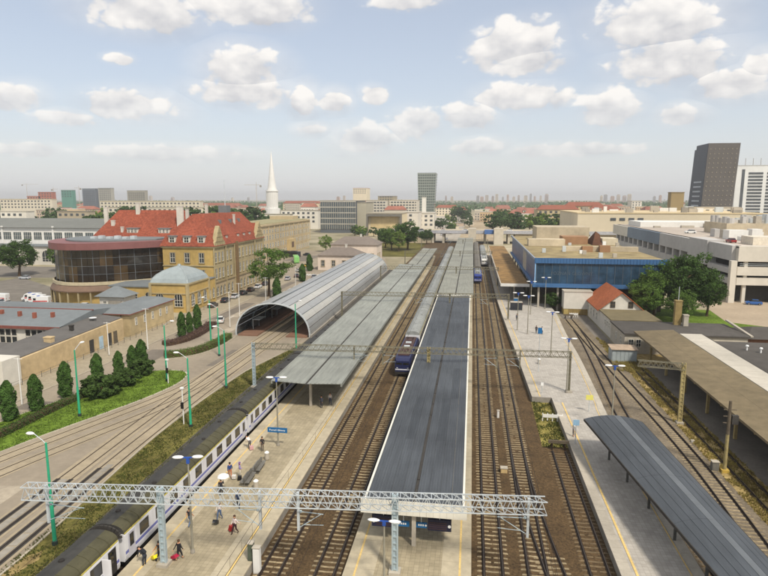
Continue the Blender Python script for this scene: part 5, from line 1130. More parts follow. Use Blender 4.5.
# ---- road bridge over the tracks
r = thing('road_bridge', 'pale road bridge crossing all tracks in the distance', 'bridge', (0, 402, 0)); BR = M('bridge_concrete', 'bdb4a2', .85, .1, .4, big=.1)
MB().box(-60, 130, 396, 416, 6.4, 7.6).build('deck', BR, r); MB().box(-60, 130, 395.6, 395.98, 6.6, 8.7).build('parapet', M('bridge_grey', 'a9a9ac', .8), r); MB().box(-60, 130, 416.02, 416.4, 7.2, 8.6).build('parapet', BR, r)
for x in (-26, -19, 1.0, 8.6, 24): MB().box(x - .7, x + .7, 397, 415, 0, 6.38).build('pier', BR, r)
MB().box(-60, -27, 397.5, 414, 0, 6.38).build('abutment', M('embankment', 'a89b84', .9), r); MB().box(28, 130, 397.5, 414, 0, 6.38).build('abutment', M('embankment', 'a89b84', .9), r)
MB().box(-2.5, 2.5, 386, 395.5, 0, 10.5).build('stair_tower', BR, r); MB().box(14, 20, 388, 395.5, 0, 10.5).build('stair_tower', BR, r); MB().box(8, 13.8, 391, 395.5, 6.6, 9.4).build('footway', M('footway_blue', '47679a', .6), r)
# ---- tall landmarks
r = thing('spire_tower', 'slender white spire on a round white drum', 'tower', (-194, 560, 0)); PWH = M('spire_white', 'd8d6d0', .6, .04, .3)
MB().lathe([(7.5, 0), (7.5, 20), (5.6, 20.2), (5.6, 36), (6.2, 36.2), (6.2, 37.2), (5.0, 37.4), (5.0, 38.4)], 20, (-194, 560, 0)).build('drum', PWH, r); MB().lathe([(4.4, 0), (3.3, 8), (1.9, 20), (.8, 30), (.12, 36)], 14, (-194, 560, 38.4)).build('spire', PWH, r)
for k in range(10): a = math.pi + math.pi * (k + .5) / 10; MB().bar((-194 + 5.7 * math.cos(a), 560 + 5.7 * math.sin(a), 21), (-194 + 5.7 * math.cos(a), 560 + 5.7 * math.sin(a), 35.5), .5, .3).build('fin', WHITE, r)
r = thing('glass_tower', 'grey-green glass tower block with banded floors in the middle distance', 'tower', (-67, 885, 0)); GT = glassmat('tower_glass', '55605c', .2, .6, .3); GTB = M('tower_band', '8b9188', .6, .08, .2)
m = MB().add([(-78, 870, 0), (-57, 870, 0), (-57, 900, 0), (-78, 900, 0), (-80, 868, 66), (-53.5, 868, 66), (-53.5, 900, 66), (-80, 900, 66)], [(0, 1, 5, 4), (1, 2, 6, 5), (2, 3, 7, 6), (3, 0, 4, 7), (4, 5, 6, 7), (3, 2, 1, 0)]); m.build('core', GT, r)
for k in range(16):
    z = 6 + k * 3.85; t = z / 66; MB().box(-78 - 2 * t - .25, -57 + 3.5 * t + .25, 870 - 2 * t - .3, 900.3, z, z + 1.5).build('floor_band', GTB, r)
for k in range(9):
    t0, t1 = 0, 1; x = -78 + 21 * k / 8; x2 = -80 + 26.5 * k / 8; MB().bar((x, 869.6, 0), (x2, 867.6, 66), .7, .3).build('mullion', GTB, r)
r = thing('dark_tower', 'dark brown leaning tower with dotted windows at right', 'tower', (231, 630, 0)); DT = M('dark_tower_face', '57524d', .6, .06, .1, big=.05); DTS = M('dark_tower_shade', '2c3442', .5, .1, .1)
def slant(m, x0, x1, y0, y1, z0, z1, sh): return m.add([(x0, y0, z0), (x1, y0, z0), (x1, y1, z0), (x0, y1, z0), (x0 + sh, y0, z1), (x1 + sh, y0, z1), (x1 + sh, y1, z1), (x0 + sh, y1, z1)], [(0, 1, 5, 4), (1, 2, 6, 5), (2, 3, 7, 6), (3, 0, 4, 7), (4, 5, 6, 7), (3, 2, 1, 0)])
slant(MB(), 219.5, 248, 620, 650, 0, 82, 3.5).build('slab', DT, r)
m = MB(); m.add([(219.45, 621, 0), (219.45, 662, 0), (221, 662, 0), (222.9, 621, 80.5), (222.9, 662, 78), (224, 662, 78)], [(0, 3, 4, 1), (1, 4, 5, 2)]); m = MB(); slant(m, 219.2, 235, 650.2, 655, 0, 78, 3.5).build('wing', DTS, r)
slant(MB(), 219.1, 219.46, 620.3, 650, 0, 81.8, 3.5).build('shaded_side_skin', DTS, r)  # left face darkened: its shade is put into this skin's colour
m = MB()
for i in range(7):
    for j in range(16):
        z = 10 + j * 4.4; x = 221.5 + i * 3.9 + 3.5 * z / 82; m.box(x, x + .8, 619.7, 620.3, z, z + 1.0)
m.build('window_dots', M('pale_window', '8b8272', .5), r, kind='stuff')
for j in range(9):
    z = 8 + j * 4.6; MB().box(219.0 + 3.5 * z / 82, 219.6 + 3.5 * z / 82, 626, 646, z, z + 1.4).build('window_band', M('pale_band', 'a9b0b8', .5), r)
# ---- other far buildings
FAR = [
    ('dark red-walled block under scaffolding on the far left horizon', -718.5, -692.7, 900, 30, 39.9, 'a0685a', '8f5c4e', 'flat'),
    ('lower red block beside the scaffolded one on the left horizon', -739.6, -715.4, 900, 30, 33.3, 'a37264', '936558', 'flat'),
    ('green-netted block rising on the far left horizon', -713.5, -692.4, 950, 30, 43.8, '5d8a7d', '7a857c', 'flat'),
    ('dark striped office block, left of a pair on the left horizon', -708.5, -682.6, 1000, 30, 47.2, '70767f', '80858a', 'band'),
    ('pale striped office block, right of a pair on the left horizon', -676.5, -650.8, 1000, 30, 48.0, 'a9a69c', '8d8a82', 'band'),
    ('wide grey block with window rows on the left horizon', -619.7, -584.7, 1000, 30, 43.4, '9c988c', '8d887c', 'band'),
    ('long pale exhibition wall below the left horizon', -472.1, -336.4, 700, 40, 26.2, 'cbc2ae', 'b5a888', 'flat'),
    ('cream exhibition wall at the far left edge', -632.6, -555.0, 720, 40, 28.7, 'cbc2ae', 'b9ab8a', 'flat'),
    ('low white hall behind the fairground trees at left', -370.0, -347.2, 420, 30, 19.9, 'd5d0c4', 'b5afa2', 'flat'),
    ('low beige shed right of the fairground trees', -328.0, -301.0, 430, 30, 19.8, 'a89c86', '8b8273', 'flat'),
    ('pale long hall behind the red-roofed station wing', -342.9, -245.3, 520, 40, 21.6, 'cfc6b2', 'a9a08c', 'flat'),
    ('white terraced hall at the foot of the spire', -213.5, -163.9, 520, 50, 15.6, 'd9d2c2', '8f8a78', 'flat'),
    ('white pavilion stepping down right of the spire', -185.6, -148.3, 560, 50, 18.4, 'dcd6c8', 'a39c8a', 'flat'),
    ('row of red-roofed houses far behind the spire, left half', -537.2, -446.6, 1100, 40, 20.4, 'd8c3a0', '86513f', 'gable'),
    ('row of red-roofed houses far behind the spire, right half', -376.4, -304.3, 1150, 40, 24.1, 'dcc7a4', '86513f', 'gable'),
    ('grey glass exhibition hall with horizontal window bands', -130.5, -98.9, 500, 45, 27.9, '5b6064', '8b8578', 'glass'),
    ('plain concrete end block joined to the grey exhibition hall', -99.6, -91.1, 505, 40, 26.6, 'a8a28f', '8b8578', 'flat'),
    ('square cream tower block with reddish top', -263.7, -232.2, 1300, 40, 51.8, 'd8cbb0', 'b07a66', 'flat'),
    ('pale block with window rows left of the green glass tower', -137.1, -110.9, 760, 40, 27.4, 'c9c2b2', 'b2a88e', 'band'),
    ('brown block between the two pale window-row blocks', -143.7, -119.0, 900, 40, 33.0, 'a59a82', '8b8270', 'band'),
    ('second pale block with window rows beside the glass tower', -109.8, -72.7, 780, 40, 27.4, 'cdc5b4', 'b3a68a', 'band'),
    ('grey hall with a large framed window front', -84.0, -55.7, 470, 40, 18.1, 'cdbf9e', '9a917e', 'frame'),
    ('white cube building below the green glass tower', -61.6, -47.5, 520, 40, 17.8, 'cfc8ba', 'b0a898', 'flat'),
    ('white low block right of the cube building', -51.1, -36.0, 560, 40, 16.0, 'd6cfc0', 'b5ad9d', 'flat'),
    ('slim white pillar-like tower before the glass tower', -54.3, -50.0, 640, 6, 31.1, 'dcd8cc', 'c5c0b2', 'flat'),
    ('red-roofed pale tenement right of the glass tower', -61.1, -24.5, 1000, 40, 18.4, 'dcd0b6', '86513f', 'gable'),
    ('tenement with an orange roof by the far street', -26.4, -9.1, 950, 40, 15.9, 'd8cab0', '86513f', 'gable'),
    ('long yellow building with a red tiled roof beyond the bridge', 63.3, 102.1, 600, 36, 23.2, 'b8a884', '86513f', 'gable'),
    ('second red-roofed wing behind the yellow building', 104.7, 146.1, 700, 40, 25.5, 'cfb68a', '86513f', 'gable'),
    ('orange-roofed house row right of the yellow building', 121.8, 147.9, 650, 30, 21.7, 'd6b792', '86513f', 'gable'),
    ('cream hall with a row of four dark windows', 67.7, 181.5, 400, 80, 20.6, 'c9bda4', 'c5b28c', 'mall'),
    ('white block on the far right horizon behind the cream hall', 276.7, 293.4, 1100, 30, 24.8, 'd6cfc0', 'b5ad9d', 'flat'),
    ('stocky brown block with a flat top left of the dark tower', 173.7, 184.5, 560, 18, 35.2, '95815a', '837250', 'flat'),
    ('white office tower with banded windows at the right edge', 290.0, 344.2, 720, 40, 66.1, 'd8d8d4', 'b8b8b4', 'office'),
    ('low white terrace building before the dark tower', 162.9, 198.0, 480, 40, 23.3, 'cfc6b4', 'a89f8d', 'flat'),
]
SKY_BLOCKS = [(-1834.4, -1818.6, 3173, 41.3), (-1511.9, -1498.1, 2821, 32.5), (-1305.6, -1295.8, 3093, 30.0), (-1288.2, -1278.2, 3283, 32.9), (-603.2, -589.7, 2602, 34.4), (-625.7, -614.7, 2837, 39.6), (-124.6, -116.8, 2702, 38.9), (-104.0, -91.0, 2811, 34.6), (17.0, 32.3, 3036, 39.9), (37.4, 55.4, 3157, 35.2), (62.3, 79.8, 3118, 42.7), (80.0, 90.8, 2620, 36.4), (119.5, 134.8, 3260, 48.6), (153.0, 162.6, 3231, 35.3), (161.4, 171.3, 2928, 44.3), (191.9, 205.1, 2981, 34.8), (190.2, 198.7, 2609, 40.6), (232.1, 247.5, 2796, 39.1), (288.9, 298.5, 3136, 50.3), (311.6, 321.1, 3158, 37.7), (328.1, 337.0, 3032, 39.8), (302.9, 316.7, 2601, 44.7), (559.1, 567.7, 2747, 38.7), (685.9, 702.8, 3288, 45.7), (614.8, 629.9, 2803, 36.7), (681.4, 694.9, 2977, 44.1), (652.2, 666.7, 2743, 38.7), (756.0, 772.5, 3083, 47.0), (916.8, 927.4, 3226, 37.6), (836.8, 845.1, 2853, 41.2)]
for lb, x0, x1, Y, dp, zt, w, rf, kd in FAR:
    r = building('far_building', lb, ((x0 + x1) / 2, Y, 0)); wmat = M('far_wall_' + w, w, .85, .07, .08, big=.08); rmat = M('far_roof_' + rf, rf, .85, .1, .08)
    dp = dp if abs(x0) / Y < .3 else min(dp, 9)
    zw = zt - (4.5 if kd == 'gable' else .6); MB().box(x0, x1, Y, Y + dp, 0, zw).build('wall', wmat, r)
    if kd == 'gable': MB().hip(x0 - .8, x1 + .8, Y - .8, Y + 14, zw + .05, zt, min(5, (x1 - x0) * .3), 'x').build('roof', rmat, r)
    else: MB().box(x0 - .3, x1 + .3, Y - .3, Y + dp + .3, zw + .02, zt).build('roof', rmat, r)
    nfl = max(1, int(zw / 3.6)); gm_ = M('far_glass', '4b4f52', .3, .2, .1)
    if kd == 'office':
        for k in range(nfl - 2):
            for xa, xb in ((x0 + 13, x0 + 28), (x0 + 32, x1 - 1)): MB().box(xa, xb, Y - .3, Y + .1, 2 + k * 3.6, 4.2 + k * 3.6).build('window_band', gm_, r)
        MB().box(x0 + 6, x0 + 9, Y - .3, Y + .1, 2, zw - 4).build('stair_glazing', gm_, r)
        for k in range(6): MB().bar((x0 + 4 + k * 8, Y + 8, zt), (x0 + 4 + k * 8, Y + 8, zt + 8), .4).build('antenna', CONCD, r)
    elif kd == 'band':
        for k in range(nfl): MB().box(x0 + 1, x1 - 1, Y - .25, Y + .1, 2 + k * 3.6, 3.6 + k * 3.6).build('window_band', gm_, r)
        for k in range(int((x1 - x0) / 4)): MB().box(x0 + 1.5 + k * 4, x0 + 2.6 + k * 4, Y - .4, Y - .1, 1, zw - .5).build('pier', wmat, r)
    elif kd == 'glass':
        for k in range(5): MB().box(x0 + .5, x1 - .5, Y - .35, Y + .1, 3.5 + k * 4.8, 7.3 + k * 4.8).build('window_band', GLASSG, r); MB().box(x0, x1, Y - .6, Y + .05, 7.4 + k * 4.8, 8.2 + k * 4.8).build('floor_band', M('pale_floor_band', 'b0aca0', .7), r)
        for k in range(17): MB().box(x0 + .4 + k * 1.9, x0 + .7 + k * 1.9, Y - .5, Y - .36, 3, zw - .6).build('mullion', CONC, r)
    elif kd == 'frame':
        MB().box(x0 + 3, x1 - 3, Y - .2, Y + .1, 6, zw - 2).build('glazing', M('warm_glazing', 'c2ad80', .4, .15, .2), r); MB().box(x0, x1, Y - 4, Y, zw - 2, zw - .3).build('eaves', M('frame_grey', '6d6a62', .7), r)
        for x in (x0 + .6, x1 - .6): MB().box(x - .6, x + .6, Y - 4, Y - .1, 0, zw - 2.01).build('side_frame', M('frame_grey', '6d6a62', .7), r)
    elif kd == 'mall':
        for k in range(4): MB().box(88 + k * 5.6, 91.5 + k * 5.6, Y - .2, Y + .2, 15.5, 17.3).build('window', gm_, r)
        MB().box(150, 152, Y - .2, Y + .2, 15.5, 17.3).build('window', gm_, r)
        for k in range(26): x = random.uniform(x0 + 2, x1 - 8); y_ = Y + 2 + k * 2.2; MB().box(x, x + random.uniform(2, 6), y_, y_ + 1.9, zt + .02, zt + random.uniform(1, 4)).build('roof_unit', random.choice([CONC, GALV, CONCD, WHITE]), r)
    else:
        if x1 - x0 > 12:
            m = MB()
            for k in range(min(3, nfl)):
                for i in range(int((x1 - x0) / 5)): m.box(x0 + 1.5 + i * 5, x0 + 3.8 + i * 5, Y - .2, Y + .1, zw - 3.2 - k * 4, zw - 1.4 - k * 4)
            m.build('window_rows', gm_, r, kind='stuff')
rg = random.Random(31); FILL = []
for reg, n, xa, xb, ya, yb, ha, hb in (('left of the spire', 46, -.80, -.36, 620, 1300, 8, 17), ('between the spire and the glass tower', 34, -.32, -.10, 640, 1300, 9, 22), ('beside the far street', 14, -.034, .0, 440, 900, 3, 4.5), ('behind the cream hall at right', 44, .10, .62, 620, 1300, 9, 20), ('right of the far street before the woods', 18, .01, .12, 700, 1250, 6, 12)):
    q = sorted(((xa + (xb - xa) * rg.random(), ya + (yb - ya) * rg.random()) for _ in range(n)), key=lambda v: v[0])
    for k, (t, Y) in enumerate(q): FILL.append((reg, k, t * Y, Y, rg.uniform(12, 34), rg.uniform(10, 18), rg.uniform(ha, hb)))
for reg, k, x, Y, w, d, h in FILL:
    c, cn = rg.choice((('d2c7b0', 'cream'), ('c4baa8', 'grey'), ('d8d2c6', 'white'), ('c9ae88', 'ochre'), ('b9a590', 'tan'))); red = rg.random() < .45 and h > 5; w = w if h > 5 else w * .35
    r = building('town_building', 'far %s %s %s, %s from left' % (cn, 'red-roofed house' if red else 'flat-roofed block', reg, ordinal(k)), (x, Y, 0), group='small far buildings')
    wm_ = M('far_wall_' + c, c, .85, .07, .08, big=.08); MB().box(x - w / 2, x + w / 2, Y, Y + d, 0, h).build('wall', wm_, r)
    if red: MB().hip(x - w / 2 - .5, x + w / 2 + .5, Y - .5, Y + d + .5, h + .03, h + 4.5, w * .15, 'x').build('roof', M('town_tiles', '80513f', .85, .2, .1, col2='946050'), r)
    else: MB().box(x - w / 2 - .2, x + w / 2 + .2, Y - .2, Y + d + .2, h + .02, h + .6).build('roof', rg.choice([CONC, CONCD, M('far_white_roof', 'c8c4ba', .8)]), r)
    m = MB()
    for i in range(int(w / 3.2)):
        for j in range(int(h / 3.4)): m.box(x - w / 2 + 1 + i * 3.2, x - w / 2 + 2.4 + i * 3.2, Y - .12, Y + .1, 1 + j * 3.4, 2.8 + j * 3.4)
    m.build('window_rows', M('far_glass', '4b4f52', .3), r, kind='stuff')
for i, (x0, x1, Y, zt) in enumerate(SKY_BLOCKS):
    w = ['c9bcae', 'b8aaa4', 'd2c4b0', 'a8a4a4', 'c4a898'][i % 5]; cn = ['beige', 'pinkish', 'cream', 'grey', 'salmon'][i % 5]
    r = building('horizon_tower_block', 'tiny %s apartment tower on the horizon, %s from the left of all the tiny towers' % (cn, ordinal(i)), ((x0 + x1) / 2, Y, 0), group='tiny towers on the skyline')
    MB().box(x0, x1, Y, Y + 14, 0, zt).build('wall', M('far_wall_' + w, w, .85, .07, .08, big=.08), r); MB().box(x0 + 2, x1 - 2, Y + 3, Y + 9, zt, zt + 2.5).build('roof_house', CONCD, r)
    m = MB()
    for k in range(int(zt / 3)): m.box(x0 + 1, x1 - 1, Y - .2, Y + .1, 1 + k * 3, 2.2 + k * 3)
    m.build('window_rows', M('far_glass', '4b4f52', .3), r, kind='stuff')
# construction cranes on the skyline
for lb, x, Y, h, j in (('thin tower crane on the horizon left of the spire', -300, 800, 48, -18), ('tower crane above the red block on the left horizon', -705, 920, 45, 8), ('tower crane beside the green-netted block', -672, 940, 47, -9), ('faint tower crane at the far left edge of the skyline', -985, 1200, 60, 30)):
    r = thing('tower_crane', lb, 'crane', (x, Y, 0), group='construction cranes'); CRM = M('crane_yellow', 'b5ab9c', .7)
    m = MB(); truss(m, (x, Y, 0), (x, Y + .01, h), 1.2, 1.2, 2, .2, 0, .12) if False else m.bar((x, Y, 0), (x, Y, h), .5); m.build('mast', CRM, r); MB().bar((x - j * .35, Y, h), (x + j, Y, h), .35, .45).build('jib', CRM, r); MB().bar((x, Y, h), (x, Y, h + 4), .35).build('apex', CRM, r); MB().box(x - j * .35 - 1, x - j * .35 + 1, Y - 1, Y + 1, h - 3, h - .5).build('counterweight', CONCD, r)
# ---- street fence and hedges
r = thing('street_fence', 'low post-and-rail fence along the beige walls', 'fence', (-71.6, 78, 0)); FM = M('fence_metal', '5c5b56', .6)
pm_ = MB().tube((0, 0, 0), (0, 0, 1.05), .045, .045, 6).mesh('post', FM)
for k in range(34): inst('post', pm_, r, (0, k * 2.2, 0))
for z in (.55, .98): MB().tube((-71.6, 78, z), (-71.6, 78 + 33 * 2.2, z), .022, .022, 5).build('rail', FM, r)
# ================================================================== VEGETATION
def leaf_quad(m, c, s, rnd, out=None):
    n = Vector((rnd.gauss(0, 1), rnd.gauss(0, 1), rnd.gauss(0, 1)))
    if out is not None: n = n * .6 + out
    n.normalize(); a = n.orthogonal().normalized(); b = n.cross(a); t = rnd.uniform(0, 6.28)
    a, b = a * math.cos(t) + b * math.sin(t), b * math.cos(t) - a * math.sin(t); s1, s2 = s * rnd.uniform(.7, 1.2), s * rnd.uniform(.45, .8)
    o = len(m.v); m.v += [tuple(c - a * s1), tuple(c - b * s2 + n * s * .15), tuple(c + a * s1), tuple(c + b * s2 + n * s * .15)]; m.f.append([o, o + 1, o + 2, o + 3]); m.m.append(0)
def crown_mesh(seed, rx, rz, zc, ncl, nlf, ls, mat, flat=.75):
    rnd = random.Random(seed); m = MB(); cl = []
    for _ in range(ncl):
        while True:
            d = Vector((rnd.uniform(-1, 1), rnd.uniform(-1, 1), rnd.uniform(-1, 1)))
            if .18 < d.length < 1: break
        k = d.length; d = d.normalized() * (k ** .45) * rnd.uniform(.66, 1.14)
        c = Vector((d.x * rx, d.y * rx, zc + d.z * rz * (1 if d.z > 0 else .8))); cr_ = rx * rnd.uniform(.13, .29); cl.append(c)
        for _ in range(nlf):
            q = Vector((rnd.gauss(0, 1), rnd.gauss(0, 1), rnd.gauss(0, 1))).normalized(); rr = cr_ * rnd.random() ** .35
            leaf_quad(m, c + Vector((q.x * rr, q.y * rr, q.z * rr * flat)), ls * rnd.uniform(.7, 1.3), rnd, q * .8 + Vector((0, 0, .35)))
    return m.mesh('crown', mat), cl
def trunk_mesh(h, r0, cl, seed):
    rnd = random.Random(seed); m = MB(); p = Vector((0, 0, 0)); top = Vector((rnd.uniform(-.3, .3), rnd.uniform(-.3, .3), h)); mid = Vector((rnd.uniform(-.25, .25), rnd.uniform(-.25, .25), h * .5))
    m.tube(p - Vector((0, 0, .1)), p + Vector((0, 0, .35)), r0 * 1.5, r0 * 1.05, 9).tube(p + Vector((0, 0, .35)), mid, r0 * 1.05, r0 * .75, 9).tube(mid, top, r0 * .75, r0 * .35, 9)
    for c in rnd.sample(cl, min(len(cl), 9)):
        s = mid.lerp(top, rnd.random()); e = s.lerp(c, .5) + Vector((0, 0, rnd.uniform(.1, .5))); m.tube(s, e, r0 * .38, r0 * .22, 6).tube(e, c, r0 * .22, r0 * .06, 6)
    return m.mesh('trunk', BARK)
TT = {}
def tree_t(kind):
    if kind in TT: return TT[kind]
    if kind == 'a': c, cl = crown_mesh(1, 4.6, 4.8, 7.2, 120, 62, .23, LEAF[0]); t = trunk_mesh(7.5, .34, cl, 1)
    elif kind == 'b': c, cl = crown_mesh(2, 5.0, 4.6, 6.9, 130, 66, .24, LEAF[1]); t = trunk_mesh(7, .36, cl, 2)
    elif kind == 'c': c, cl = crown_mesh(3, 4.4, 5.0, 7.0, 80, 60, .24, LEAF[2]); t = trunk_mesh(8, .30, cl, 3)
    elif kind == 'loose': c, cl = crown_mesh(4, 4.8, 4.4, 7.4, 74, 80, .2, LEAF[0], .6); t = trunk_mesh(8, .30, cl, 4)
    elif kind == 'far': c, cl = crown_mesh(5, 5.0, 4.6, 6.4, 34, 30, .62, LEAF[6]); t = trunk_mesh(6, .4, cl, 5)
    elif kind == 'far2': c, cl = crown_mesh(6, 4.4, 5.0, 6.6, 30, 30, .62, LEAF[2]); t = trunk_mesh(6, .4, cl, 6)
    elif kind in ('thuja', 'thuja2'):
        rnd = random.Random(9 if kind == 'thuja' else 10); m = MB(); cl = [Vector((0, 0, 2)), Vector((.2, 0, 3)), Vector((-.2, .1, 3.6))]
        for _ in range(4200):
            z = rnd.random() ** .95 * 5.4; pr = .74 * min(1, (z + .45) / .9) * max(0, 1 - max(0, (z - 3.0) / 2.5) ** 2.4) + .06; a = rnd.uniform(0, 6.283)
            rr = pr * (.62 + .38 * rnd.random() ** .5) * (1 + .16 * math.sin(a * 3 + z * 2.3) + .1 * math.sin(a * 5 - z * 4)); q = Vector((math.cos(a), math.sin(a), .5)); leaf_quad(m, Vector((q.x * rr, q.y * rr, z + .1)), .14, rnd, q)
        c = m.mesh('crown', LEAF[3]); t = MB().tube((0, 0, -.1), (0, 0, 4.4), .13, .03, 7).mesh('trunk', BARK)
    elif kind == 'bush':
        c, cl = crown_mesh(12, 2.0, 1.35, 1.3, 46, 60, .2, LEAF[4]); t = MB().tube((0, 0, -.1), (0, 0, 1.2), .12, .05, 7).tube((0, 0, .4), (.7, .2, 1.6), .07, .03, 6).tube((0, 0, .4), (-.6, -.3, 1.5), .07, .03, 6).mesh('trunk', BARK)
    TT[kind] = (c, t); return TT[kind]
TOPS = {'a': 12.2, 'b': 11.8, 'c': 12.2, 'loose': 11.8, 'far': 11.2, 'far2': 11.8, 'thuja': 5.5, 'thuja2': 5.5, 'bush': 2.8}
def tree(kind, label, x, y, h, wide=1., z=0., group='trees', name='broadleaf_tree', cat='tree'):
    r = thing(name, label, cat, (x, y, z), random.uniform(0, 6.28), group); s = h / TOPS[kind]; r.scale = (s * wide, s * wide, s); c, t = tree_t(kind); inst('trunk', t, r); inst('crown', c, r)
    return r
T = [('b', 'big round tree before the exhibition hall at the far left', -174, 204, 14.3, 1.15), ('a', 'smaller tree right of the big round one before the exhibition hall', -168, 219, 12, .95), ('loose', 'tall loose tree overhanging the arched shed and parked cars', -61.5, 172, 15.6, 1.05),
     ('thuja', 'dark slim tree just right of the tall loose tree', -57.6, 168, 6.5, 1.2), ('thuja2', 'dark slim tree by the street behind the shed', -60.5, 205, 6.5, 1.2), ('thuja', 'dark slim tree at the corner of the pale pink house', -66.5, 236, 7, 1.2),
     ('b', 'large dark tree right of the pale houses, tallest of its clump', -37, 341, 17, 1.1), ('a', 'bushy tree on the left of the clump beyond the pale houses', -46, 338, 13.5, 1.1), ('b', 'low tree at the back of the clump beyond the pale houses', -52, 354, 12, 1.1), ('c', 'light green tree in the middle of the clump beyond the pale houses', -41, 332, 12, 1.0), ('b', 'round tree standing alone left of the far tracks', -29.5, 386, 10, 1.1), ('c', 'round green tree in front of the cream stone building', -81, 322, 9.5, 1.2),
     ('b', 'tallest dark tree of the group between the blue building and the garage', 54, 157, 16.5, 1.0), ('a', 'wide tree in the left half of the group by the railway house', 46.5, 157, 12.5, 1.1), ('b', 'low tree at the right end of the group by the garage', 60, 159, 11, .9), ('a', 'small tree nearest the railway house gable', 43.5, 153, 9.5, 1.1), ('a', 'small tree in front of the tallest dark tree', 50.5, 149, 8, 1.2), ('b', 'dark conifer-like tree at the right border by the garage forecourt', 72, 131, 7.5, 1.1), ('b', 'bush-like tree left of the plain white block', 21.8, 161, 5.2, 1.1), ('c', 'bright yellow-green shrub beside the black-roofed depot wing', 55, 132, 2.4, 1.6)]
for k, lb, x, y, h, w in T: tree(k, lb, x, y, h, w)
THJ = [(-61.6, 68.1, 5.6), (-60.8, 72.1, 5.3), (-60.6, 78.1, 5.5), (-59.4, 84.1, 5.2), (-58.2, 88.1, 4.6), (-57.6, 91.2, 4.8), (-56.6, 92.4, 5.6)]
for i, (x, y, h) in enumerate(THJ): tree(['thuja', 'thuja2'][i % 2], 'columnar dark green tree on the grass island, %s from the left' % ordinal(i), x, y, h, 1.15, .1, 'columnar trees on the island', 'columnar_tree')
for i, (x, y, h) in enumerate([(-61.8, 117, 5.6), (-62, 121, 4.8), (-62.1, 125, 5.8)]): tree('thuja', 'columnar tree in the purple planting, %s from the camera' % ordinal(i), x, y, h, 1.0, .1, 'columnar trees in the planting', 'columnar_tree')
for lb, x, y, h, w in (('large round dark bush on the island behind the green pole', -55.2, 79, 3.5, 1.15), ('second round dark bush on the island', -54.8, 84.6, 2.8, 1.05), ('round dark bush at the back of the island near its tip', -55.2, 90, 2.8, 1.1), ('low bush between the two round island bushes', -56.8, 82, 2.4, 1.1)): tree('bush', lb, x, y, h, w, .1, 'round bushes on the island', 'round_bush', 'bush')
rnd = random.Random(21); n_ = 0
far_pos = [(16 + 92 * rnd.random(), 500 + 200 * rnd.random(), rnd.uniform(12, 18)) for _ in range(24)] + [(-440 + 150 * rnd.random(), 440 + 90 * rnd.random(), rnd.uniform(17, 23)) for _ in range(16)] + [(-310 + 60 * rnd.random(), 390 + 20 * rnd.random(), rnd.uniform(15, 20)) for _ in range(8)] + \
          [(-255 + 110 * rnd.random(), 400 + 70 * rnd.random(), rnd.uniform(18, 24)) for _ in range(16)] + [(-30 + 24 * rnd.random(), 880 + 100 * rnd.random(), rnd.uniform(12, 18)) for _ in range(7)] + [((-.058 + .058 * rnd.random()) * (q_ := 430 + 480 * rnd.random()), q_, rnd.uniform(6, 11)) for _ in range(18)] + [(-95 + 40 * rnd.random(), 430 + 60 * rnd.random(), rnd.uniform(5, 9)) for _ in range(8)] + [(106 + 50 * rnd.random(), 560 + 30 * rnd.random(), rnd.uniform(10, 15)) for _ in range(8)]
regs = ((24, 'tree in the green belt beyond the bridge, %s from the left'), (16, 'tree in the left fairground belt, %s from the left'), (8, 'tree behind the exhibition hall roof, %s from the left'), (16, 'tree behind the old station roof and the spire halls, %s from the left'), (7, 'tree beside the far street right of the glass tower, %s from the left'), (18, 'small street tree beyond the bridge left of the green belt, %s from the left'), (8, 'small tree before the framed-window hall, %s from the left'), (8, 'tree beside the yellow red-roofed building, %s from the left'))
i0 = 0
for cnt, lb in regs:
    for j, (x, y, h) in enumerate(sorted(far_pos[i0:i0 + cnt], key=lambda q: q[0] / q[1])): tree(['far', 'far2', 'far'][rnd.randrange(3)], lb % ordinal(j), x, y, h, 1.15, 0, 'far trees')
    i0 += cnt
# woods that read as one mass on the horizon
m = MB(); rnd = random.Random(4)
for _ in range(9000):
    y = rnd.uniform(1250, 3600); x = rnd.uniform(-.9, .72) * y; 
    if -.06 < x / y < -.02 and y < 1500: continue
    h = rnd.uniform(6, 17) * (.8 + .4 * math.sin(x * .004) * math.sin(y * .003 + 1)); s = rnd.uniform(4, 9)
    for _ in range(3): leaf_quad(m, Vector((x + rnd.uniform(-6, 6), y + rnd.uniform(-6, 6), h * rnd.uniform(.3, 1))), s * .7, rnd, Vector((0, -.5, .8)))
for _ in range(12000):
    y = rnd.uniform(600, 1300); x = rnd.choice((rnd.uniform(-.85, -.12), rnd.uniform(.02, .7))) * y
    if math.sin(x * .021 + 1) * math.sin(y * .017) < .05: continue
    h = rnd.uniform(4, 12)
    for _ in range(4): leaf_quad(m, Vector((x + rnd.uniform(-4, 4), y + rnd.uniform(-4, 4), h * rnd.uniform(.25, 1))), rnd.uniform(1.2, 2.4), rnd, Vector((0, -.5, .8)))
o = m.build('far_woodland', LEAF[6], None, kind='stuff'); o['label'] = 'far woodland and gardens spread along the horizon'; o['category'] = 'woodland'
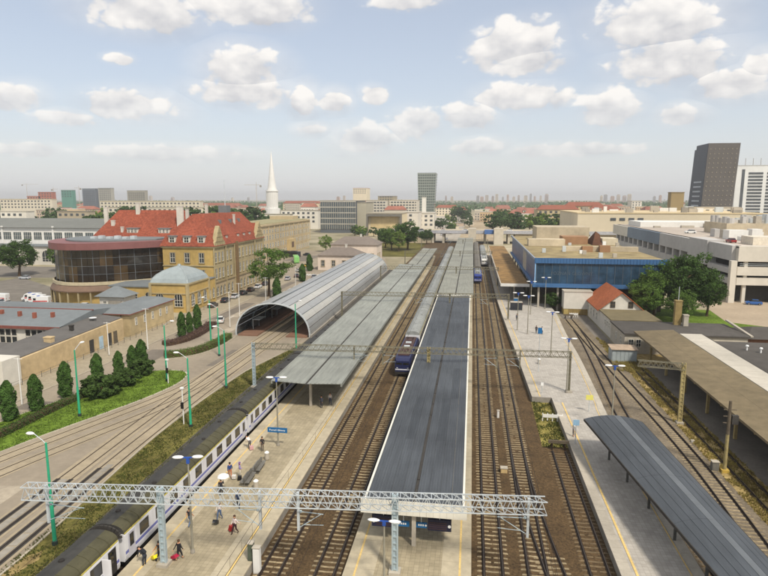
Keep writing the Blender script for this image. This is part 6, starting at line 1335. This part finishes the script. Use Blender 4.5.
# hedges
def hedge(label, ctrl, w, h, mat, dens=150, ls=.11, z=.0, core=None):
    r = thing('hedge', label, 'hedge', (*ctrl[0], z), group='hedges'); P = spline(ctrl, .8); MB().sweep(P, [(-w * .42, z), (w * .42, z), (w * .40, z + h * .88), (-w * .40, z + h * .88)]).build('stems', BARK, r); m = MB(); rnd = random.Random(len(P))
    for (xa, ya), (xb, yb) in zip(P, P[1:]):
        d = Vector((xb - xa, yb - ya)).normalized(); nx_ = Vector((d.y, -d.x))
        for _ in range(int(dens * .8)):
            t = rnd.random(); u = rnd.random() * (w + 2 * h) - h - w / 2
            if u < -w / 2: o_, zz, nn = -w / 2, h + (u + w / 2), Vector((-nx_.x, -nx_.y, .3))
            elif u > w / 2: o_, zz, nn = w / 2, h - (u - w / 2), Vector((nx_.x, nx_.y, .3))
            else: o_, zz, nn = u, h, Vector((0, 0, 1))
            o_ += rnd.gauss(0, .06); zz = max(.03, zz + rnd.gauss(0, .07)); leaf_quad(m, Vector((xa + (xb - xa) * t + nx_.x * o_, ya + (yb - ya) * t + nx_.y * o_, z + zz)), ls, rnd, nn)
    m.build('foliage', mat, r)
hedge('low dark hedge curving along the back of the grass island', [(-59.3, 58), (-58.6, 63), (-58.5, 68.5), (-58.3, 75), (-57.6, 81), (-56.8, 86)], 1.3, .75, LEAF[4], z=.14); hedge('clipped green hedge curving in front of the arched shed', [(-57.4, 101.4), (-54.4, 103.6), (-52.4, 107), (-51.6, 113), (-51.8, 119)], 1.7, 1.1, LEAF[0]); hedge('purple-leaved planting along the street curve', [(-62.2, 110), (-60.4, 112.6), (-59.6, 118), (-60.2, 126), (-61.4, 131)], 2.4, .8, LEAF[5])
def tufts(name, poly, cnt, h, mat, z, label, w=.05, seed=1):
    rnd = random.Random(seed); xs = [p[0] for p in poly]; ys = [p[1] for p in poly]; m = MB(); n = 0
    def inside(x, y):
        c = False
        for (xa, ya), (xb, yb) in zip(poly, poly[1:] + poly[:1]):
            if (ya > y) != (yb > y) and x < (xb - xa) * (y - ya) / (yb - ya) + xa: c = not c
        return c
    while n < cnt:
        x, y = rnd.uniform(min(xs), max(xs)), rnd.uniform(min(ys), max(ys))
        if not inside(x, y): continue
        if math.sin(x * 1.9 + math.sin(y * .7) * 2) * math.sin(y * 1.1 + x * .4) + rnd.gauss(0, .5) < -.1: n += .3; continue
        n += 1; hh = h * rnd.uniform(.4, 1.4)
        for _ in range(3):
            a = rnd.uniform(0, 6.28); dx, dy = math.cos(a) * w, math.sin(a) * w; lx, ly = rnd.gauss(0, hh * .35), rnd.gauss(0, hh * .35); m.add([(x - dx, y - dy, z), (x + dx, y + dy, z), (x + lx, y + ly, z + hh)], [(0, 1, 2)])
    o = m.build(name, mat, None, kind='stuff'); o['label'] = label; o['category'] = 'grass'
G2 = M('tuft_green', '566c26', .9, .35, 2, trans=.3, big=.2); G3 = M('tuft_dry', '605c30', .9, .35, 1, trans=.3, big=.3, col2='515b29'); G4 = M('weed_straw', 'a08a54', .9, .4, 1, trans=.3, big=.3, col2='8d8248')
tufts('island_turf', isl, 9000, .11, G2, .15, 'short turf on the grass island', .05, 1); tufts('verge_turf', [(-36.9, 25), (-34.1, 25), (-34.1, 44), (-34.7, 70), (-34.9, 95), (-34.6, 114), (-38.5, 95), (-39.2, 80), (-39.0, 66), (-38.1, 55)], 8000, .14, G3, .02, 'patchy grass on the verge between tram tracks and train', .06, 2)
tufts('notch_turf', [(9.0, 70), (12.0, 70), (12.0, 86), (9.3, 86)], 2500, .14, G3, .12, 'grass filling the notch at the end of the dead-end track', .05, 3); tufts('dry_weeds', [(27.6, 25), (31.2, 25), (31.2, 112), (29.0, 118), (27.2, 132), (27.4, 100)], 12000, .24, G4, .03, 'dry weeds beside the depot canopy', .07, 4); tufts('yard_weeds', [(25.2, 105), (30.5, 103), (30, 117), (27, 130), (26.6, 115)], 2500, .4, G4, .03, 'taller weeds round the tin shed', .08, 5)
tufts('strip_weeds', [(-34.2, 25), (-33.3, 25), (-33.8, 60), (-34.0, 110), (-34.7, 110)], 1200, .12, G3, .03, 'sparse weeds along the dark gravel strip', .05, 6)

# ================================================================== VEHICLES
wheel_me = MB().tube((-.1, 0, 0), (.1, 0, 0), .32, .32, 14).mesh('tyre', TYRE); rim_me = MB().tube((-.105, 0, 0), (.105, 0, 0), .19, .19, 10).mesh('rim', RIM)
def loft_body(sections):
    """sections: (y, half width, z0, z1) -> closed shell"""
    m = MB(); n = len(sections); vs = []
    for y, w, z0, z1 in sections: vs += [(-w * .94, y, z0), (-w, y, z0 + (z1 - z0) * .35), (-w * .96, y, z1 - .06), (-w * .84, y, z1), (w * .84, y, z1), (w * .96, y, z1 - .06), (w, y, z0 + (z1 - z0) * .35), (w * .94, y, z0)]
    return m.add(vs, [(i * 8 + j, i * 8 + (j + 1) % 8, (i + 1) * 8 + (j + 1) % 8, (i + 1) * 8 + j) for i in range(n - 1) for j in range(8)] + [tuple(range(8))[::-1], tuple((n - 1) * 8 + j for j in range(8))])
VM = {}
def vehicle(label, x, y, rz, col, kind='car', group='parked cars', z=.03, cat=None, stripe=None):
    r = thing({'car': 'parked_car', 'van': 'ambulance_van' if stripe else 'delivery_van', 'bus': 'city_bus'}[kind], label, cat or {'car': 'car', 'van': 'van', 'bus': 'bus'}[kind], (x, y, z), R(rz), group)
    pm = M('car_paint_' + col, col, .28, .04, 1, spec=.6, big=0); k = (kind, col)
    if k not in VM:
        if kind == 'car':
            b = loft_body([(-2.1, .72, .35, .82), (-1.95, .84, .22, .94), (-1.0, .88, .2, 1.0), (.9, .88, .2, .98), (1.85, .84, .22, .84), (2.1, .7, .35, .7)]); g = loft_body([(-1.75, .70, .93, .98), (-1.2, .74, .93, 1.40), (-.2, .75, .93, 1.44), (.35, .74, .93, 1.40), (1.05, .72, .93, .98)]); rf = MB().box(-.62, .62, -1.15, .3, 1.42, 1.47); wy = (1.3, -1.3); hz = .68; ye = 2.06; yb = -2.06; hw = .62
        elif kind == 'van':
            b = loft_body([(-2.7, .88, .4, 2.2), (-2.6, .98, .28, 2.4), (1.0, .98, .28, 2.42), (1.7, .97, .28, 2.1), (2.2, .94, .3, 1.25), (2.75, .82, .4, 1.0)]); g = MB().box(-.99, .99, .75, 1.5, 1.35, 1.95).add([(-.82, 1.78, 1.98), (.82, 1.78, 1.98), (.86, 2.24, 1.3), (-.86, 2.24, 1.3)], [(0, 1, 2, 3)][::-1]); rf = MB().box(-.6, .6, .3, .7, 2.42, 2.55); wy = (1.9, -1.7); hz = .85; ye = 2.72; yb = -2.7; hw = .72
        else:
            b = loft_body([(-6, 1.15, .4, 2.9), (-5.9, 1.25, .32, 3.0), (5.8, 1.25, .32, 3.0), (6, 1.15, .4, 2.85)]); g = MB().box(-1.265, 1.265, -5.4, 5.2, 1.3, 2.4).box(-1.05, 1.05, 5.7, 6.03, 1.2, 2.6); rf = MB().box(-.9, .9, -4, -1, 3.0, 3.25); wy = (4.0, -3.2); hz = .8; ye = 5.98; yb = -6; hw = .9
        VM[k] = (b.mesh('body', pm, smooth=False), g.mesh('windows', CARGL), rf.mesh('roof', pm if kind != 'van' or not stripe else BLUEP), wy, hz, ye, yb, hw)
    b, g, rf, wy, hz, ye, yb, hw = VM[k]; inst('body', b, r); inst('windows', g, r); inst('roof', rf, r)
    for yy in wy:
        for s_ in (-1, 1): q = inst('wheel', wheel_me, r, (s_ * (hw + .16), yy, .33)); inst('rim', rim_me, q)
    if 'lamp' not in VM: VM['lamp'] = (MB().box(-.14, .14, -.05, .05, -.07, .07).mesh('headlight', HLIGHT), MB().box(-.12, .12, -.05, .05, -.08, .08).mesh('tail_light', TLIGHT))
    for s_ in (-1, 1): inst('headlight', VM['lamp'][0], r, (s_ * hw * .9, ye, hz)); inst('tail_light', VM['lamp'][1], r, (s_ * hw * .9, yb, hz + .15))
    if stripe:
        if 'st' not in VM: VM['st'] = MB().box(-.99, -.982, -2.4, 1.6, .95, 1.25).box(.982, .99, -2.4, 1.6, .95, 1.25).mesh('stripe', M('ambulance_red', 'b8322c', .4))
        inst('stripe', VM['st'], r)
    return r
for i, (x, y, c, lb) in enumerate([(-70.9, 152.5, '46403e', 'dark car parked at the pavilion corner, first of the kerb row'), (-70.7, 160.5, '2a2b30', 'black car second in the kerb row by the old station'), (-70.6, 167.5, 'b9bcbf', 'silver car third in the kerb row by the old station'), (-70.7, 174, '26282c', 'black car fourth in the kerb row by the old station'), (-70.7, 180.5, '3a3030', 'dark car fifth in the kerb row by the old station'), (-70.8, 187.5, 'c5c7c8', 'silver car sixth in the kerb row by the old station'), (-70.8, 194.5, '33353a', 'dark car at the far end of the kerb row')]): vehicle(lb, x, y, 2, c)
AMB = 'd9d9d6'
vehicle('white ambulance with red stripe, farthest of the three together', -127.6, 153.6, 95, AMB, 'van', 'ambulances in the yard', stripe=True); vehicle('white ambulance with red stripe, middle of the three together', -124.4, 151.2, 98, AMB, 'van', 'ambulances in the yard', stripe=True); vehicle('white ambulance with red stripe, nearest of the three together', -121.0, 148.8, 100, AMB, 'van', 'ambulances in the yard', stripe=True)
vehicle('white car alone near the pyramid-roofed pavilion', -105.4, 145.4, 100, 'd6d6d2'); vehicle('white ambulance with red stripe at the left border', -136.5, 151.5, 92, AMB, 'van', 'ambulances in the yard', stripe=True); vehicle('white car at the left border in front of the ambulance', -133.6, 147.6, 95, 'd6d6d2')
vehicle('silver car in the forecourt below the big round tree', -165, 196, 90, 'a9adb0'); vehicle('dark car in the forecourt right of the silver one', -152, 203, 95, '3f4348'); vehicle('pale car beside the dark forecourt car', -147, 200, 100, 'b8b5ac')
vehicle('light green city bus on the street beyond the big tree', -82, 268, 20, '7fb86a', 'bus', 'street traffic'); vehicle('dark coach behind the green bus', -92, 292, 60, '30343a', 'bus', 'street traffic')
for lb, x, y, rz, c in (('dark car on the street left of the shed roof', -66, 216, 10, '2b2d31'), ('silver car on the street behind the big tree', -67, 208, 5, 'a8aaac'), ('white car near the zebra by the pale houses', -70, 232, 40, 'cfcfcb'), ('dark car passing behind the green bus', -86, 300, 70, '303338'), ('grey car beside the slim dark tree behind the shed', -58.5, 214, 0, '7d8084'), ('dark car waiting by the pale pink house corner', -68, 243, 30, '35373c'), ('white car parked at the purple planting', -60.3, 133.5, 20, 'd2d2ce'), ('yellow car on the street before the pink house', -72, 250, 60, 'c9a845'), ('blue car parked under the garage deck', 79.5, 178.5, 80, '2d5b9c'), ('silver car at the right border before the garage', 86, 158, 60, 'a4a7a9')): vehicle(lb, x, y, rz, c, group='street traffic')
for i in range(40):
    x = -18 - 34 * ((i * 7) % 11) / 10; y = 428 + i * 11; c = ['b9bcbf', '33353a', 'd2d2ce', '7a2f2a', '4a5568'][i % 5]; cn = ['silver', 'dark', 'white', 'red', 'slate'][i % 5]
    vehicle('tiny %s car on the far street beyond the bridge, %s in distance' % (cn, ordinal(i)), x, y, random.choice((0, 180)) + 4, c, group='far street traffic')
for i in range(9): vehicle('%s car on the road bridge, %s from the left' % (['silver', 'dark', 'white'][i % 3], ordinal(i)), -50 + i * 15, 402 + (i % 2) * 6, 90, ['b9bcbf', '33353a', 'd2d2ce'][i % 3], group='bridge traffic', z=7.62)
for i in range(10): vehicle('%s car on the garage roof deck, %s from the front' % (['red', 'white', 'dark', 'silver'][i % 4], ordinal(i)), 80 + (i * 13) % 60, 198 + i * 10, 90 * (i % 2) + 3, ['8b2c2c', 'd2d2ce', '33353a', 'b9bcbf'][i % 4], group='cars on the garage roof', z=16.22)
# ================================================================== PEOPLE
def limbs(pose):
    """joint positions (metres, facing +y) -> skeleton nodes: name -> (pos, radius, tag)"""
    P = {'pelvis': ((0, 0, .96), .145, 'leg'), 'waist': ((0, .0, 1.10), .13, 'top'), 'chest': ((0, .0, 1.32), .155, 'top'), 'neck': ((0, .0, 1.48), .06, 'skin'), 'chin': ((0, .02, 1.56), .075, 'skin'), 'head': ((0, .015, 1.66), .10, 'skin'), 'crown': ((0, .0, 1.74), .075, 'hair')}
    for s, sg in (('l', -1), ('r', 1)):
        P['sh' + s] = ((sg * .185, 0, 1.41), .07, 'top'); P['el' + s] = ((sg * .25, 0, 1.13), .05, 'arm'); P['wr' + s] = ((sg * .25, .06, .9), .036, 'arm'); P['ha' + s] = ((sg * .25, .08, .82), .04, 'skin')
        P['hi' + s] = ((sg * .10, 0, .9), .105, 'leg'); P['kn' + s] = ((sg * .10, .02, .5), .07, 'leg'); P['an' + s] = ((sg * .10, 0, .09), .048, 'calf'); P['to' + s] = ((sg * .11, .15, .045), .04, 'shoe')
    for k, v in pose.items(): P[k] = (v, P[k][1], P[k][2])
    return P
EDG = [('pelvis', 'waist'), ('waist', 'chest'), ('chest', 'neck'), ('neck', 'chin'), ('chin', 'head'), ('head', 'crown')] + [(a + s, b + s) for s in 'lr' for a, b in (('sh', 'el'), ('el', 'wr'), ('wr', 'ha'), ('hi', 'kn'), ('kn', 'an'), ('an', 'to'))] + [('chest', 'sh' + s) for s in 'lr'] + [('pelvis', 'hi' + s) for s in 'lr']
POSES = {
    'walk': {'hil': (-.1, .0, .9), 'knl': (-.1, .16, .52), 'anl': (-.1, .26, .12), 'tol': (-.11, .41, .09), 'knr': (.1, -.04, .5), 'anr': (.1, -.30, .14), 'tor': (.11, -.17, .04), 'ell': (-.24, -.10, 1.15), 'wrl': (-.24, -.12, .92), 'hal': (-.24, -.1, .84), 'elr': (.24, .08, 1.15), 'wrr': (.24, .22, .97), 'har': (.24, .28, .91)},
    'pull': {'knl': (-.1, -.04, .5), 'anl': (-.1, -.28, .14), 'tol': (-.11, -.15, .04), 'knr': (.1, .16, .52), 'anr': (.1, .24, .11), 'tor': (.11, .39, .08), 'ell': (-.27, -.12, 1.15), 'wrl': (-.28, -.30, .98), 'hal': (-.28, -.37, .93), 'elr': (.24, .05, 1.14), 'wrr': (.23, .18, .95), 'har': (.23, .23, .88)},
    'stand': {'wrl': (-.22, .10, .92), 'hal': (-.2, .14, .85), 'elr': (.26, -.02, 1.14), 'wrr': (.16, .2, 1.12), 'har': (.1, .26, 1.14)},
    'hold_up': {'elr': (.26, .1, 1.2), 'wrr': (.18, .24, 1.36), 'har': (.15, .27, 1.44)},
    'bend': {'waist': (0, .06, 1.08), 'chest': (0, .28, 1.2), 'neck': (0, .42, 1.27), 'chin': (0, .49, 1.30), 'head': (0, .56, 1.36), 'crown': (0, .62, 1.41), 'shl': (-.18, .33, 1.25), 'shr': (.18, .33, 1.25), 'ell': (-.22, .42, .98), 'elr': (.22, .42, .98), 'wrl': (-.16, .52, .78), 'wrr': (.16, .52, .78), 'hal': (-.13, .56, .71), 'har': (.13, .56, .71), 'pelvis': (0, -.08, .93), 'hil': (-.1, -.08, .87), 'hir': (.1, -.08, .87), 'knl': (-.11, .06, .48), 'knr': (.11, -.0, .48)}}
TAGS = ['skin', 'hair', 'top', 'arm', 'leg', 'calf', 'shoe']
BODY = {}
def body_mesh(pose):
    if pose in BODY: return BODY[pose]
    P = limbs(POSES[pose]); names = list(P); idx = {n: i for i, n in enumerate(names)}
    me = bpy.data.meshes.new('b'); me.from_pydata([P[n][0] for n in names], [(idx[a], idx[b]) for a, b in EDG], []); o = bpy.data.objects.new('b', me); COL.objects.link(o)
    sk = o.modifiers.new('s', 'SKIN'); sk.use_smooth_shade = True
    if not me.skin_vertices: me.skin_vertices.new()
    for i, n in enumerate(names):
        v = me.skin_vertices[0].data[i]; rr = P[n][1]; v.radius = (rr * (1.25 if n in ('chest', 'pelvis', 'waist') else 1), rr * (.85 if n in ('chest', 'waist') else 1)); v.use_root = n == 'pelvis'
    ss = o.modifiers.new('u', 'SUBSURF'); ss.levels = ss.render_levels = 1
    out = bpy.data.meshes.new_from_object(o.evaluated_get(bpy.context.evaluated_depsgraph_get())); bpy.data.objects.remove(o)
    segs = [(Vector(P[a][0]), Vector(P[b][0]), P[b][2], P[a][2]) for a, b in EDG]
    ti = []
    for f in out.polygons:
        c = f.center; best = (9, 'top')
        for a, b, tb, ta in segs:
            d = b - a; t = max(0, min(1, (c - a).dot(d) / d.length_squared)); q = (c - (a + d * t)).length
            if q < best[0]: best = (q, tb if t > .5 else ta)
        ti.append(TAGS.index(best[1]))
    vs = [tuple(v.co) for v in out.vertices]; fs = [list(f.vertices) for f in out.polygons]; m = MB(); m.v = vs; m.f = fs; m.m = ti
    # fingers, nose and ears grown on the same mesh
    for s, sg in (('l', -1), ('r', 1)):
        h = Vector(P['ha' + s][0]); w = Vector(P['wr' + s][0]); d = (h - w).normalized(); side = d.cross(Vector((1, 0, 0))).normalized() if abs(d.x) < .9 else Vector((0, 1, 0))
        for k, (off, ln) in enumerate(((-.027, .066), (-.009, .078), (.009, .074), (.027, .058))): p = h + d * .02 + side * off; q = p + d * ln * .6; m.tube(p, q, .0095, .0085, 6, 0).tube(q, q + d * ln * .4 + Vector((-sg * .02, 0, 0)), .0085, .007, 6, 0)
        p = h - side * -.03; m.tube(p, p + side * .035 + d * .03, .011, .008, 6, 0)
    hd = Vector(P['head'][0]); ne = Vector(P['neck'][0]); up = (hd - ne).normalized(); fw = Vector((0, 1, 0)) - up * up.y; fw.normalize()
    m.tube(hd - up * .01 + fw * .085, hd - up * .045 + fw * .118, .008, .016, 6, 0)
    for sg in (-1, 1): m.tube(hd + Vector((sg * .088, 0, 0)) - up * .02, hd + Vector((sg * .108, 0, 0)) - up * .02, .028, .02, 8, 0)
    for sg in (-1, 1): m.tube(hd + fw * .088 + Vector((sg * .035, 0, 0)) + up * .005, hd + fw * .098 + Vector((sg * .035, 0, 0)) + up * .005, .012, .01, 6, 1)
    m.tube(hd + fw * .082 - up * .075, hd + fw * .094 - up * .075, .02, .016, 6, 3 if False else 0)
    BODY[pose] = (m, P); return BODY[pose]
SKIN = M('skin', 'c2916f', .6, .06, 6, big=0)
def person(label, x, y, face, pose, top, leg, hair='2e241c', arm=None, calf=None, shoe='2a2725', z=.97, sc=1.0, pack=None, long_hair=False):
    m, P = body_mesh(pose); cm = lambda c, n: M('cloth_' + c, c, .85, .12, 9, big=0)
    mats = [SKIN, M('hair_' + hair, hair, .7, .2, 20, big=0), cm(top, 0), SKIN if arm == 'skin' else cm(arm or top, 0), cm(leg, 0), SKIN if calf == 'skin' else cm(calf or leg, 0), cm(shoe, 0)]
    r = thing('person', label, 'person', (x, y, z), R(face), 'people on the platforms'); r.scale = (sc, sc, sc)
    inst('body', m.mesh('body', mats, smooth=True), r); hd = Vector(P['head'][0]); ne = Vector(P['neck'][0]); up = (hd - ne).normalized()
    q = MB()
    vs = []; n = 12
    for k, zz in ((.112, -.03), (.116, .03), (.1, .085), (.055, .118), (.004, .125)):
        for i in range(n):
            a = i * 2 * math.pi / n; fr = math.sin(a)  # +y is the face
            vs.append((math.cos(a) * k, math.sin(a) * k - .018, zz + (.055 if fr > .35 and zz < .04 else 0)))
    q.add(vs, [(i * n + j, i * n + (j + 1) % n, (i + 1) * n + (j + 1) % n, (i + 1) * n + j) for i in range(4) for j in range(n)])
    if long_hair: q.lathe([(.04, -.26), (.085, -.2), (.1, -.02), (.06, .05)], 10, (0, -.06, 0), sy=.6)
    hm = q.mesh('hair', mats[1], smooth=True); ho = inst('hair', hm, r, tuple(hd)); ho.rotation_euler = Vector((0, 0, 1)).rotation_difference(up).to_euler()
    if pack:
        c = Vector(P['chest'][0]); b = MB(); b.add([(sx_ * .15 * k, sy_ * .09 * k2 - .0, zz) for zz, k, k2 in ((-.24, .85, 1), (-.1, 1, 1.1), (.1, 1, 1), (.22, .75, .7)) for sx_, sy_ in ((-1, -1), (1, -1), (1, 1), (-1, 1))], [(i * 4 + j, i * 4 + (j + 1) % 4, (i + 1) * 4 + (j + 1) % 4, (i + 1) * 4 + j) for i in range(3) for j in range(4)] + [(3, 2, 1, 0), (12, 13, 14, 15)])
        po = thing('backpack', 'backpack worn by the ' + label.split(' ', 1)[1] if False else pack[1], 'backpack', (0, 0, 0), 0, 'luggage'); bo = b.build('pack', cm(pack[0], 0), po)
        for s_ in (-1, 1): MB().bar((s_ * .09, .06, .2), (s_ * .11, .24, .12), .04, .02).bar((s_ * .11, .24, .12), (s_ * .1, .06, -.18), .04, .02).build('strap', cm(pack[0], 0), po)
        off = Matrix.Rotation(R(face), 3, 'Z') @ (Vector((c.x, c.y - .2, c.z)) * sc); po.location = (x + off.x, y + off.y, z + off.z); po.rotation_euler = (R(-60) if pose == 'bend' else 0, 0, R(face))
    return r
def suitcase(label, x, y, face, col, tilt=35, z=.97, h=.62):
    r = thing('suitcase', label, 'suitcase', (x, y, z), R(face), 'luggage'); m_ = M('case_' + col, col, .4, .06, 5, big=0)
    t = R(tilt); mb = MB(); w, d = .21, .13
    def pt(a, b, c): return (a, b * math.cos(t) - c * math.sin(t), .04 + b * math.sin(t) + c * math.cos(t))
    secs = [(0.02, .9, .9), (.06, 1, 1), (h - .05, 1, 1), (h, .9, .85)]; vs = []
    for zz, k, k2 in secs: vs += [pt(s1 * w * k, s2 * d * k2 + d, zz) for s1, s2 in ((-1, -1), (-.8, -1.1), (.8, -1.1), (1, -1), (1, 1), (.8, 1.1), (-.8, 1.1), (-1, 1))]
    mb.add(vs, [(i * 8 + j, i * 8 + (j + 1) % 8, (i + 1) * 8 + (j + 1) % 8, (i + 1) * 8 + j) for i in range(3) for j in range(8)] + [tuple(range(8))[::-1], tuple(24 + j for j in range(8))]); mb.build('shell', m_, r) if False else inst('shell', mb.mesh('shell', m_), r)
    hb = MB()
    for s_ in (-1, 1): hb.tube(pt(s_ * .1, 0.02, h), pt(s_ * .1, .02, h + .42), .011, .011, 6)
    hb.tube(pt(-.1, .02, h + .42), pt(.1, .02, h + .42), .014, .014, 6); inst('handle', hb.mesh('handle', RIM), r)
    for s_ in (-1, 1): inst('wheel', MB().tube((s_ * .17 - .015, .03, .035), (s_ * .17 + .015, .03, .035), .035, .035, 10).mesh('wheel', TYRE), r)
    return r
person('person in dark clothes bending with a backpack at the train door', -25.3, 39.9, 75, 'bend', '2c2c33', '33363f', pack=('22242a', 'dark backpack on the person bending at the train door'))
person('person in black with an orange top pulling the yellow suitcase', -24.4, 40.6, -35, 'pull', '2a2726', '26262b', arm='b0742f'); suitcase('bright yellow suitcase rolling behind the person by the gantry mast', -25.0, 40.75, 55, 'e6d21e', 60)
person('person in a black jacket and bare legs pulling the red suitcase', -22.9, 41.0, -20, 'pull', '232326', '232326', calf='skin', hair='4a3420'); suitcase('crimson suitcase rolling behind the person in the black jacket', -23.45, 41.0, 70, 'a8213f', 60)
person('person in a dark vest and jeans walking near the train', -24.4, 45.8, -15, 'walk', '2d2a31', '5b6f8c', arm='skin')
person('person in a white top and jeans with a black suitcase', -22.2, 47.2, 170, 'pull', 'c9bfb8', '4c5f7d', hair='241a14', long_hair=True); suitcase('black suitcase trailing the person in the white top', -22.2, 46.5, 5, '1f1f22', 55)
person('person with a navy backpack walking away past the benches', -21.3, 49.4, 20, 'walk', '3b4a66', '2f3540', pack=('27324a', 'navy backpack on the person walking past the benches'))
person('person in a pale top and maroon trousers with a red suitcase', -19.9, 45.2, 150, 'pull', 'cdbdb8', '3b2428', hair='3c281c'); suitcase('dark red suitcase left of the person in maroon trousers', -20.35, 45.5, 60, 'a3262c', 20)
person('person in dark clothes under the white umbrella', -23.9, 51.4, 10, 'hold_up', '2a2b30', '2b2d33')
r = thing('umbrella', 'open white umbrella held above a person in dark clothes', 'umbrella', (-23.75, 51.68, 2.3)); x, y, z = -23.75, 51.68, 2.4
MB().tube((x, y, z - .1), (x, y, z + .75), .012, .012, 6).build('shaft', RIM, r); MB().lathe([(.6, .42), (.56, .5), (.4, .62), (.18, .7), (.01, .73)], 8, (x, y, z)).build('canopy', LAMPW, r)
for k in range(8): a = k * math.pi / 4; MB().tube((x, y, z + .66), (x + .55 * math.cos(a), y + .55 * math.sin(a), z + .45), .006, .006, 4).build('rib', RIM, r)
person('person in a blue jacket and orange trousers near the train', -24.5, 55.0, 30, 'walk', '2c4373', 'b5714c', hair='2a2320'); suitcase('white bag standing beside the person in orange trousers', -24.0, 54.7, 0, 'd5d2cc', 10, h=.45)
person('person in a lilac top and pale skirt facing the benches', -23.5, 55.2, -60, 'stand', '8d7fae', 'cfc5b0', calf='skin', hair='6a4a8a', long_hair=True); suitcase('small black case at the feet of the person in lilac', -23.3, 54.6, 20, '1e1e20', 5, h=.45)
person('person in a white shirt bending over luggage near the sign', -25.2, 62.3, 60, 'bend', 'd5cfc8', '55504e'); suitcase('pink case beside the person bending near the sign', -24.8, 61.9, 30, 'c59a9a', 5, h=.5)
person('person in dark clothes left of the blue name sign', -23.5, 61.9, 190, 'stand', '34302f', '5c5248', hair='2a211b')
person('person standing under the left canopy, nearer one', -20.3, 76.8, 160, 'stand', '3a3d46', '2d2f36'); person('person standing under the left canopy, farther one', -19.4, 78.2, 200, 'walk', 'b8b0a8', '3b4252')
person('person in a white shirt standing on the right platform, right one of the pair', 15.3, 127.3, 180, 'stand', 'cdc9c2', '3b4252'); person('person in dark clothes on the right platform, left one of the pair', 14.2, 128.2, 200, 'stand', '2e3036', '30343c'); person('person in a pale top leaning at the platform edge by the notch', 12.9, 71.6, 120, 'stand', 'c9c4bc', '9a938a', calf='skin'); person('lone person walking far along the right platform', 11.0, 141, 0, 'walk', '4a4f5c', '2f333b'); person('person on the right platform near the brown canopy', 13.5, 158, 180, 'walk', '7a3a36', '33363d')

# ================================================================== AIR
hz = bpy.data.materials.new('haze'); hz.use_nodes = True; hn = hz.node_tree; hn.nodes.remove(hn.nodes['Principled BSDF']); pv = hn.nodes.new('ShaderNodeVolumePrincipled')
pv.inputs['Color'].default_value = (.97, .97, .96, 1); pv.inputs['Density'].default_value = .00017; pv.inputs['Anisotropy'].default_value = .2; hn.links.new(pv.outputs[0], hn.nodes['Material Output'].inputs['Volume'])
MB().box(-7600, 7600, -700, 9600, -1.0, 95).build('haze', hz, None, kind='stuff')
